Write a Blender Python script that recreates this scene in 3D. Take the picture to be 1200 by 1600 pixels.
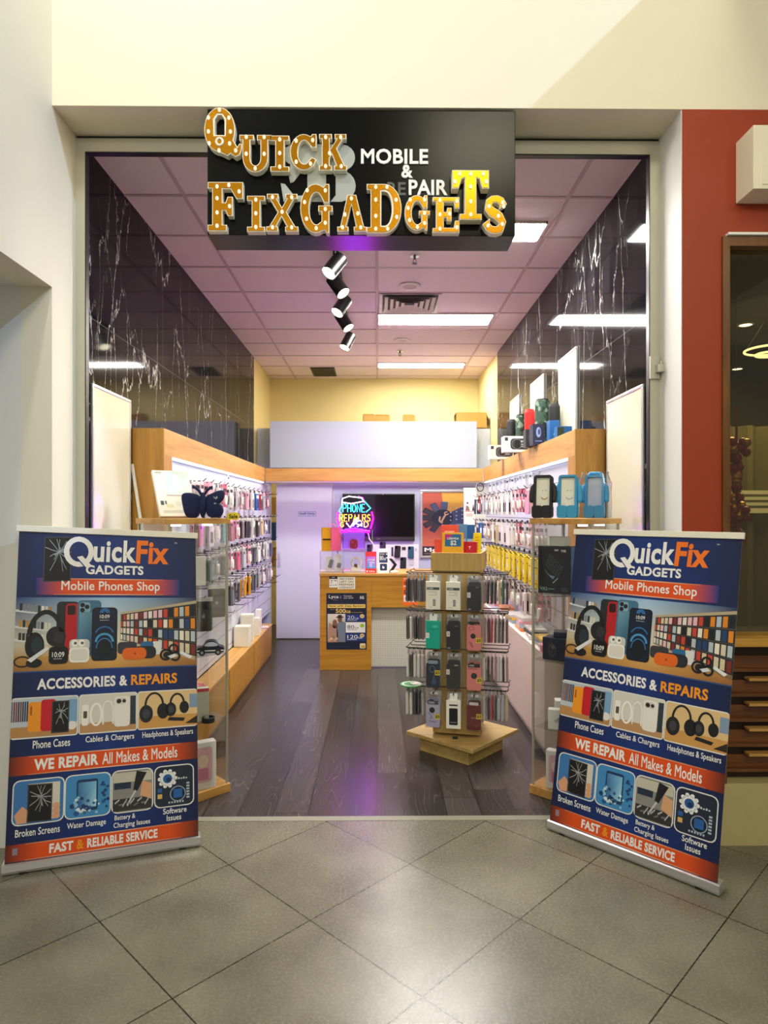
import bpy, bmesh, math, random
from mathutils import Vector, Matrix
from mathutils.geometry import tessellate_polygon
random.seed(7)
for o in list(bpy.data.objects):
    bpy.data.objects.remove(o)
SC = bpy.context.scene
COL = SC.collection
PI = math.pi
R = math.radians

# ------------------------------------------------------------------ camera
FPX, CX, CY, YAW, EYE = 1028.0, 600.0, 801.0, R(0.557), 1.648
cam = bpy.data.objects.new('camera', bpy.data.cameras.new('camera'))
COL.objects.link(cam)
cam.location = (0, 0, EYE)
cam.rotation_euler = (PI / 2, 0, -YAW)
cam.data.sensor_fit = 'VERTICAL'
cam.data.sensor_height = 36.0
cam.data.lens = 36.0 * FPX / 1600.0
cam.data.shift_y = 1.0 / 1600.0
cam.data.clip_start = 0.05
SC.camera = cam

# ------------------------------------------------------------------ colour management, world, lights
SC.view_settings.view_transform = 'Standard'
SC.view_settings.look = 'None'
SC.view_settings.gamma = 1.0
SC.view_settings.use_curve_mapping = False
SC.view_settings.exposure = 0.2

def H(h):
    h = h.lstrip('#')
    out = []
    for i in (0, 2, 4):
        c = int(h[i:i + 2], 16) / 255.0
        out.append(c / 12.92 if c <= 0.04045 else ((c + 0.055) / 1.055) ** 2.4)
    return (out[0], out[1], out[2], 1.0)

W = bpy.data.worlds.new('mall_daylight')
SC.world = W
W.use_nodes = True
W.node_tree.nodes['Background'].inputs[0].default_value = (1.0, 0.95, 0.84, 1)
W.node_tree.nodes['Background'].inputs[1].default_value = 0.25

def lamp(name, kind, loc, energy, col=(1, 1, 1), size=None, size_y=None, aim=None, **kw):
    d = bpy.data.lights.new(name, kind)
    d.energy = energy
    d.color = col[:3]
    if kind == 'AREA':
        d.size = size
        if size_y:
            d.shape = 'RECTANGLE'
            d.size_y = size_y
    elif size is not None:
        d.shadow_soft_size = size
    for k, v in kw.items():
        setattr(d, k, v)
    o = bpy.data.objects.new(name, d)
    COL.objects.link(o)
    o.location = loc
    if aim is not None:
        o.rotation_euler = (Vector(aim) - Vector(loc)).to_track_quat('-Z', 'Y').to_euler()
    return o

# mall lamps above and behind the viewer, with two added fills
lamp('mall_ceiling_light', 'AREA', (1.4, -2.3, 6.6), 92, (1.0, 0.91, 0.64), 1.3, 0.9, aim=(-0.2, 3.25, 1.6))
lamp('front_fill_light', 'AREA', (-0.8, -5.2, 4.6), 150, (1.0, 0.95, 0.82), 2.6, 1.2, aim=(0.0, 3.2, 1.2))  # added frontal fill to brighten the banners
lamp('right_fill_light', 'AREA', (2.9, -0.6, 4.28), 30, (1.0, 0.90, 0.66), 0.9, 0.9, aim=(2.6, 3.2, 2.4))  # added fill for the right side that the slab shades
lamp('mall_downlight', 'AREA', (-1.1, 1.4, 5.7), 34, (1.0, 0.95, 0.82), 0.15, 0.15, aim=(-1.3, 3.0, 1.0))
# skylight above the added shadow slab on the right
lamp('mall_skylight', 'AREA', (7.7, -1.5, 10.4), 620, (0.40, 0.60, 1.0), 0.15, 0.15, aim=(0.0, 3.2, 4.0))

# ------------------------------------------------------------------ helpers
def ray(px, py):
    u, v = (px - CX) / FPX, (CY - py) / FPX
    s, c = math.sin(YAW), math.cos(YAW)
    return (c * u + s, -s * u + c, v)
def atY(px, py, Y):
    d = ray(px, py); t = Y / d[1]
    return Vector((d[0] * t, Y, EYE + d[2] * t))
def atX(px, py, X):
    d = ray(px, py); t = X / d[0]
    return Vector((X, d[1] * t, EYE + d[2] * t))
def atZ(px, py, Z):
    d = ray(px, py); t = (Z - EYE) / d[2]
    return Vector((d[0] * t, d[1] * t, Z))

class MB:
    """collects geometry, then links it as one mesh object"""
    def __init__(s, M=None):
        s.v, s.f, s.m, s.c, s.M = [], [], [], [], M or Matrix()
        s.smooth = False
    def add(s, verts, faces, mat=0, col=None):
        b = len(s.v)
        s.v += [s.M @ Vector(p) for p in verts]
        for f in faces:
            s.f.append([b + i for i in f]); s.m.append(mat); s.c.append(col)
        return s
    def box(s, a, b, mat=0, col=None):
        x0, y0, z0 = [min(a[i], b[i]) for i in range(3)]
        x1, y1, z1 = [max(a[i], b[i]) for i in range(3)]
        return s.add([(x0, y0, z0), (x1, y0, z0), (x1, y1, z0), (x0, y1, z0), (x0, y0, z1), (x1, y0, z1), (x1, y1, z1), (x0, y1, z1)],
                     [(0, 3, 2, 1), (4, 5, 6, 7), (0, 1, 5, 4), (1, 2, 6, 5), (2, 3, 7, 6), (3, 0, 4, 7)], mat, col)
    def quad(s, pts, mat=0, col=None):
        return s.add(pts, [tuple(range(len(pts)))], mat, col)
    def prism(s, poly, z0, z1, mat=0, axis='z', col=None, holes=(), capmat=None):
        """poly: 2D outline (+holes) extruded; axis 'z': (x,y)->(x,y,z); 'y': (x,z) with depth y; 'x': (y,z) with depth x"""
        def P(p, d):
            return (p[0], p[1], d) if axis == 'z' else ((p[0], d, p[1]) if axis == 'y' else (d, p[0], p[1]))
        rings = [list(poly)] + [list(h) for h in holes]
        flat = [p for r in rings for p in r]
        tris = tessellate_polygon([[Vector((p[0], p[1], 0)) for p in r] for r in rings])
        n = len(flat)
        cm = mat if capmat is None else capmat
        s.add([P(p, z0) for p in flat], [tuple(reversed(t)) for t in tris], mat, col)
        s.add([P(p, z1) for p in flat], tris, cm, col)
        for r in rings:
            k = len(r)
            vs = [P(p, z0) for p in r] + [P(p, z1) for p in r]
            s.add(vs, [(i, (i + 1) % k, k + (i + 1) % k, k + i) for i in range(k)], mat, col)
        return s
    def cyl(s, a, b, r0, r1=None, n=16, mat=0, caps=True, col=None):
        a, b = Vector(a), Vector(b)
        r1 = r0 if r1 is None else r1
        d = (b - a).normalized()
        t = Vector((1, 0, 0)) if abs(d.x) < 0.9 else Vector((0, 1, 0))
        u = d.cross(t).normalized(); w = d.cross(u)
        vs = []
        for c, r in ((a, r0), (b, r1)):
            vs += [c + (u * math.cos(2 * PI * i / n) + w * math.sin(2 * PI * i / n)) * r for i in range(n)]
        fs = [(i, (i + 1) % n, n + (i + 1) % n, n + i) for i in range(n)]
        if caps:
            fs += [tuple(reversed(range(n))), tuple(range(n, 2 * n))]
        return s.add(vs, fs, mat, col)
    def tube(s, pts, r, n=8, mat=0, closed=False, col=None):
        pts = [Vector(p) for p in pts]
        k = len(pts); vs = []; up = None
        for i, p in enumerate(pts):
            a = pts[(i - 1) % k] if (closed or i) else p
            b = pts[(i + 1) % k] if (closed or i < k - 1) else p
            d = (b - a).normalized()
            if up is None:
                t = Vector((0, 0, 1)) if abs(d.z) < 0.9 else Vector((1, 0, 0))
                up = (t - d * t.dot(d)).normalized()
            else:
                up = (up - d * up.dot(d))
                up = up.normalized() if up.length > 1e-6 else Vector((0, 0, 1))
            w = d.cross(up)
            vs += [p + (up * math.cos(2 * PI * j / n) + w * math.sin(2 * PI * j / n)) * r for j in range(n)]
        fs = []
        for i in range(k if closed else k - 1):
            q = (i + 1) % k
            fs += [(i * n + j, i * n + (j + 1) % n, q * n + (j + 1) % n, q * n + j) for j in range(n)]
        if not closed:
            fs += [tuple(range(n)), tuple((k - 1) * n + j for j in reversed(range(n)))]
        return s.add(vs, fs, mat, col)
    def lathe(s, prof, c=(0, 0, 0), n=24, mat=0, col=None):
        vs = []; k = len(prof)
        for i in range(n):
            a = 2 * PI * i / n
            vs += [(c[0] + r * math.cos(a), c[1] + r * math.sin(a), c[2] + z) for r, z in prof]
        fs = []
        for i in range(n):
            q = (i + 1) % n
            fs += [(i * k + j, q * k + j, q * k + j + 1, i * k + j + 1) for j in range(k - 1)]
        return s.add(vs, fs, mat, col)
    def ball(s, c, rx, ry=None, rz=None, n=12, mat=0, col=None):
        ry = rx if ry is None else ry; rz = rx if rz is None else rz
        h = n // 2; vs = []; fs = []
        for i in range(h + 1):
            t = PI * i / h
            for j in range(n):
                a = 2 * PI * j / n
                vs.append((c[0] + rx * math.sin(t) * math.cos(a), c[1] + ry * math.sin(t) * math.sin(a), c[2] + rz * math.cos(t)))
        for i in range(h):
            fs += [(i * n + j, (i + 1) * n + j, (i + 1) * n + (j + 1) % n, i * n + (j + 1) % n) for j in range(n)]
        return s.add(vs, fs, mat, col)
    def mesh(s, name, mats):
        me = bpy.data.meshes.new(name)
        me.from_pydata([tuple(p) for p in s.v], [], s.f)
        for m in (mats if isinstance(mats, (list, tuple)) else [mats]):
            me.materials.append(m)
        me.polygons.foreach_set('material_index', s.m)
        if any(c is not None for c in s.c):
            at = me.color_attributes.new('Col', 'FLOAT_COLOR', 'CORNER')
            data = []
            for p, c in zip(me.polygons, s.c):
                if c is None:
                    c = (0.8, 0.8, 0.8, 1)
                if isinstance(c, list):
                    for q in c:
                        data += list(q)
                else:
                    data += list(c) * p.loop_total
            at.data.foreach_set('color', data)
        if s.smooth:
            me.polygons.foreach_set('use_smooth', [True] * len(me.polygons))
            me.set_sharp_from_angle(angle=R(38))
        me.update()
        return me
    def build(s, name, mats, parent=None, bevel=0.0, seg=2, loc=None, rot=None):
        o = bpy.data.objects.new(name, s.mesh(name, mats))
        COL.objects.link(o)
        if parent is not None:
            o.parent = parent
        if loc is not None:
            o.location = loc
        if rot is not None:
            o.rotation_euler = rot
        if bevel:
            b = o.modifiers.new('edge', 'BEVEL'); b.width = bevel; b.segments = seg; b.limit_method = 'ANGLE'; b.angle_limit = R(40)
        return o

def tag(o, label, cat, group=None):
    o['label'] = label; o['category'] = cat
    if group:
        o['group'] = group
    return o
def thing(name, label, cat, loc=(0, 0, 0), rz=0.0, group=None):
    o = bpy.data.objects.new(name, None)
    COL.objects.link(o)
    o.empty_display_size = 0.05
    o.location = loc; o.rotation_euler = (0, 0, rz)
    return tag(o, label, cat, group)
def struct(o, label=None):
    o['kind'] = 'structure'
    if label:
        o['label'] = label
    return o
def stuff(o):
    o['kind'] = 'stuff'
    return o
def dup(root, loc=None, rot=None, label=None, group=None, color=None):
    r = root.copy(); COL.objects.link(r)
    if loc is not None: r.location = loc
    if rot is not None: r.rotation_euler = rot
    if label: r['label'] = label
    if group: r['group'] = group
    if color is not None: r.color = color
    for ch in root.children:
        c = ch.copy(); COL.objects.link(c); c.parent = r
        for g in ch.children:
            d = g.copy(); COL.objects.link(d); d.parent = c
    return r

def rr(w, h, r, n=4, cx=0.0, cy=0.0):
    """rounded rectangle outline centred on cx, cy"""
    r = min(r, w / 2 - 1e-5, h / 2 - 1e-5)
    out = []
    for k, (sx, sy) in enumerate(((1, -1), (1, 1), (-1, 1), (-1, -1))):
        x, y = cx + sx * (w / 2 - r), cy + sy * (h / 2 - r)
        for i in range(n + 1):
            a = -PI / 2 + k * PI / 2 + (PI / 2) * i / n
            out.append((x + r * math.cos(a), y + r * math.sin(a)))
    return out
def ell(cx, cy, rx, ry, a0=0, a1=360, n=24):
    full = abs(a1 - a0) >= 360
    k = n if full else n + 1
    return [(cx + rx * math.cos(R(a0 + (a1 - a0) * i / n)), cy + ry * math.sin(R(a0 + (a1 - a0) * i / n))) for i in range(k)]

# ------------------------------------------------------------------ materials
MAT = {}
def nm(name):
    m = bpy.data.materials.new(name); m.use_nodes = True
    nt = m.node_tree
    return m, nt, nt.nodes['Principled BSDF']
def plain(name, col, rough=0.5, metal=0.0, spec=0.5, var=0.0, bump=0.0, scale=40.0, coat=0.0):
    m, nt, b = nm(name)
    c = H(col) if isinstance(col, str) else tuple(col) + ((1,) if len(col) == 3 else ())
    b.inputs['Base Color'].default_value = c
    b.inputs['Roughness'].default_value = rough
    b.inputs['Metallic'].default_value = metal
    b.inputs['Specular IOR Level'].default_value = spec
    b.inputs['Coat Weight'].default_value = coat
    if var or bump:
        tc = nt.nodes.new('ShaderNodeTexCoord'); n = nt.nodes.new('ShaderNodeTexNoise')
        n.inputs['Scale'].default_value = scale; n.inputs['Detail'].default_value = 5
        nt.links.new(tc.outputs['Object'], n.inputs['Vector'])
        if var:
            mx = nt.nodes.new('ShaderNodeMix'); mx.data_type = 'RGBA'
            mx.inputs['A'].default_value = tuple(x * (1 - var) for x in c[:3]) + (1,)
            mx.inputs['B'].default_value = tuple(min(1, x * (1 + var)) for x in c[:3]) + (1,)
            nt.links.new(n.outputs['Fac'], mx.inputs['Factor'])
            nt.links.new(mx.outputs['Result'], b.inputs['Base Color'])
        if bump:
            bp = nt.nodes.new('ShaderNodeBump'); bp.inputs['Strength'].default_value = bump; bp.inputs['Distance'].default_value = 0.002
            nt.links.new(n.outputs['Fac'], bp.inputs['Height']); nt.links.new(bp.outputs['Normal'], b.inputs['Normal'])
    MAT[name] = m
    return m
def emis(name, col, strength):
    m, nt, b = nm(name)
    c = H(col)
    b.inputs['Base Color'].default_value = (0.02, 0.02, 0.02, 1)
    b.inputs['Emission Color'].default_value = c
    b.inputs['Emission Strength'].default_value = strength
    MAT[name] = m
    return m
def N(nt, t, **kw):
    n = nt.nodes.new(t)
    for k, v in kw.items():
        if k in n.inputs: n.inputs[k].default_value = v
        else: setattr(n, k, v)
    return n
def math_node(nt, op, a, b=None, clamp=False):
    n = nt.nodes.new('ShaderNodeMath'); n.operation = op; n.use_clamp = clamp
    for i, x in enumerate((a, b)):
        if x is None: continue
        if isinstance(x, (int, float)): n.inputs[i].default_value = x
        else: nt.links.new(x, n.inputs[i])
    return n.outputs[0]
def ramp(nt, fac, stops):
    r = nt.nodes.new('ShaderNodeValToRGB')
    e = r.color_ramp.elements
    e[0].position, e[0].color = stops[0]
    e[1].position, e[1].color = stops[-1]
    for p, c in stops[1:-1]:
        q = e.new(p); q.color = c
    nt.links.new(fac, r.inputs['Fac'])
    return r.outputs['Color']
def mixc(nt, fac, a, b):
    mx = nt.nodes.new('ShaderNodeMix'); mx.data_type = 'RGBA'
    if isinstance(fac, (int, float)): mx.inputs['Factor'].default_value = fac
    else: nt.links.new(fac, mx.inputs['Factor'])
    for k, x in (('A', a), ('B', b)):
        if isinstance(x, tuple): mx.inputs[k].default_value = x
        else: nt.links.new(x, mx.inputs[k])
    return mx.outputs['Result']

def wood(name, light, dark, axis='y', rough=0.42, scale=1.0, plank=0.0):
    m, nt, b = nm(name)
    tc = N(nt, 'ShaderNodeTexCoord'); mp = N(nt, 'ShaderNodeMapping')
    sc = [16, 16, 16]; sc['xyz'.index(axis)] = 1.3
    mp.inputs['Scale'].default_value = [x * scale for x in sc]
    nt.links.new(tc.outputs['Object'], mp.inputs['Vector'])
    n1 = N(nt, 'ShaderNodeTexNoise', Scale=1.2, Detail=6.0, Roughness=0.62, Distortion=0.9)
    nt.links.new(mp.outputs['Vector'], n1.inputs['Vector'])
    c = ramp(nt, n1.outputs['Fac'], [(0.28, H(dark)), (0.5, tuple((H(light)[i] + H(dark)[i]) / 2 for i in range(3)) + (1,)), (0.72, H(light))])
    n2 = N(nt, 'ShaderNodeTexNoise', Scale=1.1, Detail=2.0)
    nt.links.new(tc.outputs['Object'], n2.inputs['Vector'])
    c = mixc(nt, math_node(nt, 'MULTIPLY', n2.outputs['Fac'], 0.45), c, H(dark))
    nt.links.new(c, b.inputs['Base Color'])
    b.inputs['Roughness'].default_value = rough
    MAT[name] = m
    return m
wood('oak', '#e3b569', '#b5803a', 'y')
wood('oak_z', '#d2a04a', '#a26f24', 'z')
wood('oak_x', '#dcae62', '#b07c38', 'x')
wood('counter_oak', '#cf9a35', '#a06c16', 'x')
wood('pale_ply', '#d2b473', '#ad8a4a', 'z', 0.5)
wood('pale_ply_x', '#cbb070', '#a3864a', 'x', 0.5)
wood('walnut', '#8a5528', '#4c2a12', 'x', 0.4)
wood('frame_brown', '#8a5a22', '#4f2e10', 'z', 0.35)
wood('sill_oak', '#d8a84a', '#b98530', 'x', 0.4)
plain('cream_paint', '#e9e2cb', 0.62, var=0.02, scale=3.0, bump=0.05)
plain('white_paint', '#e2e2dd', 0.55, var=0.015, scale=3.0)
plain('yellow_paint', '#dcc98a', 0.6, var=0.02, scale=4.0)
plain('brick_red_paint', '#98330a', 0.55, var=0.05, scale=12.0, bump=0.1)
plain('plinth_stone', '#b9ac78', 0.6, var=0.08, scale=14.0)
plain('aluminium', '#b9b6a4', 0.42, 0.55, var=0.05, scale=20)
plain('silver', '#d5d6d8', 0.3, 0.8)
plain('white_bar', '#e9e6d6', 0.35)
plain('panel_white', '#bcc6d6', 0.4)
plain('panel_grey', '#c6cabd', 0.5)
plain('door_white', '#d5dae2', 0.4)
plain('laminate_pink', '#ecd9d4', 0.4)
plain('board_cream', '#e6e3cf', 0.18, coat=0.3)
plain('black_satin', '#101012', 0.35)
plain('black_rubber', '#17171a', 0.6)
plain('black_gloss', '#050608', 0.22, spec=0.25)
plain('sign_black', '#040504', 0.22, spec=0.13)
plain('grey_letter', '#9fa49d', 0.5)
plain('white_letter', '#e9ebe6', 0.45)
plain('ghost_letter', '#4d5048', 0.5)
plain('marquee_white', '#efe7d0', 0.45)
plain('marquee_gold', '#a8720f', 0.26, 0.95)
plain('navy_plush', '#151d4a', 0.85, var=0.2, bump=0.5, scale=160)
plain('cardboard', '#c59a4c', 0.75, var=0.06, scale=20)
plain('white_plastic', '#ecebe6', 0.4)
plain('blue_foam', '#2f93c6', 0.55, var=0.04, scale=60)
plain('black_foam', '#15151a', 0.6)
plain('hook_metal', '#26262b', 0.35, 0.6)
plain('chrome', '#c9ccd0', 0.18, 1.0)
plain('curtain', '#6d6440', 0.8, var=0.1, scale=8)
plain('dark_room', '#6a6132', 0.7)
plain('threshold', '#8d8b7c', 0.5, var=0.05, scale=30)
plain('pouch_card', '#a9a9a6', 0.3)
plain('mesh_panel', '#d9dad0', 0.55)
plain('brown_dark', '#2a160a', 0.5)
plain('plastic_red', '#c01818', 0.4)
plain('vent_white', '#d9d0cc', 0.5)
plain('vent_dark', '#2c2a2c', 0.6)
emis('troffer', '#fffaf2', 85.0)
emis('led_strip', '#dfe8ff', 2.6)
emis('lens_glow', '#fff3d0', 12.0)
emis('bulb_glow', '#fff0cf', 1.0)
emis('downlight_glow', '#fff6dd', 8.0)
emis('ring_glow', '#fff2c4', 3.0)
emis('neon_cyan', '#35e6ff', 3.2)
emis('neon_yellow', '#ffb52a', 3.5)
emis('neon_pink', '#ff0078', 60.0)
emis('neon_purple', '#b400ff', 215.0)
emis('neon_white', '#f4f4ff', 4)
emis('neon_blue', '#2808ff', 25.0)

def attr_mat(name, rough, coat=0.0):
    m, nt, b = nm(name)
    a = N(nt, 'ShaderNodeAttribute'); a.attribute_name = 'Col'
    nt.links.new(a.outputs['Color'], b.inputs['Base Color'])
    b.inputs['Roughness'].default_value = rough; b.inputs['Coat Weight'].default_value = coat
    MAT[name] = m
attr_mat('print', 0.45)
attr_mat('gloss_print', 0.55)
def objcol_mat(name, rough, coat=0.0):
    m, nt, b = nm(name)
    a = N(nt, 'ShaderNodeObjectInfo')
    nt.links.new(a.outputs['Color'], b.inputs['Base Color'])
    b.inputs['Roughness'].default_value = rough; b.inputs['Coat Weight'].default_value = coat
    MAT[name] = m
objcol_mat('tinted', 0.35, 0.2)
def glass(name, tint, base=0.06, rough=0.02):
    m, nt, b = nm(name)
    nt.nodes.remove(b)
    t = N(nt, 'ShaderNodeBsdfTransparent'); t.inputs[0].default_value = tint
    g = N(nt, 'ShaderNodeBsdfGlossy', Roughness=rough)
    lw = N(nt, 'ShaderNodeLayerWeight', Blend=0.25)
    f = math_node(nt, 'ADD', math_node(nt, 'MULTIPLY', lw.outputs['Fresnel'], 0.45), base, True)
    mx = N(nt, 'ShaderNodeMixShader')
    nt.links.new(f, mx.inputs[0]); nt.links.new(t.outputs[0], mx.inputs[1]); nt.links.new(g.outputs[0], mx.inputs[2])
    nt.links.new(mx.outputs[0], nt.nodes['Material Output'].inputs['Surface'])
    MAT[name] = m
glass('clear_glass', (0.985, 0.99, 0.985, 1), 0.015)
glass('acrylic', (0.98, 0.98, 0.985, 1), 0.03, 0.05)
glass('sleeve', (0.93, 0.93, 0.94, 1), 0.08, 0.12)
glass('shop_glass', (0.62, 0.60, 0.45, 1), 0.05, 0.02)
glass('orange_clear', (1.0, 0.80, 0.40, 1), 0.06, 0.1)
glass('pink_clear', (1.0, 0.66, 0.84, 1), 0.06, 0.1)
glass('purple_clear', (0.86, 0.72, 1.0, 1), 0.06, 0.1)

def marble():
    m, nt, b = nm('black_marble')
    tc = N(nt, 'ShaderNodeTexCoord')
    mp = N(nt, 'ShaderNodeMapping'); mp.inputs['Scale'].default_value = (1, 2.3, 0.55)
    nt.links.new(tc.outputs['Object'], mp.inputs['Vector'])
    n = N(nt, 'ShaderNodeTexNoise', Scale=2.6, Detail=7.0, Roughness=0.6)
    nt.links.new(mp.outputs['Vector'], n.inputs['Vector'])
    add = N(nt, 'ShaderNodeVectorMath', operation='MULTIPLY_ADD')
    nt.links.new(n.outputs['Color'], add.inputs[0]); add.inputs[1].default_value = (0.5, 0.5, 0.5)
    nt.links.new(mp.outputs['Vector'], add.inputs[2])
    tot = None
    for sc, w, br in ((0.8, 0.006, 0.36), (1.7, 0.007, 0.46)):
        v = N(nt, 'ShaderNodeTexVoronoi', feature='DISTANCE_TO_EDGE', Scale=sc)
        nt.links.new(add.outputs[0], v.inputs['Vector'])
        line = math_node(nt, 'SUBTRACT', 1.0, math_node(nt, 'DIVIDE', v.outputs['Distance'], w), True)
        n2 = N(nt, 'ShaderNodeTexNoise', Scale=1.2 + sc * .5, Detail=2.0)
        nt.links.new(tc.outputs['Object'], n2.inputs['Vector'])
        k = math_node(nt, 'MULTIPLY', math_node(nt, 'SUBTRACT', n2.outputs['Fac'], br), 7.0, True)
        x = math_node(nt, 'MULTIPLY', line, k)
        tot = x if tot is None else math_node(nt, 'ADD', tot, x, True)
    # panel joints
    sep = N(nt, 'ShaderNodeSeparateXYZ'); nt.links.new(tc.outputs['Object'], sep.inputs[0])
    j1 = math_node(nt, 'LESS_THAN', math_node(nt, 'ABSOLUTE', math_node(nt, 'SUBTRACT', sep.outputs['Z'], 2.72)), 0.002)
    jy = math_node(nt, 'PINGPONG', math_node(nt, 'SUBTRACT', sep.outputs['Y'], 3.6), 0.62)
    j2 = math_node(nt, 'LESS_THAN', jy, 0.002)
    n3 = N(nt, 'ShaderNodeTexNoise', Scale=5.0, Detail=6.0)
    nt.links.new(mp.outputs['Vector'], n3.inputs['Vector'])
    base = ramp(nt, n3.outputs['Fac'], [(0.3, (0.004, 0.004, 0.006, 1)), (0.8, (0.022, 0.021, 0.024, 1))])
    c = mixc(nt, math_node(nt, 'MULTIPLY', tot, 0.9), base, (0.62, 0.62, 0.58, 1))
    c = mixc(nt, math_node(nt, 'MULTIPLY', math_node(nt, 'MAXIMUM', j1, j2), 0.35), c, (0.25, 0.25, 0.24, 1))
    nt.links.new(c, b.inputs['Base Color'])
    b.inputs['Roughness'].default_value = 0.06; b.inputs['IOR'].default_value = 1.16
    MAT['black_marble'] = m
marble()

def tile_floor():
    m, nt, b = nm('mall_tile')
    tc = N(nt, 'ShaderNodeTexCoord'); sep = N(nt, 'ShaderNodeSeparateXYZ')
    nt.links.new(tc.outputs['Object'], sep.inputs[0])
    X = math_node(nt, 'SUBTRACT', sep.outputs['X'], 0.152); Y = math_node(nt, 'SUBTRACT', sep.outputs['Y'], 2.238)
    s = 0.7071
    a = math_node(nt, 'MULTIPLY', math_node(nt, 'ADD', X, Y), s)
    c = math_node(nt, 'MULTIPLY', math_node(nt, 'SUBTRACT', X, Y), s)
    d = math_node(nt, 'MINIMUM', math_node(nt, 'PINGPONG', a, 0.3), math_node(nt, 'PINGPONG', c, 0.3))
    grout = math_node(nt, 'LESS_THAN', d, 0.0026)
    cell = N(nt, 'ShaderNodeCombineXYZ')
    nt.links.new(math_node(nt, 'FLOOR', math_node(nt, 'DIVIDE', a, 0.6)), cell.inputs[0])
    nt.links.new(math_node(nt, 'FLOOR', math_node(nt, 'DIVIDE', c, 0.6)), cell.inputs[1])
    wn = N(nt, 'ShaderNodeTexWhiteNoise'); nt.links.new(cell.outputs[0], wn.inputs['Vector'])
    n1 = N(nt, 'ShaderNodeTexNoise', Scale=90.0, Detail=6.0, Roughness=0.75)
    n2 = N(nt, 'ShaderNodeTexNoise', Scale=3.0, Detail=5.0, Roughness=0.6)
    for n in (n1, n2): nt.links.new(tc.outputs['Object'], n.inputs['Vector'])
    f = math_node(nt, 'ADD', math_node(nt, 'MULTIPLY', n1.outputs['Fac'], 0.3), math_node(nt, 'MULTIPLY', n2.outputs['Fac'], 0.7))
    col = ramp(nt, f, [(0.33, H('#5f5c4d')), (0.67, H('#85826f'))])
    col = mixc(nt, math_node(nt, 'MULTIPLY', wn.outputs['Value'], 0.22), col, H('#565446'))
    col = mixc(nt, grout, col, H('#1e1c17'))
    nt.links.new(col, b.inputs['Base Color'])
    ro = math_node(nt, 'ADD', math_node(nt, 'MULTIPLY', n1.outputs['Fac'], 0.14), 0.2)
    nt.links.new(ro, b.inputs['Roughness'])
    bp = N(nt, 'ShaderNodeBump', Strength=0.06, Distance=0.002)
    nt.links.new(math_node(nt, 'SUBTRACT', n1.outputs['Fac'], grout), bp.inputs['Height']); nt.links.new(bp.outputs['Normal'], b.inputs['Normal'])
    MAT['mall_tile'] = m
tile_floor()

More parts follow.
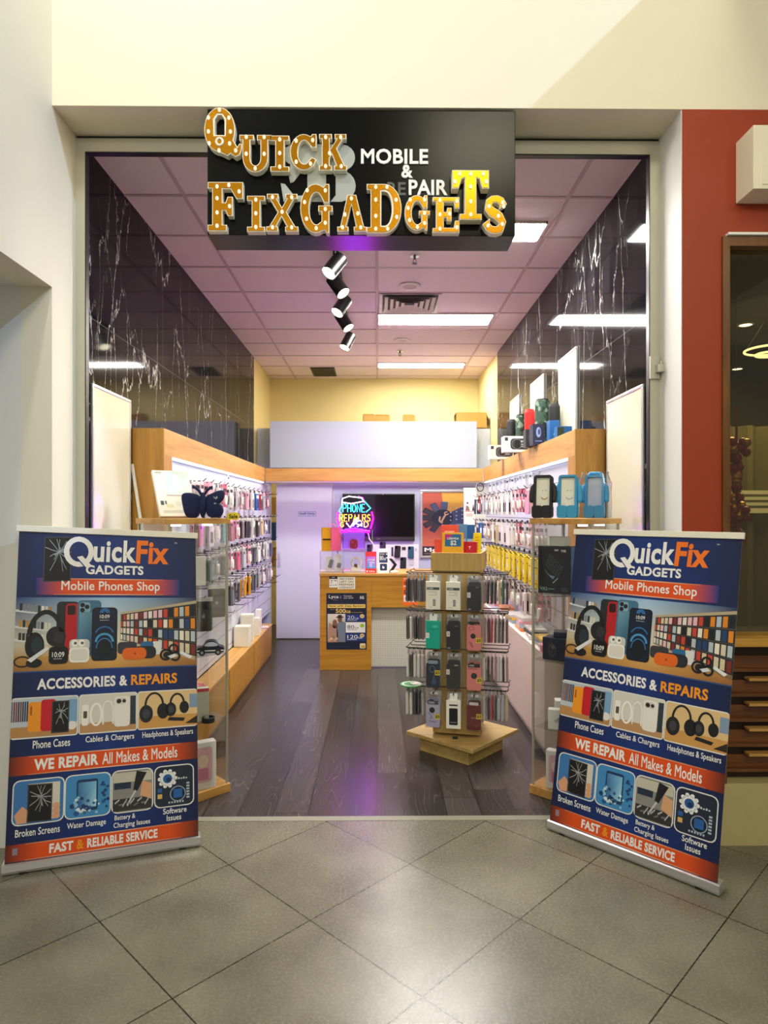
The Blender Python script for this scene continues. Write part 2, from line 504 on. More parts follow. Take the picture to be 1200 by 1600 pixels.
def plank_floor():
    m, nt, b = nm('dark_planks')
    tc = N(nt, 'ShaderNodeTexCoord'); sep = N(nt, 'ShaderNodeSeparateXYZ')
    nt.links.new(tc.outputs['Object'], sep.inputs[0])
    pw = 0.19
    xi = math_node(nt, 'FLOOR', math_node(nt, 'DIVIDE', sep.outputs['X'], pw))
    wn0 = N(nt, 'ShaderNodeTexWhiteNoise', noise_dimensions='1D'); nt.links.new(xi, wn0.inputs['W'])
    yo = math_node(nt, 'ADD', sep.outputs['Y'], math_node(nt, 'MULTIPLY', wn0.outputs['Value'], 1.22))
    yi = math_node(nt, 'FLOOR', math_node(nt, 'DIVIDE', yo, 1.22))
    cell = N(nt, 'ShaderNodeCombineXYZ'); nt.links.new(xi, cell.inputs[0]); nt.links.new(yi, cell.inputs[1])
    wn = N(nt, 'ShaderNodeTexWhiteNoise'); nt.links.new(cell.outputs[0], wn.inputs['Vector'])
    # cathedral grain: stretched rings per plank
    off = N(nt, 'ShaderNodeVectorMath', operation='MULTIPLY_ADD')
    nt.links.new(wn.outputs['Color'], off.inputs[0]); off.inputs[1].default_value = (7, 7, 7); nt.links.new(tc.outputs['Object'], off.inputs[2])
    mp = N(nt, 'ShaderNodeMapping'); mp.inputs['Scale'].default_value = (4.6, 0.42, 1.0); nt.links.new(off.outputs[0], mp.inputs['Vector'])
    n1 = N(nt, 'ShaderNodeTexNoise', Scale=1.5, Detail=1.5, Roughness=0.4, Distortion=0.3); nt.links.new(mp.outputs['Vector'], n1.inputs['Vector'])
    rings = math_node(nt, 'PINGPONG', math_node(nt, 'MULTIPLY', n1.outputs['Fac'], 17.0), 0.5)
    line = math_node(nt, 'MULTIPLY', math_node(nt, 'SUBTRACT', rings, 0.38), 9.0, True)
    mp2 = N(nt, 'ShaderNodeMapping'); mp2.inputs['Scale'].default_value = (46.0, 0.9, 1.0); nt.links.new(off.outputs[0], mp2.inputs['Vector'])
    n2 = N(nt, 'ShaderNodeTexNoise', Scale=1.6, Detail=4.0); nt.links.new(mp2.outputs['Vector'], n2.inputs['Vector'])
    base = mixc(nt, wn.outputs['Value'], H('#221f1f'), H('#4d4747'))
    base = mixc(nt, math_node(nt, 'MULTIPLY', n2.outputs['Fac'], 0.5), base, H('#1f1c1d'))
    n4 = N(nt, 'ShaderNodeTexNoise', Scale=2.2, Detail=2.0); nt.links.new(tc.outputs['Object'], n4.inputs['Vector'])
    lf = math_node(nt, 'MULTIPLY', math_node(nt, 'MULTIPLY', line, n2.outputs['Fac']), math_node(nt, 'MULTIPLY', n4.outputs['Fac'], 0.75), True)
    col = mixc(nt, math_node(nt, 'MULTIPLY', lf, 0.8), base, H('#7d7371'))
    jx = math_node(nt, 'PINGPONG', sep.outputs['X'], pw / 2)
    jx = math_node(nt, 'GREATER_THAN', math_node(nt, 'ABSOLUTE', math_node(nt, 'SUBTRACT', math_node(nt, 'FRACT', math_node(nt, 'DIVIDE', sep.outputs['X'], pw)), 0.5)), 0.482)
    jy = math_node(nt, 'GREATER_THAN', math_node(nt, 'ABSOLUTE', math_node(nt, 'SUBTRACT', math_node(nt, 'FRACT', math_node(nt, 'DIVIDE', yo, 1.22)), 0.5)), 0.4985)
    col = mixc(nt, math_node(nt, 'MULTIPLY', math_node(nt, 'MAXIMUM', jx, jy), 0.85), col, H('#100e0f'))
    nt.links.new(col, b.inputs['Base Color'])
    b.inputs['Specular IOR Level'].default_value = 0.38
    nt.links.new(math_node(nt, 'ADD', math_node(nt, 'MULTIPLY', n2.outputs['Fac'], 0.12), 0.19), b.inputs['Roughness'])
    MAT['dark_planks'] = m
plank_floor()

def ceiling_mat():
    m, nt, b = nm('ceiling_tile')
    tc = N(nt, 'ShaderNodeTexCoord')
    n = N(nt, 'ShaderNodeTexNoise', Scale=160.0, Detail=4.0, Roughness=0.8); nt.links.new(tc.outputs['Object'], n.inputs['Vector'])
    c = ramp(nt, n.outputs['Fac'], [(0.35, H('#dccad3')), (0.62, H('#efdfe7'))])  # pink cast of the neon put into the tile colour
    nt.links.new(c, b.inputs['Base Color']); b.inputs['Roughness'].default_value = 0.85
    MAT['ceiling_tile'] = m
ceiling_mat()
plain('tbar', '#c3acb6', 0.6)  # same pink light cast in the bar colour

def slat_mat():
    m, nt, b = nm('slat_panel')
    tc = N(nt, 'ShaderNodeTexCoord'); sep = N(nt, 'ShaderNodeSeparateXYZ'); nt.links.new(tc.outputs['Object'], sep.inputs[0])
    g = math_node(nt, 'LESS_THAN', math_node(nt, 'ABSOLUTE', math_node(nt, 'SUBTRACT', math_node(nt, 'FRACT', math_node(nt, 'DIVIDE', math_node(nt, 'SUBTRACT', sep.outputs['Z'], 0.07), 0.133)), 0.5)), 0.024)
    c = mixc(nt, g, H('#d3d8e6'), H('#5a6072'))
    nt.links.new(c, b.inputs['Base Color']); b.inputs['Roughness'].default_value = 0.4
    MAT['slat_panel'] = m
slat_mat()
def mosaic_mat():
    m, nt, b = nm('mosaic_panel')
    tc = N(nt, 'ShaderNodeTexCoord'); sep = N(nt, 'ShaderNodeSeparateXYZ'); nt.links.new(tc.outputs['Object'], sep.inputs[0])
    d = None
    for ax, w in (('X', 0.022), ('Z', 0.022)):
        q = math_node(nt, 'ABSOLUTE', math_node(nt, 'SUBTRACT', math_node(nt, 'FRACT', math_node(nt, 'DIVIDE', sep.outputs[ax], w)), 0.5))
        d = q if d is None else math_node(nt, 'MAXIMUM', d, q)
    g = math_node(nt, 'GREATER_THAN', d, 0.42)
    nt.links.new(mixc(nt, g, H('#dcddd2'), H('#b4b5a8')), b.inputs['Base Color'])
    bp = N(nt, 'ShaderNodeBump', Strength=0.6, Distance=0.004); bp.invert = True
    nt.links.new(g, bp.inputs['Height']); nt.links.new(bp.outputs['Normal'], b.inputs['Normal'])
    b.inputs['Roughness'].default_value = 0.4
    MAT['mosaic_panel'] = m
mosaic_mat()
def camo_mat():
    m, nt, b = nm('camo_cloth')
    tc = N(nt, 'ShaderNodeTexCoord')
    n = N(nt, 'ShaderNodeTexNoise', Scale=16.0, Detail=2.0); nt.links.new(tc.outputs['Object'], n.inputs['Vector'])
    c = ramp(nt, n.outputs['Fac'], [(0.42, H('#101a16')), (0.46, H('#2f4a3c')), (0.56, H('#39584a')), (0.6, H('#7f9484'))])
    for e in c.node.color_ramp.elements: pass
    c.node.color_ramp.interpolation = 'CONSTANT'
    nt.links.new(c, b.inputs['Base Color']); b.inputs['Roughness'].default_value = 0.7
    MAT['camo_cloth'] = m
camo_mat()

# ------------------------------------------------------------------ text and printed sheets
_TXT = {}
M_OUT = [(0.709, 0.682), (0.618, 0.682), (0.391, 0.402), (0.165, 0.682), (0.073, 0.682), (0.073, 0.0), (0.171, 0.0), (0.171, 0.531), (0.383, 0.267), (0.399, 0.267), (0.611, 0.531), (0.611, 0.0), (0.709, 0.0)]
def fix_m(vs, fs, bold):
    """the built-in capital M folds over itself when it is made bold; rebuild it from its outline"""
    n = len(M_OUT); out = []
    for i in range(n):
        p0, p1, p2 = Vector(M_OUT[i - 1]), Vector(M_OUT[i]), Vector(M_OUT[(i + 1) % n])
        e1, e2 = (p1 - p0).normalized(), (p2 - p1).normalized()
        n1, n2 = Vector((e1.y, -e1.x)), Vector((e2.y, -e2.x))
        m = (n1 + n2).normalized()
        q = p1 + m * min(bold / max(0.3, m.dot(n1)), 1.6 * bold)
        out.append((q.x, q.y))
    par = list(range(len(vs)))
    def find(a):
        while par[a] != a: a = par[a]
        return a
    for f in fs:
        for a in f[1:]: par[find(a)] = find(f[0])
    comp = {}
    for i in range(len(vs)): comp.setdefault(find(i), []).append(i)
    V, F = [], []
    for root, idx in comp.items():
        xs = [vs[i][0] for i in idx]; ys = [vs[i][1] for i in idx]
        w, h = max(xs) - min(xs), max(ys) - min(ys)
        if 13 <= len(idx) <= 17 and abs(w - 0.636 - 2 * bold) < 0.035 and abs(h - 0.682 - 2 * bold) < 0.03:
            cx, cy = (max(xs) + min(xs)) / 2, (max(ys) + min(ys)) / 2
            b = len(V); V += [(x - 0.391 + cx, y - 0.341 + cy) for x, y in out]
            F += [tuple(b + i for i in t) for t in tessellate_polygon([[Vector((p[0], p[1], 0)) for p in out]])]
        else:
            mp = {i: len(V) + k for k, i in enumerate(idx)}
            V += [vs[i] for i in idx]
            F += [tuple(mp[i] for i in f) for f in fs if f[0] in mp]
    return V, F
def text_tris(s, bold):
    k = (s, bold)
    if k not in _TXT:
        cu = bpy.data.curves.new('t', 'FONT'); cu.body = s; cu.size = 1.0; cu.offset = bold; cu.resolution_u = 3
        cu.space_character = 1.0 + bold * 1.5
        ob = bpy.data.objects.new('t', cu); COL.objects.link(ob)
        dg = bpy.context.evaluated_depsgraph_get()
        me = bpy.data.meshes.new_from_object(ob.evaluated_get(dg))
        vs = [(v.co.x, v.co.y) for v in me.vertices]; fs = [tuple(p.vertices) for p in me.polygons]
        bpy.data.objects.remove(ob); bpy.data.curves.remove(cu); bpy.data.meshes.remove(me)
        if 'M' in s and bold > 0:
            vs, fs = fix_m(vs, fs, bold)
        xs = [v[0] for v in vs]; ys = [v[1] for v in vs]
        x0, x1, y0, y1 = min(xs), max(xs), min(ys), max(ys)
        _TXT[k] = ([((x - x0) / (x1 - x0), (y - y0) / (y1 - y0)) for x, y in vs], fs)
    return _TXT[k]
def text_solid(mb, s, x0, y0, x1, y1, d0, d1, bold=0.02, mat=0, axis='y'):
    """raised letters filling the box x0..x1, y0..y1, from depth d0 to d1"""
    vs, fs = text_tris(s, bold)
    P = lambda p, d: (x0 + p[0] * (x1 - x0), d, y0 + p[1] * (y1 - y0))
    ed = {}
    for f in fs:
        for i in range(len(f)):
            e = (f[i], f[(i + 1) % len(f)])
            ed[e] = ed.get(e, 0) + 1
    mb.add([P(v, d0) for v in vs], fs, mat)
    mb.add([P(v, d1) for v in vs], [tuple(reversed(f)) for f in fs], mat)
    side = [e for e in ed if (e[1], e[0]) not in ed]
    n = len(vs)
    mb.add([P(v, d0) for v in vs] + [P(v, d1) for v in vs], [(a, a + n, b + n, b) for a, b in side], mat)

class Print:
    """a printed sheet: flat shapes in sheet coordinates, u to the right 0..w, v up 0..h; mapped to 3D by fn(u, v, n)"""
    STEP = 0.0003
    def __init__(s, fn):
        s.fn = fn; s.mb = MB()
    def _add(s, pts, faces, col, z):
        s.mb.add([s.fn(p[0], p[1], z * s.STEP) for p in pts], faces, 0, col)
    def poly(s, pts, col, z=1):
        if len(pts) == 4 or len(pts) == 3:
            s._add(pts, [tuple(range(len(pts)))], col, z)
        else:
            s._add(pts, tessellate_polygon([[Vector((p[0], p[1], 0)) for p in pts]]), col, z)
    def rect(s, x0, y0, x1, y1, col, z=1):
        s.poly([(x0, y0), (x1, y0), (x1, y1), (x0, y1)], col, z)
    def grad(s, x0, y0, x1, y1, c00, c10, c11, c01, z=1):
        s._add([(x0, y0), (x1, y0), (x1, y1), (x0, y1)], [(0, 1, 2, 3)], [c00, c10, c11, c01], z)
    def gridrect(s, x0, y0, x1, y1, col, nx, ny, z=0):
        for i in range(nx):
            for j in range(ny):
                s.rect(x0 + (x1 - x0) * i / nx, y0 + (y1 - y0) * j / ny, x0 + (x1 - x0) * (i + 1) / nx, y0 + (y1 - y0) * (j + 1) / ny, col, z)
    def rrect(s, x0, y0, x1, y1, r, col, z=1, n=3):
        s.poly(rr(x1 - x0, y1 - y0, r, n, (x0 + x1) / 2, (y0 + y1) / 2), col, z)
    def ell(s, cx, cy, rx, ry, col, z=1, n=20):
        s.poly(ell(cx, cy, rx, ry, n=n), col, z)
    def ring(s, cx, cy, rx, ry, t, col, z=1, a0=0, a1=360, n=24):
        a = ell(cx, cy, rx, ry, a0, a1, n); b = ell(cx, cy, rx - t, ry - t, a0, a1, n)
        k = len(a)
        full = abs(a1 - a0) >= 360
        s._add(a + b, [(i, (i + 1) % k, k + (i + 1) % k, k + i) for i in range(k if full else k - 1)], col, z)
    def line(s, pts, w, col, z=1):
        for a, b in zip(pts, pts[1:]):
            dx, dy = b[0] - a[0], b[1] - a[1]
            l = math.hypot(dx, dy) or 1
            nx, ny = -dy / l * w / 2, dx / l * w / 2
            s.poly([(a[0] + nx, a[1] + ny), (a[0] - nx, a[1] - ny), (b[0] - nx, b[1] - ny), (b[0] + nx, b[1] + ny)], col, z)
    def text(s, t, x0, y0, x1, y1, col, bold=0.0, z=3, shear=0.0, slope=None):
        vs, fs = text_tris(t, bold)
        s._add([(x0 + p[0] * (x1 - x0) + shear * p[1] * (y1 - y0), y0 + p[1] * (y1 - y0)) for p in vs], fs, col, z)
    def build(s, name, parent=None, mat='print'):
        o = s.mb.build(name, MAT[mat], parent)
        return o
def plane_fn(o, ux, uy, n=None):
    """sheet with lower-left corner o, unit vectors ux (right) and uy (up)"""
    o, ux, uy = Vector(o), Vector(ux), Vector(uy)
    nn = (n and Vector(n)) or ux.cross(uy).normalized()
    return lambda u, v, z: o + ux * u + uy * v + nn * z
ORD = ['first', 'second', 'third', 'fourth', 'fifth', 'sixth', 'seventh', 'eighth', 'ninth', 'tenth', 'eleventh', 'twelfth', 'thirteenth', 'fourteenth', 'fifteenth', 'sixteenth']
# ================================================================== SETTING
XL, XR = -1.576, 1.478          # marble wall faces
ZC = 3.625                      # shop ceiling
ZS = 3.65                       # soffit over the opening
YF = 3.25                       # facade plane
MB().box((-4.5, -3.0, -0.06), (4.5, 3.52, 0.0)).build('floor_mall', MAT['mall_tile'])['kind'] = 'structure'
struct(MB().box((-1.70, 3.57, -0.06), (1.62, 9.8, -0.001)).build('floor_shop', MAT['dark_planks']))
struct(MB().box((-1.70, 3.52, -0.06), (1.62, 3.57, 0.002)).build('trim_threshold', MAT['threshold']))
# facade: cream wall over the opening
struct(MB().box((-1.6, YF, ZS), (4.5, 3.52, 6.2)).build('wall_facade', MAT['cream_paint']))
# left side wall with the lower recess beside it
mb = MB()
mb.box((-1.75, -3.0, 2.757), (-1.6, YF, 6.2))
mb.box((-1.75, YF, 0), (-1.6, 3.534, 6.2))
struct(mb.build('wall_left', MAT['cream_paint']))
mb = MB()
mb.box((-4.5, YF, 0), (-1.75, YF + 0.1, 2.757))
mb.box((-4.5, -3.0, 2.757), (-1.75, YF + 0.1, 2.85))
struct(mb.build('wall_niche', MAT['white_paint']))
# right pier between the two shops (white return, red face) and red wall round the window
mb = MB()
mb.box((1.508, YF + 0.004, 0), (1.60, 3.534, ZS))
struct(mb.build('wall_pier', MAT['white_paint']))
WX0, WZ0, WZ1 = 1.707, 0.308, 3.017
mb = MB()
mb.box((1.512, YF, WZ0), (WX0, YF + 0.12, ZS))
mb.box((WX0, YF, WZ1), (4.5, YF + 0.12, ZS))
struct(mb.build('wall_right', MAT['brick_red_paint']))
struct(MB().box((1.512, YF - 0.012, 0), (4.5, YF + 0.12, WZ0)).build('baseboard_right', MAT['plinth_stone']))
# shop walls
YM = 8.4
struct(MB().box((XL - 0.1, 3.535, 0), (XL, YM, ZC + 0.06)).build('wall_marble_left', MAT['black_marble']))
struct(MB().box((XR, 3.535, 0), (XR + 0.1, 8.1, ZC + 0.06)).build('wall_marble_right', MAT['black_marble']))
struct(MB().box((XL - 0.1, YM, 0), (XL - 0.004, 9.8, ZC + 0.06)).build('wall_plaster_left', MAT['yellow_paint']))
struct(MB().box((XR + 0.004, 8.1, 0), (XR + 0.1, 9.8, ZC + 0.06)).build('wall_plaster_right', MAT['yellow_paint']))
struct(MB().box((XL - 0.1, 9.7, 0), (XR + 0.1, 9.8, ZC + 0.06)).build('wall_back', MAT['yellow_paint']))
# ceiling with T bars
mb = MB()
mb.box((XL - 0.1, 3.535, ZC), (XR + 0.1, 9.8, ZC + 0.06), 0)
for x in (-1.205, -0.005, 1.195):
    mb.box((x - 0.012, 3.6, ZC - 0.006), (x + 0.012, 9.7, ZC + 0.01), 1)
k = 0
y = 4.11
while y < 9.7:
    mb.box((XL, y - 0.012, ZC - 0.005), (XR, y + 0.012, ZC + 0.01), 1)
    y += 0.597
struct(mb.build('ceiling', [MAT['ceiling_tile'], MAT['tbar']]))
# aluminium door frame
mb = MB()
mb.box((-1.6, 3.50, 0), (-1.545, 3.535, 3.632))
mb.box((-1.545, 3.50, 3.56), (1.45, 3.535, 3.632))
mb.box((1.45, 3.50, 0), (1.508, 3.535, 3.632))
mb.box((-1.6, 3.515, 3.632), (1.508, 3.535, 3.66), 1)  # black strip stands in for the shaded gap above the frame
mb.box((-1.549, 3.498, 0), (-1.544, 3.536, 3.56), 1)
mb.box((1.449, 3.498, 0), (1.454, 3.536, 3.56), 1)
mb.box((-1.545, 3.498, 3.553), (1.45, 3.536, 3.56), 1)
struct(mb.build('trim_1', [MAT['aluminium'], MAT['black_satin']]))
# door latch on the right jamb
t = thing('latch_bracket', 'small cream metal latch box fixed to the right door jamb', 'latch', (1.478, 3.494, 2.42))
MB().box((-0.028, -0.012, -0.06), (0.022, 0.006, 0.06)).build('plate', MAT['aluminium'], t, 0.002)
mb = MB(); mb.box((-0.002, -0.05, -0.03), (0.045, -0.012, 0.01)); mb.cyl((0.02, -0.03, 0.01), (0.02, -0.03, 0.03), 0.008)
mb.build('bolt', MAT['aluminium'], t, 0.003)

# partition at the back with beam
YP = 8.62
mb = MB()
mb.box((-0.59, YP, 0), (XR, YP + 0.08, 2.75))
mb.box((XL, YP, 2.035), (-0.59, YP + 0.08, 2.75))
mb.box((XL, YP, 0), (-1.40, YP + 0.08, 2.035))
struct(mb.build('wall_partition', MAT['panel_white']))
struct(MB().box((-0.585, YP - 0.012, 0), (1.30, YP, 2.04)).build('wall_partition_panel', MAT['panel_white']))
struct(MB().box((-1.355, 8.30, 2.215), (1.253, 8.60, 2.80)).build('wall_bulkhead', MAT['panel_white']))
mb = MB(); mb.box((-1.365, 8.0, 2.03), (1.28, 8.16, 2.187))
struct(mb.build('trim_2', MAT['oak_x'], bevel=0.004))
mb = MB(); mb.box((-1.36, 8.02, 2.016), (1.275, 8.10, 2.03))
struct(mb.build('trim_3', MAT['white_plastic']))
# staff door, left a hand's breadth open at its hinge side
d = struct(MB().box((-0.725, -0.02, 0.012), (0.0, 0.02, 2.025)).build('door_1', MAT['door_white'], bevel=0.003, loc=(-0.595, 8.60, 0)))
mb = MB(); mb.prism(rr(0.035, 0.2, 0.01), -0.024, -0.02, axis='y'); h = mb.build('door_pull', MAT['silver'], d); h.location = (-0.69, 0, 1.03)
p = Print(plane_fn((-0.44, -0.0215, 1.60), (1, 0, 0), (0, 0, 1)))
p.rect(0, 0, 0.235, 0.065, H('#8fa6c8'), 0); p.rect(0.006, 0.006, 0.229, 0.059, H('#c3cfe0'), 1)
p.text('Staff Only', 0.018, 0.016, 0.217, 0.050, H('#14213f'), 0.02, 2)
p.build('staff_sign', d)

struct(MB().box((1.73, -3.0, 4.35), (4.5, YF, 4.6)).build('shadow_slab', MAT['white_paint']))  # unseen slab added to throw the diagonal shadow on the facade
# ================================================================== CEILING FITTINGS
for y0, y1, lab in ((4.45, 4.75, 'nearest the entrance, half behind the hanging sign'), (6.51, 6.86, 'beside the square air vent'), (8.65, 8.89, 'furthest in, over the white bulkhead')):
    t = thing('ceiling_light', 'lit white panel light in the tiled ceiling, ' + lab, 'ceiling light', (0.58, (y0 + y1) / 2, ZC - 0.012))
    w, l = 0.575, (y1 - y0) / 2
    mb = MB()
    for a, b in (((-w, -l), (w, -l + 0.012)), ((-w, l - 0.012), (w, l)), ((-w, -l), (-w + 0.012, l)), ((w - 0.012, -l), (w, l))):
        mb.box((a[0], a[1], -0.004), (b[0], b[1], 0.012))
    if y0 > 8: mb.box((-w, -0.02, -0.012), (w, 0.02, 0.012))
    mb.build('frame', MAT['vent_white'], t)
    MB().box((-w + 0.012, -l + 0.012, -0.008), (w - 0.012, l - 0.012, 0.011)).build('diffuser', MAT['troffer'], t)
t = thing('air_vent', 'square louvred air vent in the ceiling beside the long panel light', 'air vent', (0.30, 6.205, ZC - 0.012))
MB().box((-0.28, -0.28, 0.008), (0.28, 0.28, 0.011)).build('duct_back', MAT['vent_dark'], t)
for k in range(5):
    r = 0.285 - k * 0.052
    prof = [(-r, -r), (r, -r), (r, r), (-r, r)]
    ri = r - 0.03
    inn = [(-ri, -ri), (ri, -ri), (ri, ri), (-ri, ri)]
    mb = MB()
    vs = [(x, y, -0.012 if k else 0.0) for x, y in prof] + [(x, y, 0.006) for x, y in inn]
    mb.add(vs, [(i, (i + 1) % 4, 4 + (i + 1) % 4, 4 + i) for i in range(4)])
    mb.add([(x, y, (-0.012 if k else 0.0) + 0.003) for x, y in prof] + [(x, y, 0.008) for x, y in inn], [(i, 4 + i, 4 + (i + 1) % 4, (i + 1) % 4) for i in range(4)])
    mb.build('louvre' if k else 'frame', MAT['vent_white'], t)
def sprinkler(px, py, lab):
    q = atZ(px, py, ZC - 0.03)
    t = thing('sprinkler', lab, 'sprinkler', (q.x, q.y, ZC - 0.006))
    mb = MB(); mb.lathe([(0.0, 0.0), (0.036, -0.002), (0.036, -0.008), (0.0, -0.01)]); mb.build('collar', MAT['chrome'], t)
    mb = MB(); mb.cyl((0, 0, -0.01), (0, 0, -0.03), 0.010); mb.tube([(-0.009, 0, -0.03), (-0.014, 0, -0.045), (0, 0, -0.06), (0.014, 0, -0.045), (0.009, 0, -0.03)], 0.003, 6)
    mb.build('head', MAT['hook_metal'], t)
    mb = MB(); mb.cyl((0, 0, -0.06), (0, 0, -0.064), 0.02); mb.build('deflector', MAT['hook_metal'], t)
sprinkler(648, 404, 'dark fire sprinkler in the ceiling just inside the hanging sign')
sprinkler(625, 551, 'dark fire sprinkler in the ceiling near the far panel light')
for px, py, lab in ((640, 446, 'round white ceiling speaker between sprinkler and air vent'), (628, 531, 'faint round white ceiling cover just beyond the long panel light')):
    q = atZ(px, py, ZC)
    t = thing('ceiling_disc', lab, 'ceiling cover', (q.x, q.y, ZC - 0.006))
    mb = MB(); mb.lathe([(0.095, 0.0), (0.09, -0.006), (0.06, -0.007), (0.055, 0.0)], n=32); mb.smooth = True; mb.build('rim', MAT['vent_white'], t)
    mb = MB(); mb.cyl((0, 0, -0.004), (0, 0, 0.0), 0.056, n=32); mb.build('grille', MAT['tbar'], t)
q0, q1 = atZ(490, 573.5, ZC), atZ(521, 587, ZC)
t = thing('ceiling_hatch', 'dark square opening in the ceiling left of the track light', 'hatch', ((q0.x + q1.x) / 2, (q0.y + q1.y) / 2, ZC - 0.01))
MB().box((-0.15, -0.25, -0.001), (0.15, 0.25, 0.009)).build('opening', MAT['black_rubber'], t)
mb = MB()
for a, b in (((-0.165, -0.265), (0.165, -0.25)), ((-0.165, 0.25), (0.165, 0.265)), ((-0.165, -0.25), (-0.15, 0.25)), ((0.15, -0.25), (0.165, 0.25))): mb.box((a[0], a[1], -0.004), (b[0], b[1], 0.009))
mb.build('frame', MAT['hook_metal'], t)

# track light with five heads
t = thing('track_light', 'black ceiling track light with five tilted spot heads', 'track light', (-0.31, 5.6, ZC - 0.012))
MB().box((-0.018, -1.75, -0.028), (0.018, 1.35, 0.0)).build('track', MAT['black_satin'], t, 0.003)
for py_, tx, ty in ((432, -0.62, -0.5), (462, 0.66, -0.35), (492, -0.55, -0.45), (515, 0.6, -0.3), (545, -0.45, -0.35)):
    yy = 1.70 * FPX / (801 - py_) - 5.6
    z0 = -0.19
    d = Vector((tx, ty, -1.0)).normalized()
    c = Vector((0.0, yy, z0))
    mb = MB()
    mb.box((-0.015, yy - 0.05, -0.06), (0.015, yy + 0.05, -0.02))
    mb.cyl((0, yy, -0.06), (0, yy, z0 + 0.045), 0.012, n=10)
    mb.smooth = True
    arm = mb.build('arm', MAT['black_satin'], t)
    mb = MB(); a, b = c - d * 0.085, c + d * 0.085
    mb.cyl(a, b, 0.056, n=28, caps=False); mb.cyl(a - d * 0.004, a, 0.048, 0.056, n=28); mb.cyl(b, b - d * 0.03, 0.052, n=28, caps=False)
    mb.smooth = True
    hd = mb.build('spot_head', MAT['black_satin'], t)
    mb = MB(); mb.cyl(b - d * 0.012, b - d * 0.008, 0.052, n=24); mb.build('lens', MAT['lens_glow'], hd)
    l = lamp('spot_beam', 'SPOT', (c + d * 0.095) + Vector((-0.31, 5.6, ZC - 0.012)), 14, (1.0, 0.90, 0.68), 0.03, aim=(c + d * 1.1) + Vector((-0.31, 5.6, ZC - 0.012)), spot_size=R(80), spot_blend=0.7)

# ================================================================== SHOP SIGN
SX0, SX1, SY0, SY1, SZ0, SZ1 = -0.842, 0.684, 3.262, 3.455, 3.022, 3.643
sign = thing('shop_sign', 'black box sign with amber marquee letters hanging over the shop entrance', 'shop sign', ((SX0 + SX1) / 2, SY0, SZ0))
SO = Vector(sign.location)
def spt(px, py, Y): return atY(px, py, Y) - SO
MB().box(Vector((SX0, SY0, SZ0)) - SO, Vector((SX1, SY1, SZ1)) - SO).build('sign_box', MAT['sign_black'], sign, 0.003)
def raised(name, s, x0, y0, x1, y1, mat, bold=0.03, d=0.008):
    a, b = spt(x0, y1, SY0), spt(x1, y0, SY0)
    mb = MB(); text_solid(mb, s, a.x, a.z, b.x, b.z, -d, -0.0005, bold)
    mb.build(name, MAT[mat], sign)
raised('lettering', 'MOBILE', 564, 234, 669, 257, 'white_letter', 0.025)
raised('lettering', '&', 627, 258.5, 645, 279, 'white_letter', 0.03)
raised('lettering', 'PAIR', 638.5, 282, 699, 305.5, 'white_letter', 0.025)
raised('ghost_lettering', 'RE', 605, 285, 634, 305, 'ghost_letter', 0.02, 0.002)
# large grey emblem half hidden behind the marquee letters
def px_poly(pts, s, ox, oy, Y): return [(v.x, v.z) for v in (spt(ox + x / s, oy + y / s, Y) for x, y in pts)]
em = MB()
out = px_poly([(640, 350), (690, 325), (820, 318), (1080, 318)] + [(1075 + 100 * math.sin(R(a)), 418 - 98 * math.cos(R(a))) for a in range(15, 166, 15)] + [(1060, 512)] +
              [(1065 + 115 * math.sin(R(a)), 630 - 116 * math.cos(R(a))) for a in range(10, 171, 16)] + [(1080, 748), (990, 748), (1030, 700), (1030, 560), (1000, 525), (958, 520), (958, 690), (980, 748), (640, 748), (618, 610), (650, 615), (720, 705), (818, 700), (818, 520), (760, 540), (715, 600), (690, 608), (680, 560), (690, 470), (650, 440)], 4.8, 310, 160, SY0)
em.prism(out, -0.005, -0.0005, axis='y')
em.build('emblem', MAT['grey_letter'], sign)

def inset(poly, d):
    n = len(poly); out = []
    A = sum(poly[i][0] * poly[(i + 1) % n][1] - poly[(i + 1) % n][0] * poly[i][1] for i in range(n))
    sg = 1 if A > 0 else -1
    for i in range(n):
        p0, p1, p2 = Vector(poly[i - 1]), Vector(poly[i]), Vector(poly[(i + 1) % n])
        e1, e2 = (p1 - p0), (p2 - p1)
        if e1.length < 1e-7 or e2.length < 1e-7: out.append((p1.x, p1.y)); continue
        e1.normalize(); e2.normalize()
        n1, n2 = Vector((-e1.y, e1.x)) * sg, Vector((-e2.y, e2.x)) * sg
        m = n1 + n2
        if m.length < 0.3: m = n1
        m.normalize()
        q = p1 + m * min(d / max(0.35, m.dot(n1)), 2.2 * d)
        out.append((q.x, q.y))
    return out
def ribbon(pts, ws):
    L, Rr = [], []
    for i, p in enumerate(pts):
        a, b = pts[max(0, i - 1)], pts[min(len(pts) - 1, i + 1)]
        dx, dy = b[0] - a[0], b[1] - a[1]; l = math.hypot(dx, dy)
        L.append((p[0] - dy / l * ws[i], p[1] + dx / l * ws[i])); Rr.append((p[0] + dy / l * ws[i], p[1] - dx / l * ws[i]))
    return Rr + L[::-1]
G_ = {}
G_['I'] = ([(0, 0), (.62, 0), (.62, .14), (.46, .14), (.46, .86), (.62, .86), (.62, 1), (0, 1), (0, .86), (.16, .86), (.16, .14), (0, .14)], None, [(.31, .12), (.31, .5), (.31, .88)])
G_['F'] = ([(0, 0), (.52, 0), (.52, .13), (.40, .13), (.40, .42), (.48, .42), (.54, .31), (.68, .31), (.68, .70), (.54, .70), (.48, .58), (.40, .58), (.40, .86), (.62, .86), (.78, .66), (.96, .66), (.96, 1), (0, 1), (0, .87), (.12, .87), (.12, .13), (0, .13)], None, [(.26, .1), (.26, .37), (.26, .66), (.26, .9), (.58, .93), (.86, .80), (.6, .5)])
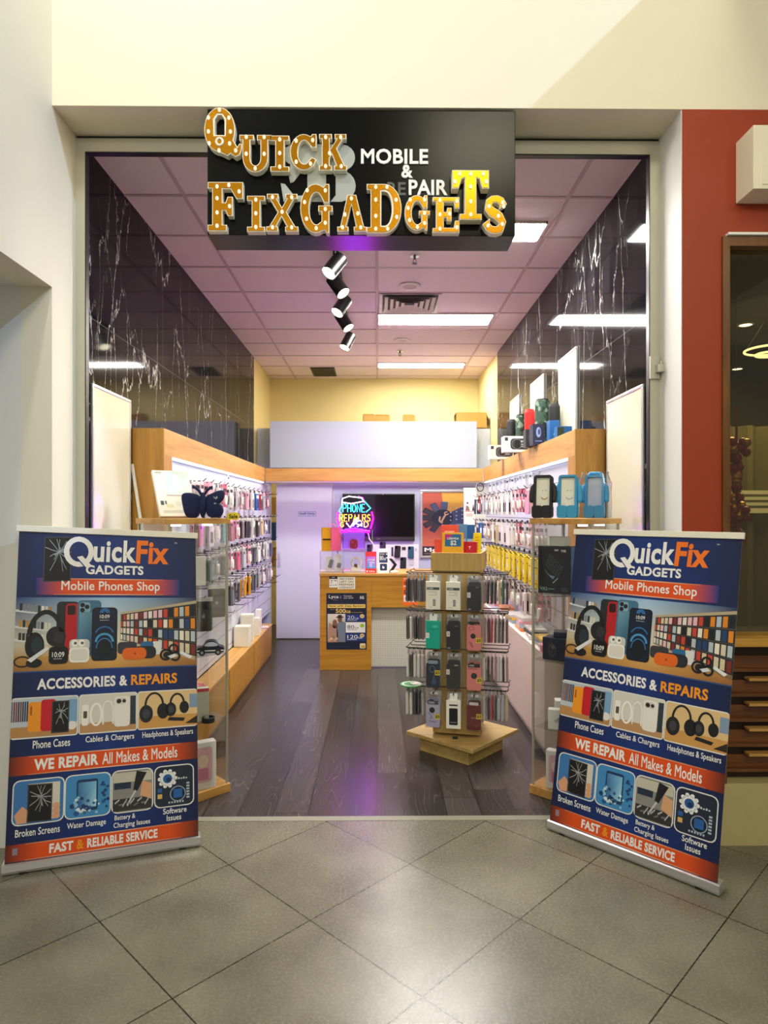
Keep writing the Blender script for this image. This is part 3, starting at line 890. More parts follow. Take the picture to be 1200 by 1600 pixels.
G_['E'] = ([(0, 0), (.96, 0), (.96, .34), (.80, .34), (.76, .14), (.40, .14), (.40, .42), (.50, .42), (.52, .33), (.68, .33), (.68, .70), (.52, .70), (.50, .58), (.40, .58), (.40, .86), (.76, .86), (.80, .68), (.96, .68), (.96, 1), (0, 1), (0, .87), (.12, .87), (.12, .13), (0, .13)], None, [(.26, .1), (.26, .5), (.26, .9), (.86, .88), (.86, .14), (.6, .52)])
G_['T'] = ([(.2, 0), (.80, 0), (.80, .12), (.66, .12), (.66, .84), (.74, .82), (.82, .63), (1, .63), (1, 1), (0, 1), (0, .63), (.18, .63), (.26, .82), (.34, .84), (.34, .12), (.2, .12)], None, [(.5, .1), (.5, .36), (.5, .66), (.2, .92), (.5, .92), (.84, .92), (.07, .76), (.92, .76)])
G_['U'] = ([(0, 1), (0, .86), (.10, .86), (.10, .38)] + ell(.5, .38, .40, .38, 180, 360, 10)[1:-1] + [(.90, .38), (.90, .86), (1, .86), (1, 1), (.55, 1), (.55, .86), (.66, .86), (.66, .38)] + ell(.5, .38, .16, .2, 360, 180, 8)[1:-1] + [(.34, .38), (.34, .86), (.45, .86), (.45, 1)], None, [(.22, .93), (.22, .48), (.5, .09), (.78, .48), (.78, .93)])
G_['C'] = ([(1, .63), (1, 1), (.84, 1), (.80, .95)] + ell(.52, .5, .52, .5, 62, 300, 16) + [(.88, .12), (1, .3), (.82, .36)] + ell(.54, .5, .24, .33, 310, 48, 12) + [(.82, .63)], None, [(.24, .80), (.24, .22), (.86, .82), (.78, .17)])
G_['G'] = ([(.90, .62), (.90, 1), (.78, 1), (.74, .95)] + ell(.48, .5, .48, .5, 60, 296, 16) + [(.76, .06), (.82, 0), (.90, 0), (.90, .44), (1, .44), (1, .56), (.56, .56), (.56, .44), (.66, .44), (.66, .24)] + ell(.50, .5, .22, .33, 300, 50, 12) + [(.74, .62)], None, [(.22, .86), (.14, .62), (.2, .28), (.5, .09), (.78, .2), (.78, .48), (.78, .86)])
G_['D'] = ([(0, 0), (.5, 0)] + ell(.5, .5, .5, .5, -80, 80, 14) + [(.5, 1), (0, 1), (0, .88), (.11, .88), (.11, .12), (0, .12)], [(.42, .15), (.42, .85), (.52, .85)] + ell(.52, .5, .2, .35, 70, -70, 10) + [(.52, .15)], [(.26, .08), (.26, .34), (.26, .67), (.26, .93), (.58, .93), (.84, .67), (.86, .32), (.6, .08)])
G_['A'] = ([(0, 0), (.38, 0), (.38, .13), (.30, .13), (.48, .74), (.64, .13), (.56, .13), (.56, 0), (1, 0), (1, .13), (.91, .13), (.64, 1), (.34, 1), (.10, .13), (0, .13)], None, [(.48, .89), (.26, .45), (.18, .1), (.70, .48), (.8, .1)])
G_['X'] = ([(0, 0), (.37, 0), (.37, .13), (.31, .13), (.48, .39), (.65, .13), (.59, .13), (.59, 0), (1, 0), (1, .13), (.91, .13), (.64, .51), (.87, .87), (.97, .87), (.97, 1), (.6, 1), (.6, .87), (.65, .87), (.49, .64), (.33, .87), (.38, .87), (.38, 1), (.02, 1), (.02, .87), (.11, .87), (.36, .51), (.09, .13), (0, .13)], None, [(.2, .9), (.8, .9), (.5, .51), (.2, .1), (.8, .1)])
G_['K'] = ([(0, 0), (.46, 0), (.46, .13), (.38, .13), (.38, .34), (.46, .44), (.62, .13), (.54, .13), (.54, 0), (1, 0), (1, .13), (.92, .13), (.64, .60), (.86, .87), (.98, .87), (.98, 1), (.56, 1), (.56, .87), (.64, .87), (.38, .55), (.38, .87), (.46, .87), (.46, 1), (0, 1), (0, .87), (.1, .87), (.1, .13), (0, .13)], None, [(.24, .9), (.24, .1), (.38, .46), (.78, .9), (.8, .1)])
sp = [(.82, .70), (.76, .84), (.58, .90), (.38, .89), (.23, .80), (.21, .68), (.33, .58), (.52, .51), (.70, .42), (.80, .29), (.74, .15), (.56, .09), (.36, .10), (.20, .18), (.13, .32)]
G_['S'] = (ribbon(sp, [.17, .12, .10, .10, .13, .15, .145, .14, .145, .15, .13, .10, .10, .12, .17]), None, [(.80, .80), (.84, .70), (.24, .70), (.62, .45), (.78, .24), (.2, .2)])
G_['Q'] = ([(.62, .02)] + [(.70, .07), (.82, 0), (.94, .04), (1, .16), (1, .26), (.93, .27), (.88, .2), (.82, .28)] + ell(.41, .55, .41, .45, -28, 268, 22) + [(.46, .08)], [(.28, .44), (.28, .76), (.36, .85), (.46, .85), (.54, .76), (.54, .44)], [(.12, .78), (.66, .78), (.12, .5), (.7, .5), (.14, .26), (.68, .26), (.41, .94), (.4, .12), (.84, .12)])
YL = 3.222
SEQ = [('Q', 319, 378, 168, 245, 'tall'), ('U', 374, 424, 211, 269, 0), ('I', 422.5, 452, 212, 268, 0), ('C', 453, 494.5, 209.6, 266, 0), ('K', 498.5, 542, 209.6, 266, 0),
       ('F', 324.6, 382, 284.6, 361, 0), ('I', 386, 414, 306, 362, 0), ('X', 416, 466, 303, 361.5, 0), ('G', 469, 519.5, 287.5, 364, 0), ('A', 527, 573, 304.5, 361.5, 0),
       ('D', 573, 627.5, 287.6, 364, 0), ('G', 632, 672, 305, 360, 0), ('E', 676, 719.6, 308, 363.5, 0), ('T', 706, 763.5, 268, 345, 0), ('S', 754.5, 793, 305, 365, 0)]
bulb_mesh = None
for ch, x0, x1, y0, y1, _ in SEQ:
    a, b = spt(x0, y1, YL), spt(x1, y0, YL)
    poly, hole, bulbs = G_[ch]
    mp = lambda p: (a.x + p[0] / 1.0 * (b.x - a.x) if ch != 'I' else a.x + p[0] / 0.62 * (b.x - a.x), a.z + p[1] * (b.z - a.z))
    P1 = [mp(p) for p in poly]; hs = [[mp(p) for p in hole]] if hole else []
    yf = YL - SO.y
    raise_ = -0.012 if ch == 'T' else 0.0
    mb = MB()
    mb.prism(P1, yf + raise_, -0.0005, 0, 'y', holes=hs)
    lt = mb.build('marquee_letter', MAT['marquee_white'], sign)
    d = 0.0042
    gi = inset(P1, d); gh = [inset(h, -d) for h in hs]
    mb = MB(); mb.prism(gi, yf - 0.003 + raise_, yf - 0.0003 + raise_, 0, 'y', holes=gh)
    mb.build('mirror_face', MAT['marquee_gold'], lt)
    if ch == 'Q':
        c = mp((.41, .3)); mb = MB(); mb.tube([(c[0] + 0.016 * math.cos(u), yf - 0.004, c[1] + 0.017 * math.sin(u)) for u in [2 * PI * i / 16 for i in range(16)]], 0.006, 6, closed=True)
        mb.build('curl', MAT['marquee_white'], lt)
    if bulb_mesh is None:
        m_ = MB(); m_.ball((0, 0, 0), 0.0082, 0.009, 0.0105, 10); m_.smooth = True
        bulb_mesh = m_.mesh('bulb', MAT['bulb_glow'])
    for q in bulbs:
        o = bpy.data.objects.new('bulb', bulb_mesh); COL.objects.link(o); o.parent = lt
        c = mp(q) if ch != 'I' else (a.x + q[0] / .62 * (b.x - a.x), a.z + q[1] * (b.z - a.z))
        o.location = (c[0], yf - 0.005 + raise_, c[1])

# ================================================================== NEIGHBOURING SHOP ON THE RIGHT
t = thing('wall_sign_box', 'plain cream box sign on the red wall beside the shop', 'box sign', (1.777, YF - 0.002, 3.18))
MB().box((0, -0.155, 0), (1.2, 0, 0.302)).build('box', MAT['cream_paint'], t, 0.003)
MB().box((0.04, -0.160, 0.02), (1.16, -0.1545, 0.282)).build('front_panel', MAT['cream_paint'], t)
mb = MB()
zt, zs = WZ1, 1.03
mb.box((WX0 + 0.001, 3.235, zs), (WX0 + 0.035, 3.36, zt - 0.001)); mb.box((WX0 + 0.035, 3.235, zt - 0.05), (4.4, 3.36, zt - 0.001)); mb.box((WX0 + 0.001, 3.235, WZ0), (WX0 + 0.02, 3.36, zs))
w1 = struct(mb.build('window_1', MAT['frame_brown']))
struct(MB().box((WX0 + 0.035, 3.29, zs), (4.4, 3.297, zt - 0.05)).build('window_1_pane', MAT['shop_glass'], w1))
struct(MB().box((WX0 + 0.02, 3.22, zt), (4.4, 3.28, zt + 0.012)).build('trim_4', MAT['white_plastic']))
struct(MB().box((WX0 + 0.02, 3.20, 0.99), (4.4, 3.40, 1.03)).build('trim_5', MAT['sill_oak'], bevel=0.003))
# timber drawers under the sill
t = thing('drawer_cabinet', 'dark timber cabinet of wide drawers under the right-hand shop window', 'cabinet', (WX0 + 0.02, 3.30, WZ0))
MB().box((0, 0.02, 0), (2.6, 0.5, 0.68)).build('carcass', MAT['brown_dark'], t)
for k in range(5):
    z = 0.045 + k * 0.125
    dr = MB().box((0.0, 0, z), (1.35, 0.03, z + 0.075)).build('drawer', MAT['walnut'], t, 0.003)
    MB().box((0.0, -0.035, z + 0.0), (1.35, 0.0, z + 0.016)).build('ledge', MAT['walnut'], dr, 0.002)
    if k < 4: MB().box((0.12, -0.05, z + 0.082), (0.95, 0.0, z + 0.096)).build('pull_lip', MAT['oak_x'], dr, 0.002)
# room behind the glass
for nm_, a, b in (('wall_neighbour_back', (1.62, 6.6, 0), (5.0, 6.7, 3.4)), ('wall_neighbour_left', (1.585, 3.37, 0), (1.62, 6.7, 3.5)), ('ceiling_neighbour', (1.62, 3.37, 3.05), (5.0, 6.6, 3.12)), ('floor_neighbour', (1.62, 3.53, -0.05), (5.0, 6.6, 0.0))):
    struct(MB().box(a, b).build(nm_, MAT['dark_room']))
mb = MB(); n = 60
cv = [(1.75 + 2.3 * i / n, 5.3 + 0.05 * math.sin(i * 1.3)) for i in range(n + 1)]
mb.add([(x, y, 0.02) for x, y in cv] + [(x, y, 2.35) for x, y in cv], [(i, i + 1, n + 2 + i, n + 1 + i) for i in range(n)])
mb.add([(x, y + 0.012, 0.02) for x, y in cv] + [(x, y + 0.012, 2.35) for x, y in cv], [(i + 1, i, n + 1 + i, n + 2 + i) for i in range(n)])
mb.smooth = True
tag(mb.build('curtain', MAT['curtain']), 'dull olive curtain hanging behind the glass of the neighbouring shop', 'curtain')
for px, py, lab in ((1165, 507, 'upper of two small downlights behind the neighbouring shop window'), (1152, 576, 'lower of two small downlights behind the neighbouring shop window')):
    q = atZ(px, py, 3.046)
    t = thing('downlight', lab, 'downlight', (q.x, q.y, 3.047))
    mb = MB(); mb.cyl((0, 0, 0), (0, 0, -0.004), 0.045, n=20); mb.build('lamp', MAT['downlight_glow'], t)
    mb = MB(); mb.lathe([(0.046, 0.002), (0.06, 0.0), (0.06, -0.006), (0.046, -0.008)], n=20); mb.build('trim_ring', MAT['vent_white'], t)
q = atY(1203, 547, 4.6)
t = thing('ring_pendant', 'pendant lamp of two lit rings behind the neighbouring shop window', 'pendant lamp', q)
for r, z in ((0.16, 0.0), (0.09, -0.03)):
    mb = MB(); mb.tube([(r * math.cos(2 * PI * i / 32), r * math.sin(2 * PI * i / 32), z) for i in range(32)], 0.008, 8, closed=True); mb.smooth = True; mb.build('ring', MAT['ring_glow'], t)
mb = MB()
for a in (0.4, 2.5, 4.6): mb.cyl((0.16 * math.cos(a), 0.16 * math.sin(a), 0), (0, 0, 3.05 - q.z), 0.0015, n=6)
mb.build('wire', MAT['black_satin'], t)
t = thing('red_garland', 'red and gold hanging ornament just inside the neighbouring shop window', 'ornament', (1.985, 3.62, 1.50))
rng = random.Random(3)
mb = MB(); m2 = MB()
for i in range(70):
    z = rng.uniform(0, 0.56); r = 0.03 + 0.02 * math.sin(z * 14)
    (mb if i % 3 else m2).ball((rng.uniform(-r, r), rng.uniform(-r, r), z), 0.025, n=8)
mb.cyl((0, 0, 0), (0, 0, 0.74), 0.006, n=6)
mb.smooth = m2.smooth = True
MAT['orn_red'] = plain('orn_red', '#b03018', 0.35); plain('orn_gold', '#d49a40', 0.3, 0.6)
mb.cyl((0, 0, 0.74), (0, 0, 3.05 - 1.50), 0.0015, n=6)
mb.build('beads', MAT['orn_red'], t); m2.build('gilt_beads', MAT['orn_gold'], t)
lamp('neighbour_fill', 'AREA', (2.9, 4.6, 2.98), 50, (1.0, 0.86, 0.5), 1.2, 1.2, aim=(2.9, 4.6, 0))  # added fill lamp, brightens the room behind the glass
# ================================================================== BANNERS
CW, CN, CO, CB = H('#f2f2f0'), H('#0c2a66'), H('#e2500f'), H('#0b0d12')
def banner_art(p, seed):
    """p takes u 0..1 across and v 0..1 from the bottom; t() flips so the numbers read from the top"""
    rg = random.Random(11)
    def R_(x0, y0, x1, y1, c, z=1): p.rect(x0, 1 - y1, x1, 1 - y0, c, z)
    def RR(x0, y0, x1, y1, r, c, z=1): p.poly(rr2(x0, 1 - y1, x1, 1 - y0, r), c, z)
    def rr2(x0, y0, x1, y1, r):
        # corner radius given in widths; v is 1.82 times as long
        o = rr(x1 - x0, (y1 - y0) * 1.82, r, 3, (x0 + x1) / 2, (y0 + y1) * 0.91)
        return [(a, b / 1.82) for a, b in o]
    def G(x0, y0, x1, y1, tl, tr, br, bl, z=1): p.grad(x0, 1 - y1, x1, 1 - y0, bl, br, tr, tl, z)
    def T(s, x0, y0, x1, y1, c, b=0.02, z=6, sh=0.0): p.text(s, x0, 1 - y1, x1, 1 - y0, c, b, z, sh)
    def E(cx, cy, rx, c, z=1, k=1.0): p.ell(cx, 1 - cy, rx, rx * k / 1.82, c, z)
    def RG(cx, cy, rx, t_, c, z=1, a0=0, a1=360, k=1.0):
        a = ell(cx, 0, rx, rx * k, a0, a1, 20); b = ell(cx, 0, rx - t_, rx * k - t_, a0, a1, 20); n = len(a)
        f = lambda q: (q[0], 1 - cy + q[1] / 1.82)
        full = abs(a1 - a0) >= 360
        p._add([f(q) for q in a + b], [(i, (i + 1) % n, n + (i + 1) % n, n + i) for i in range(n if full else n - 1)], c, z)
    def P_(pts, c, z=1): p.poly([(x, 1 - y) for x, y in pts], c, z)
    def L_(pts, w, c, z=1): p.line([(x, 1 - y) for x, y in pts], w, c, z)
    navy, deep = H('#08307c'), H('#041846')
    for i in range(8):
        G(0, i / 8, 0.5, (i + 1) / 8, deep, navy, navy, deep, 0); G(0.5, i / 8, 1, (i + 1) / 8, navy, deep, deep, navy, 0)
    def cracked(x0, y0, x1, y1, tilt=0.0, z=3, n=13):
        P_([(x0, y0), (x1, y0 + tilt), (x1, y1 + tilt), (x0, y1)], H('#3a3d42'), z)
        d = 0.006
        P_([(x0 + d, y0 + d * .6), (x1 - d, y0 + tilt + d * .6), (x1 - d, y1 + tilt - d * .6), (x0 + d, y1 - d * .6)], CB, z + 1)
        cx, cy = x0 + (x1 - x0) * .55, y0 + (y1 - y0) * .33
        for i in range(n):
            a = 2 * PI * i / n + rg.uniform(-.2, .2); r = rg.uniform(.45, 1.0)
            q = (min(max(cx + math.cos(a) * r * (x1 - x0) * .6, x0 + d), x1 - d), min(max(cy + math.sin(a) * r * (y1 - y0) * .5, y0 + d), y1 - d))
            m = ((cx + q[0]) / 2 + rg.uniform(-.006, .006), (cy + q[1]) / 2 + rg.uniform(-.004, .004))
            L_([(cx, cy), m, q], 0.0022, H('#aab0b6'), z + 2)
            if i % 3 == 0: P_([(cx, cy), m, (m[0] + .012, m[1] + .006)], H('#8c9298'), z + 2)
    # masthead
    cracked(0.135, 0.022, 0.285, 0.165, -0.004)
    # Q drawn as a ring with a tail so that it leans like the logo
    RG(0.325, 0.066, 0.083, 0.030, CW, 6, k=1.08)
    P_([(0.315, 0.083), (0.345, 0.079), (0.40, 0.112), (0.365, 0.116)], CW, 7); P_([(0.315, 0.083), (0.365, 0.116), (0.36, 0.118), (0.31, 0.085)], navy, 7)
    T('uick', 0.405, 0.024, 0.645, 0.098, CW, 0.03, 6, 0.05)
    T('Fix', 0.645, 0.022, 0.835, 0.100, H('#f5780f'), 0.035, 6, 0.09)
    T('TM', 0.872, 0.024, 0.887, 0.029, CW, 0.0)
    T('GADGETS', 0.365, 0.108, 0.69, 0.138, CW, 0.035)
    def band(y0, y1, full):
        a, b = (0.0, 1.0) if full else (0.10, 0.90)
        edge = H('#5a2112') if full else navy
        w = 0.16
        G(a, y0, a + w, y1, edge, CO, CO, edge, 2); R_(a + w, y0, b - w, y1, CO, 2); G(b - w, y0, b, y1, CO, edge, edge, CO, 2)
        for yy in (y0, y1 - 0.003):
            G(a + w * .6, yy, .5, yy + .003, H('#c9764a'), H('#f7c9a6'), H('#f7c9a6'), H('#c9764a'), 3); G(.5, yy, b - w * .6, yy + .003, H('#f7c9a6'), H('#c9764a'), H('#c9764a'), H('#f7c9a6'), 3)
    band(0.152, 0.205, False)
    T('Mobile Phones Shop', 0.235, 0.160, 0.785, 0.199, CW, 0.012)
    # shop picture
    Y0, Y1 = 0.213, 0.442
    G(0, Y0, .5, .36, H('#123c7c'), H('#9fc4e6'), H('#e9e4d2'), H('#c2bda6'), 2); G(.5, Y0, 1, .36, H('#9fc4e6'), H('#0d2758'), H('#8a7a58'), H('#e9e4d2'), 2)
    G(0, .36, .5, .40, H('#c2bda6'), H('#efe6cc'), H('#dcbf86'), H('#b98e4c'), 2); G(.5, .36, 1, .40, H('#efe6cc'), H('#c29a5a'), H('#c0924e'), H('#dcbf86'), 2)
    G(0, .395, .5, Y1, H('#bb8842'), H('#e2b368'), H('#c8924a'), H('#8f5f28'), 3); G(.5, .395, 1, Y1, H('#e2b368'), H('#b98445'), H('#8a5a26'), H('#c8924a'), 3)
    for yy in (.262, .312, .352):
        P_([(0, yy - .012), (.2, yy + .004), (.2, yy + .009), (0, yy - .005)], H('#d7d9d8'), 3)
        for i in range(9):
            c = rg.choice(['#2a2e33', '#d9d2c4', '#b9893e', '#7e8790', '#efeae0'])
            R_(.02 + i * .019, yy - .03 + i * .0013, .034 + i * .019, yy - .008 + i * .0013, H(c), 4)
    P_([(.56, .262), (1, .222), (1, .425), (.56, .352)], H('#b8a888'), 3)
    pal = ['#17181c', '#e8e3d4', '#d9cdb4', '#c8402c', '#e08a1e', '#1f3f6e', '#e9b9c4', '#efe6d4', '#4a4452', '#b7c4cc', '#7a2a24', '#d7c9a0']
    for j in range(4):
        for i in range(16):
            f0, f1 = i / 16.0, (i + .74) / 16.0
            def pt(f, g):
                f = f ** 1.25
                x = .565 + .435 * f
                t0 = .268 - .036 * f; t1 = .350 + .062 * f
                return (x, t0 + (t1 - t0) * g)
            g0, g1 = j / 4.0 + .03, j / 4.0 + .225
            P_([pt(f0, g0), pt(f1, g0), pt(f1, g1), pt(f0, g1)], H(rg.choice(pal)), 5)
        P_([pt(0, g0 - .03), pt(1, g0 - .03), pt(1, g1 + .022), pt(0, g1 + .022)], H('#23252e'), 4)
    # goods on the table
    def phone(x0, y0, x1, y1, c, z): RR(x0, y0, x1, y1, .022, H(c), z)
    phone(.215, .226, .335, .385, '#22252b', 5)
    phone(.262, .232, .335, .392, '#b8161f', 6); RR(.272, .238, .315, .268, .01, H('#2a0c10'), 7)
    phone(.325, .222, .455, .40, '#3e7090', 7); G(.335, .26, .445, .395, H('#6f9fb8'), H('#4a7c98'), H('#1d4a6e'), H('#2a5a80'), 8); RR(.335, .228, .395, .262, .015, H('#7fa6ba'), 8)
    for a, b in ((.352, .237), (.377, .243), (.352, .253)): E(a, b, .013, H('#11161c'), 9)
    phone(.405, .245, .545, .415, '#0b0e13', 9); RR(.413, .25, .537, .41, .018, H('#0a1a34'), 10)
    RG(.475, .355, .052, .012, H('#4a9ad0'), 11, 0, 180); RG(.475, .335, .055, .008, H('#2a6aa8'), 11, 20, 160); E(.475, .375, .045, H('#06101e'), 11, 1.3); RG(.475, .375, .046, .006, H('#2c7cb8'), 12, 0, 180, 1.3)
    RG(.475, .262, .028, .02, H('#2a6aa8'), 11, 0, 180)
    T('10:09', .448, .268, .502, .280, CW, .01, 12); R_(.449, .285, .5, .2865, H('#b6c4d4'), 12)
    RG(.16, .335, .098, .026, H('#15171c'), 10, 10, 175, 1.55); E(.105, .362, .05, H('#101217'), 10, 1.5); E(.118, .362, .03, H('#22303e'), 11, 1.6); E(.215, .335, .052, H('#1b1d22'), 10, 1.1); E(.23, .338, .03, H('#2b2d33'), 11, 1.1)
    RG(.045, .41, .045, .008, H('#15161a'), 10, 0, 360, .7); P_([(.07, .405), (.17, .365), (.18, .374), (.09, .413)], H('#dfe2e6'), 12); E(.105, .415, .042, H('#101116'), 11, .6)
    RR(.18, .366, .282, .42, .022, H('#101217'), 12); RR(.188, .371, .274, .415, .016, H('#050608'), 13); T('10:09', .198, .383, .262, .399, CW, .01, 14); R_(.205, .403, .25, .405, H('#b4b8be'), 14)
    RR(.287, .345, .395, .38, .02, H('#cfcfca'), 12)
    for a in (.315, .352): E(a, .357, .018, H('#f4f3ee'), 13, 1.2); E(a + .004, .357, .008, H('#55565a'), 14)
    RR(.287, .37, .395, .418, .022, H('#f1efe9'), 13); RR(.296, .376, .386, .412, .018, H('#e0ddd4'), 14)
    RR(.548, .357, .655, .395, .018, H('#34363e'), 10); RR(.675, .357, .75, .385, .018, H('#24679a'), 10); RR(.745, .357, .795, .40, .008, H('#dfe0dd'), 10)
    RR(.60, .372, .765, .412, .03, H('#20252b'), 11); RR(.575, .376, .71, .414, .028, H('#e4671a'), 12); E(.645, .395, .007, H('#a8430a'), 13)
    for cx, cy, r in ((.82, .402, .035), (.865, .383, .03), (.875, .408, .03)): RG(cx, cy, r, .012, H('#131419'), 12)
    P_([(.905, .39), (.975, .41), (.96, .418), (.9, .399)], H('#e6e8ea'), 12); P_([(.83, .407), (.87, .40), (.89, .408), (.85, .415)], H('#dfe2e6'), 13); E(.825, .403, .02, H('#0c0d11'), 13)
    L_([(0, Y1), (.5, Y1 - .002), (1, Y1)], .004, H('#2b4f88'), 4)
    # headline
    T('ACCESSORIES &', .125, .463, .605, .497, CW, .035); T('REPAIRS', .625, .463, .885, .497, H('#f59a16'), .035)
    # three pictures
    def frame(x0, y0, x1, y1, r=.02, tone='#e6d3ac'):
        RR(max(0, x0 - .006), y0 - .0035, min(1, x1 + .006), y1 + .0035, r + .004, H('#e6e6e2'), 2); RR(max(0, x0), y0, min(1, x1), y1, r, H(tone), 3)
    frame(-.004, .522, .338, .638, .012, '#b9c7d2')
    R_(0, .606, .336, .637, H('#b98a52'), 4)
    for i in range(8): R_(.0 + i * .011, .53, .008 + i * .011, .59, H(rg.choice(['#2b3350', '#6a7284', '#b4b8bc', '#7a3a34'])), 4)
    RR(.085, .533, .16, .622, .015, H('#f0981c'), 5); R_(.095, .545, .105, .572, H('#a85c10'), 6); RR(.15, .527, .225, .622, .015, H('#c81626'), 6); cracked(.205, .533, .296, .63, 0, 7, 9)
    RR(.29, .53, .338, .60, .01, H('#7aa6cc'), 5); E(.312, .61, .024, H('#e8e8e4'), 6)
    frame(.352, .522, .655, .638, .012, '#d9d6cc'); R_(.353, .608, .654, .637, H('#bd9062'), 4)
    RR(.362, .55, .398, .615, .012, H('#f2f1ec'), 5); RR(.37, .57, .39, .592, .004, H('#5b4a40'), 6)
    RG(.438, .582, .035, .012, H('#f6f5f1'), 5, 0, 360, 1.9); RG(.50, .566, .03, .007, H('#f2f1ec'), 5, 0, 180, 1.5)
    for a in (.472, .525): R_(a, .56, a + .007, .615, H('#f2f1ec'), 5)
    RR(.535, .53, .62, .625, .018, H('#eceae4'), 6); RR(.543, .535, .60, .555, .012, H('#d4d1c8'), 7); E(.56, .545, .013, H('#22242a'), 8); E(.588, .545, .01, H('#22242a'), 8); R_(.622, .53, .652, .62, H('#2d3844'), 5)
    frame(.668, .522, 1.004, .638, .012, '#e0c08a'); R_(.668, .60, 1, .637, H('#cf9a52'), 4)
    for cx, cy, s in ((.755, .555, 1.0), (.885, .553, .8)):
        RG(cx, cy + .01, .055 * s, .012, H('#16171b'), 6, 0, 190, 1.4); E(cx - .045 * s, cy + .036 * s, .038 * s, H('#1b1d22'), 7, 1.35); E(cx - .045 * s, cy + .036 * s, .02 * s, H('#3a3e46'), 8, 1.4); E(cx + .05 * s, cy + .03 * s, .034 * s, H('#14151a'), 7, 1.35)
    R_(.955, .535, 1.0, .58, H('#7f98b4'), 4); P_([(.84, .606), (.93, .612), (.92, .622), (.83, .617)], H('#16171b'), 7); P_([(.93, .63), (1, .606), (1, .632)], H('#2a2018'), 7)
    T('Phone Cases', .115, .648, .305, .672, CW, .012); T('Cables & Chargers', .385, .648, .645, .672, CW, .012); T('Headphones & Speakers', .69, .648, .975, .672, CW, .012)
    band(.693, .748, True)
    T('WE REPAIR', .125, .703, .455, .737, CW, .04); T('All Makes & Models', .475, .702, .885, .738, CW, .014)
    # four icons
    ic = [(.03, .278), (.29, .518), (.532, .745), (.762, .972)]
    tones = ['#3a78b8', '#3f8cc8', '#8a8a86', '#1b2638']
    for (a, b), tn in zip(ic, tones): frame(a, .765, b, .89, .03, tn)
    P_([(.1, .775), (.26, .775), (.26, .88), (.2, .885)], H('#d9d4c8'), 4); P_([(.035, .862), (.075, .838), (.12, .86), (.115, .886), (.05, .888)], H('#d9a27c'), 5); cracked(.098, .776, .222, .886, .002, 5, 12)
    for k in range(3): E(.243, .845 + k * .015, .02, H('#dba783'), 5, .8)
    RR(.345, .778, .455, .872, .012, H('#16365e'), 5); G(.353, .786, .447, .862, H('#3f7cb4'), H('#7fc0ea'), H('#a8dcf6'), H('#1f5c9c'), 6)
    for i in range(26): E(rg.uniform(.3, .51), rg.uniform(.83, .882), rg.uniform(.005, .014), H(rg.choice(['#d3ecfa', '#8cc4ea', '#1c5a9a', '#123c70'])), 7)
    for i in range(10): E(rg.uniform(.46, .51), rg.uniform(.79, .85), rg.uniform(.004, .01), H('#1a4478'), 7)
    R_(.535, .77, .742, .80, H('#c7c2b4'), 4); R_(.535, .85, .742, .887, H('#2e2f33'), 4); R_(.54, .80, .63, .82, H('#1d2d44'), 5)
    P_([(.66, .768), (.715, .775), (.665, .83), (.642, .826)], H('#15161a'), 6); L_([(.655, .828), (.61, .872)], .008, H('#c5c8cc'), 6); P_([(.69, .80), (.742, .81), (.742, .86), (.68, .845)], H('#dba57c'), 5)
    for i in range(9):
        x = .545 + i * .02; L_([(x, .862 + (i % 3) * .006), (x + .024, .852 + (i % 2) * .015)], .005, H(['#b9bcc0', '#6f7278'][i % 2]), 6)
    E(.83, .803, .043, H('#eef1f4'), 5)
    for i in range(10):
        a = 2 * PI * i / 10; E(.83 + .044 * math.cos(a), .803 + .044 * math.sin(a) / 1.82, .011, H('#eef1f4'), 5)
    E(.83, .803, .026, H('#1d5a9c'), 6); E(.835, .806, .013, H('#0e2c58'), 7)
    P_([(.84, .838), (.925, .83), (.93, .872), (.845, .88)], H('#0c1422'), 5); RR(.862, .838, .912, .866, .004, H('#245fa8'), 7); RG(.887, .853, .045, .006, H('#8fa2ba'), 6)
    R_(.775, .85, .80, .864, H('#d9b46a'), 6); R_(.775, .832, .80, .845, H('#245fa8'), 6)
    for i in range(6): R_(.86 + i * .014, .802 + (i % 2) * .002, .869 + i * .014, .808, H('#c9d2dc'), 6); R_(.935, .82 + i * .009, .952, .8255 + i * .009, H('#b4c0cc'), 6); R_(.835 + i * .015, .876, .844 + i * .015, .882, H('#b4c0cc'), 6)
    T('Broken Screens', .045, .903, .265, .925, CW, .012); T('Water Damage', .30, .903, .50, .925, CW, .012)
    T('Battery &', .545, .898, .655, .917, CW, .012); T('Charging Issues', .54, .920, .735, .940, CW, .012); T('Software', .805, .896, .935, .914, CW, .012); T('Issues', .825, .918, .905, .936, CW, .012)
    band(.945, .994, True)
    T('FAST', .215, .955, .335, .983, CW, .04); T('&', .352, .955, .388, .983, H('#f59a16'), .03); T('RELIABLE SERVICE', .405, .955, .775, .983, CW, .04)
    R_(.035, .955, .06, .975, H('#8d8290'), 3)

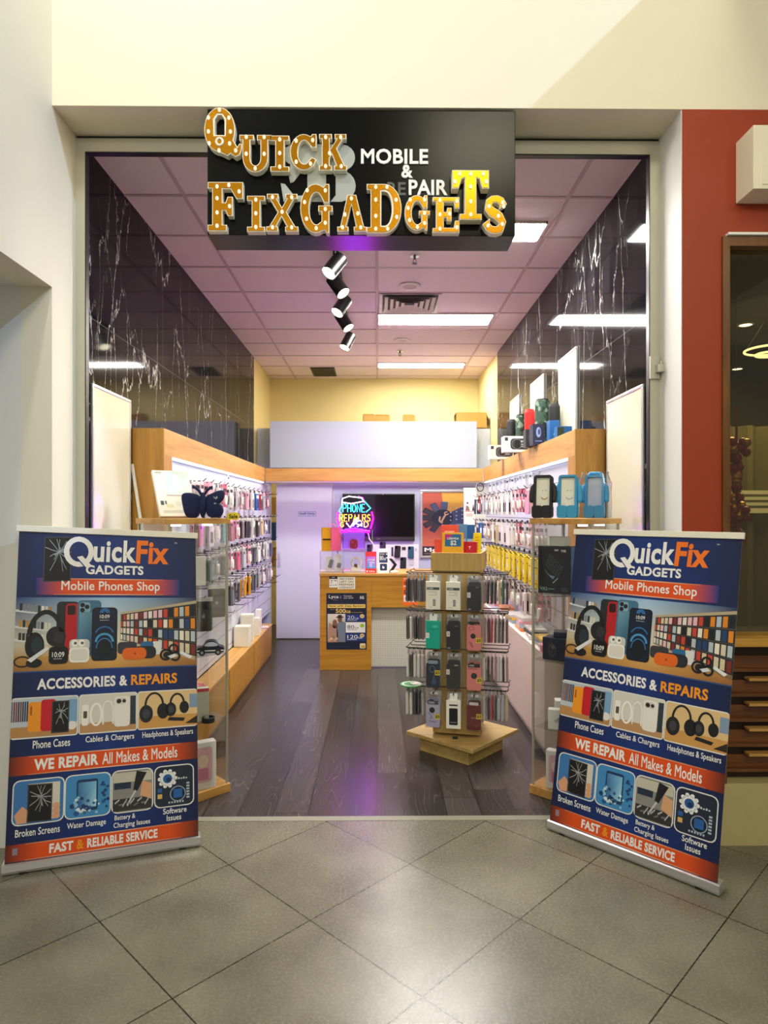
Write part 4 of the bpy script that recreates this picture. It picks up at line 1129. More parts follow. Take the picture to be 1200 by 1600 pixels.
def banner(label, BL, BR, TL, TR):
    BL, BR, TL, TR = map(Vector, (BL, BR, TL, TR))
    eye = Vector((0, 0, EYE)); pn = (BR - BL).cross(TL - BL)
    TR = eye + (TR - eye) * (pn.dot(BL - eye) / pn.dot(TR - eye))   # keep the sheet flat
    base = Vector((BL.x, BL.y, 0)).lerp(Vector((BR.x, BR.y, 0)), 0.5)
    t = thing('rollup_banner', label, 'banner', base, 0, 'roll-up banners at the shop entrance')
    d = (BR - BL); d.z = 0; d.normalize(); nrm = Vector((d.y, -d.x, 0))
    off = 0.045
    b0, b1 = BL + Vector((0, 0, off)), BR + Vector((0, 0, off))
    t0, t1 = TL.copy(), TR.copy()
    ins = 0.012
    q0, q1 = b0.lerp(b1, ins), b1.lerp(b0, ins)
    def fn(u, v, n):
        return q0.lerp(q1, u).lerp(t0.lerp(t1, u), v) + nrm * (n - 0.0) - base
    p = Print(fn)
    banner_art(p, 0)
    p.build('printed_sheet', t, 'gloss_print')
    # sheet back
    mb = MB(); mb.quad([fn(0, 0, -0.001), fn(0, 1, -0.001), fn(1, 1, -0.001), fn(1, 0, -0.001)]); mb.build('sheet_back', MAT['panel_grey'], t)
    # aluminium cassette on the floor
    mb = MB(); L = (BR - BL).length
    ang = math.atan2(d.y, d.x)
    mb.M = Matrix.Translation(Vector((BL.x, BL.y, 0)) - base) @ Matrix.Rotation(ang, 4, 'Z')
    prof = [(0.012, 0.006), (-0.010, 0.006), (-0.014, 0.018), (-0.010, 0.046), (0.0, 0.05), (0.05, 0.05), (0.075, 0.03), (0.078, 0.006)]
    mb.prism([(a, b) for a, b in prof], 0, L, 0, 'x')
    mb.build('base_cassette', MAT['silver'], t, 0.002)
    mb = MB(); mb.M = Matrix.Translation(Vector((BL.x, BL.y, 0)) - base) @ Matrix.Rotation(ang, 4, 'Z')
    for x in (0.07, L - 0.1): mb.box((x, -0.012, 0.0), (x + 0.03, 0.03, 0.008))
    mb.build('foot', MAT['black_rubber'], t)
    e = (t1 - t0).normalized(); a, b = t0 - e * 0.012 - base, t1 + e * 0.010 - base
    up = ((t0 - b0).normalized()); w = e.cross(up)
    mb = MB()
    vs = [c + up * h + w * k for c in (a, b) for h, k in ((-0.012, 0.006), (0.018, 0.006), (0.018, -0.008), (-0.012, -0.008))]
    vs = [c + nrm * 0.004 for c in vs]
    mb.add(vs, [(0, 1, 2, 3), (7, 6, 5, 4), (0, 4, 5, 1), (1, 5, 6, 2), (2, 6, 7, 3), (3, 7, 4, 0)])
    mb.build('top_bar', MAT['white_bar'], t, 0.002)
    m = t0.lerp(t1, 0.5) - nrm * 0.012 - base; g = (BL.lerp(BR, 0.5) - nrm * 0.03 - base); g.z = 0.045
    mb = MB(); mb.cyl(g, m, 0.008, n=10); mb.smooth = True; mb.build('support_pole', MAT['silver'], t)
    return t
banner('tall blue and orange roll-up banner leaning by the white wall, left of the entrance', (-1.704, 3.0, 0), (-0.876, 3.264, 0), (-1.728, 3.19, 1.570), (-0.952, 3.45, 1.524))
banner('tall blue and orange roll-up banner in front of the red wall, right of the entrance', (0.888, 3.42, 0), (1.47, 2.81, 0), (1.078, 3.558, 1.541), (1.645, 2.95, 1.540))

# ================================================================== WALL DISPLAY UNITS
def pack_mesh(kind):
    """hanging packs: origin at the hang hole, face to local -Y, hanging down -Z"""
    mb = MB()
    if kind == 'pouch':      # phone case in a clear-topped pouch
        mb.prism(rr(0.094, 0.20, 0.006, 2, 0, -0.09), -0.001, 0.0005, 3, 'y')
        mb.prism(rr(0.082, 0.156, 0.012, 3, 0, -0.108), -0.010, 0.005, 0, 'y')
        mb.prism(rr(0.030, 0.022, 0.006, 2, -0.016, -0.052), -0.0115, -0.010, 2, 'y'); mb.prism(rr(0.05, 0.02, 0.004, 2, 0, -0.004), -0.002, 0.001, 1, 'y')
    elif kind == 'carton':   # slim retail carton with hang tab
        mb.prism(rr(0.050, 0.04, 0.008, 2, 0, -0.008), -0.001, 0.001, 1, 'y')
        mb.box((-0.046, -0.014, -0.195), (0.046, 0.006, -0.028), 0)
        mb.box((-0.040, -0.0148, -0.075), (0.040, -0.014, -0.045), 1)
        mb.box((-0.022, -0.0148, -0.17), (0.022, -0.014, -0.09), 2)
    elif kind == 'card':     # flat blister card
        mb.prism(rr(0.088, 0.185, 0.004, 2, 0, -0.082), -0.002, 0.001, 0, 'y')
        mb.prism(rr(0.052, 0.075, 0.02, 3, 0, -0.115), -0.016, -0.002, 1, 'y')
        mb.box((-0.036, -0.003, -0.05), (0.036, -0.002, -0.025), 2)
    elif kind == 'plain':
        mb.prism(rr(0.105, 0.20, 0.004, 2, 0, -0.09), -0.007, 0.005, 0, 'y')
        mb.box((-0.03, -0.0076, -0.16), (0.03, -0.007, -0.155), 2); mb.box((-0.034, -0.0076, -0.05), (0.034, -0.007, -0.044), 2); mb.box((-0.012, -0.0076, -0.125), (0.026, -0.007, -0.095), 1)
    elif kind == 'small':    # short small card
        mb.prism(rr(0.06, 0.11, 0.004, 2, 0, -0.045), -0.002, 0.001, 0, 'y')
        mb.prism(rr(0.036, 0.045, 0.012, 3, 0, -0.065), -0.012, -0.002, 1, 'y')
        mb.box((-0.024, -0.003, -0.028), (0.024, -0.002, -0.012), 2)
    mb.smooth = False
    return mb.mesh('hanging_pack', [MAT['tinted'], MAT['white_plastic'], MAT['vent_dark'], MAT['pouch_card']])
PM = {k: pack_mesh(k) for k in ('pouch', 'carton', 'card', 'small', 'plain')}
def new_pack(name, kind, col, loc, rz, label, group=None, tilt=0.0):
    o = bpy.data.objects.new(name, PM[kind]); COL.objects.link(o)
    o.location = loc; o.rotation_euler = (tilt, 0, rz); o.color = H(col)
    return tag(o, label, 'hanging pack', group)

def hook_bm(mb, a, dirv, L, up=0.018, r=0.0032):
    a, d = Vector(a), Vector(dirv)
    mb.tube([a, a + d * (L - 0.02), a + d * L + Vector((0, 0, up))], r, 6)
    mb.box(a + Vector((-0.012, -0.012, -0.012)), a + Vector((0.012, 0.012, 0.016)))

CN_ = {'#f0e6ea': 'pale pink', '#e8a9b8': 'pink', '#d45a74': 'rose pink', '#e9e6e0': 'white', '#25262c': 'black', '#5f636b': 'grey', '#b9bcc4': 'silver grey', '#2c5aa0': 'blue', '#7fc4dc': 'light blue',
       '#b02a34': 'red', '#e8a020': 'orange', '#f2d80e': 'yellow', '#c9b48c': 'beige', '#3f6a58': 'green', '#6a4650': 'plum', '#1c2a4a': 'navy', '#d8cfd6': 'pearl', '#a58a90': 'dusty rose', '#8f6a4a': 'brown'}
def bay(side):
    S = -1 if side == 'left' else 1
    if S < 0: X0, X1, Y0, Y1 = XL + 0.003, -1.369, 4.228, 8.0
    else: X0, X1, Y0, Y1 = XR - 0.003, 1.28, 4.246, 7.94
    t = thing('wall_display_unit', 'timber-framed slatted wall display lit from its header along the %s wall' % side, 'display unit', (X1, Y0, 0), 0, 'wall display units')
    o = Vector((X1, Y0, 0))
    B = lambda a, b: (Vector(a) - o, Vector(b) - o)
    MB().box(*B((X0, Y0, 0), (X1, Y0 + 0.022, 2.19))).build('end_panel', MAT['oak_z'], t, 0.002)
    MB().box(*B((X0, Y0 + 0.022, 2.02), (X1, Y1, 2.19))).build('header', MAT['oak'], t, 0.002)
    MB().box(*B((X1 + S * 0.03, Y0 + 0.022, 0), (X1, Y0 + 0.17, 2.02))).build('stile', MAT['oak_z'], t, 0.002)
    xs = X1 + S * 0.031
    MB().box(*B((X0, Y0 + 0.17, 0.36 if S < 0 else 0.69), (xs, YP - 0.016, 2.02))).build('slat_board', MAT['slat_panel'], t)
    MB().box(*B((X1 + S * 0.022, Y0 + 0.2, 2.006), (X1 + S * 0.004, Y1 - 0.05, 2.019))).build('light_strip', MAT['led_strip'], t)
    return t, xs
tl, xsl = bay('left')
tr, xsr = bay('right')
rg = random.Random(21)
def stock(t, side, xs, rows):
    S = -1 if side == 'left' else 1
    rz = PI / 2 if S < 0 else -PI / 2
    oo = Vector(t.location)
    for name, z, ys, L, pal, kinds, n0, n1, group in rows:
        for i, y in enumerate(ys):
            if isinstance(pal, dict): c, kd, n = pal[i]
            else: c, kd, n = rg.choice(pal), rg.choice(kinds), rg.randint(n0, n1)
            mb = MB(); hook_bm(mb, Vector((xs, y, z)) - oo, (-S, 0, 0), L, r=0.0034)
            mb.build('hook', MAT['hook_metal'], t)
            who = ORD[i] if i < 16 else 'last'
            nm_ = {'pouch': 'phone_case_pack', 'carton': 'phone_case_carton', 'card': 'accessory_card', 'plain': 'cable_pack', 'small': 'cable_card'}[kd]
            lab = '%s %s, %s hook from entrance, %s row, %s slatted wall' % (CN_[c], {'pouch': 'phone case pack', 'carton': 'phone case carton', 'card': 'accessory card', 'plain': 'flat cable pack', 'small': 'small cable card'}[kd], who, name, side)
            for k in range(n):
                x = xs - S * (L - 0.028 - k * 0.032)
                if (x - xs) * -S < 0.02: break
                new_pack(nm_, kd, c, (x, y + rg.uniform(-0.006, 0.006), z - 0.004), rz + rg.uniform(-0.14, 0.14), lab, group, rg.uniform(-0.03, 0.03))
def lin(a, b, n): return [a + (b - a) * i / (n - 1) for i in range(n)]
pk = ['#f0e6ea', '#e8a9b8', '#e9e6e0', '#b9bcc4', '#d8cfd6', '#25262c', '#d45a74']
gr = ['#e9e6e0', '#b9bcc4', '#25262c', '#5f636b', '#d8cfd6', '#a58a90', '#f0e6ea', '#3f6a58']
stock(tl, 'left', xsl, [
    ('top', 1.87, lin(4.62, 7.35, 13), 0.20, {0: ('#f0e6ea', 'card', 3), 1: ('#e8a9b8', 'card', 3), 2: ('#f0e6ea', 'carton', 3), 3: ('#d45a74', 'card', 2), 4: ('#e9e6e0', 'card', 3), 5: ('#d8cfd6', 'carton', 3), 6: ('#f0e6ea', 'card', 3), 7: ('#e8a9b8', 'pouch', 3), 8: ('#e9e6e0', 'carton', 3), 9: ('#2c5aa0', 'carton', 2), 10: ('#b02a34', 'carton', 2), 11: ('#b9bcc4', 'pouch', 3), 12: ('#d45a74', 'card', 3)}, None, 0, 0, 'packs on the top row of the left display'),
    ('second', 1.60, lin(4.58, 7.45, 13), 0.20, {0: ('#e8a9b8', 'pouch', 3), 1: ('#f0e6ea', 'carton', 3), 2: ('#e9e6e0', 'card', 3), 3: ('#7fc4dc', 'pouch', 3), 4: ('#8f6a4a', 'pouch', 3), 5: ('#e8a9b8', 'card', 3), 6: ('#a58a90', 'pouch', 3), 7: ('#25262c', 'pouch', 3), 8: ('#e9e6e0', 'carton', 3), 9: ('#25262c', 'carton', 3), 10: ('#c9b48c', 'pouch', 3), 11: ('#b9bcc4', 'card', 3), 12: ('#1c2a4a', 'pouch', 3)}, None, 0, 0, 'packs on the second row of the left display'),
    ('third', 1.335, lin(4.56, 7.55, 13), 0.20, {0: ('#b9bcc4', 'pouch', 3), 1: ('#3f6a58', 'pouch', 2), 2: ('#b9bcc4', 'card', 3), 3: ('#5f636b', 'pouch', 3), 4: ('#d8cfd6', 'card', 3), 5: ('#d45a74', 'pouch', 3), 6: ('#b9bcc4', 'pouch', 3), 7: ('#e8a9b8', 'card', 3), 8: ('#25262c', 'pouch', 3), 9: ('#e9e6e0', 'pouch', 3), 10: ('#25262c', 'card', 3), 11: ('#e9e6e0', 'carton', 3), 12: ('#1c2a4a', 'pouch', 2)}, None, 0, 0, 'packs on the third row of the left display'),
    ('fourth', 1.065, lin(5.05, 7.6, 11), 0.20, {0: ('#b9bcc4', 'card', 2), 1: ('#d8cfd6', 'pouch', 2), 2: ('#5f636b', 'pouch', 3), 3: ('#25262c', 'pouch', 3), 4: ('#e8a020', 'pouch', 2), 5: ('#e8a020', 'carton', 2), 6: ('#25262c', 'pouch', 3), 7: ('#b9bcc4', 'pouch', 3), 8: ('#e9e6e0', 'card', 3), 9: ('#a58a90', 'pouch', 3), 10: ('#f0e6ea', 'card', 2)}, None, 0, 0, 'packs on the fourth row of the left display'),
])
# bare hooks low on the left wall
for i, y in enumerate(lin(5.6, 8.2, 12)):
    for z in (0.86,) if i % 2 else (0.86, 0.80):
        mb = MB(); hook_bm(mb, Vector((xsl, y, z)) - Vector(tl.location), (1, 0, 0), 0.19); mb.build('hook', MAT['hook_metal'], tl)
for z in (1.87, 1.60, 1.335, 1.065):
    for y in (7.85, 8.1):
        mb = MB(); hook_bm(mb, Vector((xsl, y, z)) - Vector(tl.location), (1, 0, 0), 0.17); mb.build('hook', MAT['hook_metal'], tl)
stock(tr, 'right', xsr, [
    ('top', 1.83, lin(4.62, 7.5, 12), 0.22, {0: ('#e8a9b8', 'card', 3), 1: ('#e8a9b8', 'pouch', 3), 2: ('#d45a74', 'card', 3), 3: ('#e8a9b8', 'card', 2), 4: ('#f0e6ea', 'carton', 3), 5: ('#e9e6e0', 'carton', 3), 6: ('#f0e6ea', 'card', 3), 7: ('#e9e6e0', 'carton', 3), 8: ('#d8cfd6', 'card', 3), 9: ('#b9bcc4', 'carton', 3), 10: ('#b02a34', 'card', 3), 11: ('#1c2a4a', 'carton', 3)}, None, 0, 0, 'packs on the top row of the right display'),
    ('second', 1.565, lin(4.6, 7.5, 14), 0.22, {0: ('#d8cfd6', 'card', 3), 1: ('#e8a9b8', 'card', 3), 2: ('#e9e6e0', 'card', 3), 3: ('#d45a74', 'card', 2), 4: ('#e9e6e0', 'pouch', 3), 5: ('#f0e6ea', 'carton', 3), 6: ('#e9e6e0', 'carton', 3), 7: ('#c9b48c', 'carton', 3), 8: ('#e9e6e0', 'carton', 3), 9: ('#c9b48c', 'card', 3), 10: ('#e9e6e0', 'card', 3), 11: ('#2c5aa0', 'card', 3), 12: ('#2c5aa0', 'carton', 3), 13: ('#6a4650', 'card', 3)}, None, 0, 0, 'packs on the second row of the right display'),
    ('third', 1.31, lin(4.6, 7.5, 15), 0.22, {0: ('#f2d80e', 'plain', 3), 1: ('#f2d80e', 'plain', 3), 2: ('#f2d80e', 'plain', 3), 3: ('#f2d80e', 'plain', 3), 4: ('#f2d80e', 'plain', 3), 5: ('#f2d80e', 'plain', 3), 6: ('#f2d80e', 'plain', 3), 7: ('#f2d80e', 'plain', 3), 8: ('#f2d80e', 'plain', 3), 9: ('#f2d80e', 'plain', 3), 10: ('#f2d80e', 'plain', 3), 11: ('#e9e6e0', 'carton', 3), 12: ('#e9e6e0', 'card', 3), 13: ('#b9bcc4', 'card', 3), 14: ('#5f636b', 'card', 3)}, None, 0, 0, 'packs on the third row of the right display'),
    ('fourth', 1.06, lin(4.6, 7.4, 13), 0.20, {0: ('#d45a74', 'card', 3), 1: ('#b02a34', 'card', 3), 2: ('#f0e6ea', 'carton', 3), 3: ('#f0e6ea', 'card', 3), 4: ('#e9e6e0', 'card', 3), 5: ('#a58a90', 'card', 3), 6: ('#e9e6e0', 'carton', 3), 7: ('#f0e6ea', 'card', 3), 8: ('#e9e6e0', 'pouch', 3), 9: ('#f0e6ea', 'card', 3), 10: ('#d8cfd6', 'card', 3), 11: ('#e9e6e0', 'card', 3), 12: ('#f0e6ea', 'card', 3)}, None, 0, 0, 'packs on the fourth row of the right display'),
])
# silver cable hangers high on the right wall
for i, y in enumerate(lin(5.3, 7.2, 9)):
    mb = MB(); hook_bm(mb, Vector((xsr, y, 1.965)) - Vector(tr.location), (-1, 0, 0), 0.10, 0.012, 0.0025); mb.build('hook', MAT['chrome'], tr)
    new_pack('cable_card', 'small', '#c9d6e2', (xsr - 0.075, y, 1.963), -PI / 2 + rg.uniform(-.2, .2), 'small pale blue cable card, %s from the entrance, tucked under the right header' % ORD[i], 'small cards under the right header')
# white price tag on the left top row
new_pack('cable_card', 'small', '#eef0f4', (xsl + 0.03, 6.05, 1.985), PI / 2, 'small white card hung alone under the left header')
# large black tablet sleeves near the entrance, left wall
for i, (px, py, y, x) in enumerate(((322, 963, 4.50, -1.19), (347, 942, 4.75, -1.16))):
    q = Vector((x, y, atY(px, py, y).z))
    t = thing('tablet_sleeve', ['large black tablet sleeve with pale mark hanging nearest the entrance, left display', 'large black tablet sleeve with pale mark hanging behind its twin, left display'][i], 'sleeve', (q.x, q.y, q.z + 0.115), 0.35, 'tablet sleeves on the left display')
    mb = MB(); mb.prism(rr(0.12, 0.205, 0.014, 3, 0, -0.115), -0.008, 0.008, 0, 'y'); mb.build('sleeve', MAT['black_rubber'], t, 0.003)
    mb = MB(); mb.prism(ell(0.0, -0.115, 0.010, 0.013, n=16), -0.0095, -0.008, 0, 'y'); mb.prism(ell(0.004, -0.096, 0.003, 0.006, n=10), -0.0095, -0.008, 0, 'y'); mb.build('emblem', MAT['grey_letter'], t)
    mb = MB(); mb.prism(rr(0.124, 0.03, 0.006, 2, 0, 0.0), -0.004, 0.004, 0, 'y'); mb.build('header_card', MAT['white_plastic'], t)
    mb = MB(); a = Vector((xsl - q.x, 0, 0.008)); mb.M = Matrix.Rotation(-0.35, 4, 'Z'); mb.tube([a, (0.0, 0, 0.008), (0.02, 0, 0.024)], 0.0034, 6); 
    mb.M = Matrix.Translation(q + Vector((0, 0, 0.115)) - Vector(tl.location)); mb2 = MB(mb.M); mb2.tube([a, (0.0, 0, 0.008), (0.02, 0, 0.024)], 0.0034, 6); mb2.build('hook', MAT['hook_metal'], tl)

# bench under the left display
t = thing('display_bench', 'long low oak bench cabinet running under the left slatted wall', 'bench', (-1.24, 4.40, 0))
MB().box((-0.155, 0, 0), (0, 3.27, 0.335)).build('body', MAT['counter_oak'], t, 0.002)
MB().box((-0.155, -0.01, 0.335), (0.012, 3.285, 0.353)).build('top_board', MAT['oak'], t, 0.002)
for k in range(3):
    f = MB().box((0.0, 0.02 + k * 1.085, 0.03), (0.008, 1.08 + k * 1.085, 0.325)).build('front_panel', MAT['counter_oak'], t, 0.001)
# pink laminate cupboard under the right display
t = thing('base_cupboard', 'long pale pink laminate cupboard under the right slatted wall', 'cupboard', (1.125, 4.42, 0))
MB().box((0.012, 0.01, 0.05), (0.175, 3.30, 0.665)).build('body', MAT['laminate_pink'], t)
MB().box((0.0, 0.0, 0.665), (0.175, 3.31, 0.686)).build('worktop', MAT['laminate_pink'], t, 0.002)
MB().box((0.02, 0.0, 0.0), (0.175, 3.30, 0.05)).build('plinth', MAT['white_plastic'], t)
for k in range(6): MB().box((0.0, 0.006 + k * 0.55, 0.052), (0.012, 0.552 + k * 0.55, 0.66)).build('door', MAT['laminate_pink'], t, 0.0015)

# ================================================================== GOODS ON BENCH AND CUPBOARD
def boxthing(name, label, cat, loc, size, mat, rz=0.0, group=None, bevel=0.003, face=None, color=None):
    """a box standing on loc, front towards local -Y; face(p, w, h) prints on its front"""
    w, d, h = size
    t = thing(name, label, cat, loc, rz, group)
    o = MB().box((-w / 2, -d / 2, 0), (w / 2, d / 2, h)).build('box', MAT[mat], t, bevel)
    if color: o.color = H(color)
    if face:
        p = Print(plane_fn((-w / 2, -d / 2 - 0.0004, 0), (1, 0, 0), (0, 0, 1))); face(p, w, h); p.build('front_print', t)
    return t
def onbench(px, py, x, zb=0.353): # point on the bench at plane X=x
    return Vector((x, atX(px, py, x).y, zb))
for i, (y, x, w, d, h, lab) in enumerate(((6.40, -1.31, 0.15, 0.12, 0.20, 'cream plastic storage box, nearest of the pale boxes on the oak bench'), (6.68, -1.32, 0.13, 0.10, 0.27, 'tall cream plastic box behind the shorter one on the oak bench'), (6.95, -1.31, 0.13, 0.10, 0.19, 'low white box behind the tall cream box on the oak bench'))):
    boxthing('storage_box', lab, 'box', (x, y, 0.353), (w, d, h), 'white_bar', 0.1 * i, None, 0.008)
def pinkmark(p, w, h): p.rect(w * .2, h * .25, w * .8, h * .55, H('#d46a70'), 1); p.rect(w * .3, h * .36, w * .55, h * .5, H('#f3e6e2'), 2)
boxthing('carton', 'slim white carton with a pink square label standing on the oak bench', 'box', (-1.285, 7.12, 0.353), (0.06, 0.09, 0.25), 'white_plastic', 0.1, None, 0.002, pinkmark)
mb = MB(); t = thing('card_pile', 'red and white cards lying at the far end of the oak bench', 'cards', (-1.29, 7.35, 0.353), 0.3)
for k in range(4): MB().box((-0.045 + k * 0.008, -0.06, k * 0.006), (0.045 + k * 0.008, 0.06, k * 0.006 + 0.005)).build('card', MAT['plastic_red'] if k == 2 else MAT['white_plastic'], t)
t = thing('flower_clip', 'crumpled pink ribbon flower lying on the near end of the oak bench', 'ornament', (-1.30, 4.72, 0.353))
mb = MB(); rg2 = random.Random(5)
for i in range(14):
    a = rg2.uniform(0, 6.28); r = rg2.uniform(0, .05)
    mb.tube([(r * math.cos(a) + .03 * math.cos(u), r * math.sin(a) + .03 * math.sin(u), 0.02 + r2 * 0.05) for u, r2 in ((0.6 * k + a, rg2.random()) for k in range(9))], 0.006, 6)
mb.smooth = True
plain('pink_ribbon', '#ee8fa6', 0.5); mb.build('petals', MAT['pink_ribbon'], t)
# stacked flat boxes on the pink cupboard
cols = ['#e7e4dc', '#9fb7cf', '#f0c14a', '#d8d9dc', '#2d3a55', '#e9e6e0', '#d98a4a', '#c7d3e0', '#e8a9b8']
rg3 = random.Random(9)
n = 0
for y, k in ((4.75, 3), (5.05, 3), (5.4, 4), (5.8, 3), (6.2, 3), (6.7, 2)):
    z = 0.687
    for j in range(k):
        h = rg3.uniform(0.018, 0.035); c = cols[n % len(cols)]
        cname = ['white', 'pale blue', 'yellow', 'light grey', 'navy', 'white', 'orange', 'powder blue', 'pink'][n % 9]
        o = MB().box((-0.062, -0.115, 0), (0.062, 0.115, h)).build('flat_box', MAT['tinted'], bevel=0.002)
        o.location = (1.215, y, z); o.rotation_euler = (0, 0, rg3.uniform(-.15, .15)); o.color = H(c)
        tag(o, '%s flat box, %s from the bottom of the %s pile on the pink cupboard' % (cname, ORD[j], ORD[[4.75, 5.05, 5.4, 5.8, 6.2, 6.7].index(y)]), 'box', 'flat boxes piled on the pink cupboard')
        z += h + 0.0005; n += 1
t = thing('sweet_tub', 'bright pink shallow tub at the near end of the pink cupboard', 'tub', (1.17, 4.50, 0.687))
mb = MB(); mb.prism(rr(0.085, 0.12, 0.012), 0, 0.045, 0); plain('hot_pink', '#e83a78', 0.35); mb.build('tub', MAT['hot_pink'], t, 0.003)
mb = MB(); mb.prism(rr(0.092, 0.128, 0.014), 0.045, 0.055, 0); mb.build('lid', MAT['pink_ribbon'], t, 0.002)
# ================================================================== REVOLVING STAND
PHI = R(-14)
SPC = Vector((0.572, 4.62, 0.0))
sp_ = thing('revolving_stand', 'square timber stand of four hook tiers on a diamond base in the shop aisle', 'display stand', SPC)
MB(Matrix.Rotation(R(47), 4, 'Z')).box((-0.205, -0.205, 0), (0.205, 0.205, 0.105)).build('plinth', MAT['pale_ply_x'], sp_, 0.002).location = (0.01, -0.05, 0)
MB(Matrix.Rotation(R(47), 4, 'Z')).box((-0.278, -0.278, 0.105), (0.278, 0.278, 0.13)).build('base_board', MAT['pale_ply_x'], sp_, 0.002).location = (0.02, -0.03, 0)
RB = Matrix.Rotation(PHI, 4, 'Z')
MB(RB).box((-0.16, -0.16, 0.145), (0.16, 0.16, 1.25)).build('column', MAT['pale_ply'], sp_, 0.002)
mb = MB(); mb.cyl((0, 0, 0.13), (0, 0, 0.146), 0.10, n=24); mb.build('turntable', MAT['hook_metal'], sp_)
mb = MB(RB)
mb.box((-0.172, -0.172, 1.252), (0.172, -0.157, 1.375)); mb.box((-0.172, 0.157, 1.252), (0.172, 0.172, 1.375)); mb.box((-0.172, -0.157, 1.252), (-0.157, 0.157, 1.375)); mb.box((0.157, -0.157, 1.252), (0.172, 0.157, 1.375)); mb.box((-0.157, -0.157, 1.252), (0.157, 0.157, 1.362))
mb.build('top_tray', MAT['pale_ply'], sp_, 0.0015)
mb = MB(); q = atZ(711, 1153, 0.135) - SPC; mb.prism(rr(0.035, 0.018, 0.005, 2, q.x, q.y), 0.13, 0.142); mb.build('stop_block', MAT['black_rubber'], sp_, 0.002)
TIER = [1.225, 0.965, 0.705, 0.445]
def spw(p): return SPC + RB @ Vector(p)
def sp_hook(a, d, L):
    mb = MB(RB); d = Vector(d); a = Vector(a)
    mb.tube([a, a + d * (L - 0.012), a + d * L + Vector((0, 0, 0.014))], 0.0036, 6)
    mb.build('hook', MAT['hook_metal'], sp_)
tn = ['top tier', 'second tier', 'third tier', 'bottom tier']
side_cols = {
    0: (['#25262c', '#25262c', '#25262c', '#5f636b', '#25262c'], ['#25262c', '#3f6a58', '#c9b48c', '#25262c', '#25262c', '#25262c', '#a58a90']),
    1: (['#25262c', '#e9e6e0', '#25262c', '#25262c', '#6a4650'], ['#6a4650', '#25262c', '#5f636b', '#6a4650', '#b02a34', '#6a4650', '#a58a90']),
    2: (['#e9e6e0', '#25262c', '#e9e6e0', '#e9e6e0', '#d8cfd6'], ['#a58a90', '#25262c', '#b9bcc4', '#a58a90', '#6a4650', '#25262c', '#e9e6e0']),
    3: (['#e9e6e0', '#e9e6e0', '#25262c', '#25262c', '#b9bcc4'], ['#c9b48c', '#b9bcc4', '#b9bcc4', '#25262c', '#b02a34', '#25262c', '#d8cfd6'])}
for ti, z in enumerate(TIER):
    for n in range(3):
        sp_hook((-0.135 + n * 0.135, -0.16, z), (0, -1, 0), 0.15)
        for s in (-1, 1): sp_hook((s * 0.16, -0.13 + n * 0.125, z), (s, 0, 0), 0.19)
    mb = MB(RB)
    for s in (-1, 1): mb.tube([(s * 0.16, -0.16, z + 0.012), (s * 0.345, -0.16, z + 0.012)], 0.003, 6); mb.tube([(s * 0.345, -0.16, z + 0.012), (s * 0.345, 0.14, z + 0.012)], 0.003, 6)
    mb.tube([(-0.16, -0.165, z + 0.016), (0.16, -0.165, z + 0.016)], 0.003, 6)
    mb.build('rail', MAT['hook_metal'], sp_)
    for s, cols_ in ((-1, side_cols[ti][0]), (1, side_cols[ti][1])):
        for k, c in enumerate(cols_):
            x = s * (0.335 - k * (0.027 if s < 0 else 0.0245))
            p = spw((x, -0.13, z - 0.004))
            new_pack('phone_case_pack', 'pouch', c, p, PHI + (PI / 2 if s > 0 else -PI / 2) + rg.uniform(-.05, .05),
                     '%s case pack edge-on, %s from outer end, %s, %s side of revolving stand' % (CN_[c], ORD[k], tn[ti], 'left' if s < 0 else 'right'), 'packs hanging edge-on from the revolving stand', rg.uniform(-.02, .02))
# front packs of the stand, each as the photo shows it
def front_pack(col_i, ti, label, kind, colour, art):
    p = spw((-0.135 + col_i * 0.135, -0.16 - 0.132, TIER[ti] - 0.003))
    t = thing('phone_case_pack', label, 'hanging pack', p, PHI + rg.uniform(-.06, .06), 'packs facing out on the revolving stand')
    if kind == 'carton':
        mb = MB(); mb.box((-0.048, -0.018, -0.215), (0.048, 0.0, -0.03)); o = mb.build('carton', MAT['tinted'], t, 0.002); o.color = H(colour)
        mb = MB(); mb.prism(rr(0.05, 0.05, 0.008, 3, 0, -0.012), -0.002, 0.0, 0, 'y'); mb.build('hang_tab', MAT['white_plastic'], t)
        yy = -0.0186
    else:
        mb = MB(); mb.prism(rr(0.092, 0.165, 0.014, 4, 0, -0.132), -0.016, -0.004, 0, 'y'); o = mb.build('case', MAT['tinted'], t, 0.003); o.color = H(colour)
        mb = MB(); mb.prism(rr(0.108, 0.218, 0.008, 3, 0, -0.112), -0.021, 0.0, 0, 'y'); mb.build('sleeve', MAT['sleeve'], t)
        mb = MB(); mb.prism(rr(0.06, 0.03, 0.008, 3, 0, -0.012), -0.003, 0.001, 0, 'y'); mb.build('hang_tab', MAT['sleeve'] if kind == 'pouch' else MAT['white_plastic'], t)
        yy = -0.0166
    pr = Print(plane_fn((-0.05, yy, -0.22), (1, 0, 0), (0, 0, 1)))
    art(pr); pr.build('front_print', t)
    for k in range(2):
        dup_y = 0.034 * (k + 1)
        new_pack('phone_case_pack', 'pouch', colour, spw((-0.135 + col_i * 0.135, -0.16 - 0.132 + dup_y, TIER[ti] - 0.004)), PHI + rg.uniform(-.08, .08), '%s pack behind the %s' % (['first', 'second'][k], label.split(',')[0].replace(' with white price label', '').replace(' with yellow price label', '')), 'packs behind the front packs of the stand')
K, WH, GR = H('#14161c'), H('#eeeeea'), H('#8b8e90')
def sticker(p, x=0.006, y=0.09): p.rect(x, y, x + .022, y + .034, WH, 2); p.text('5', x + .006, y + .008, x + .016, y + .026, H('#b03a3a'), .0, 3)
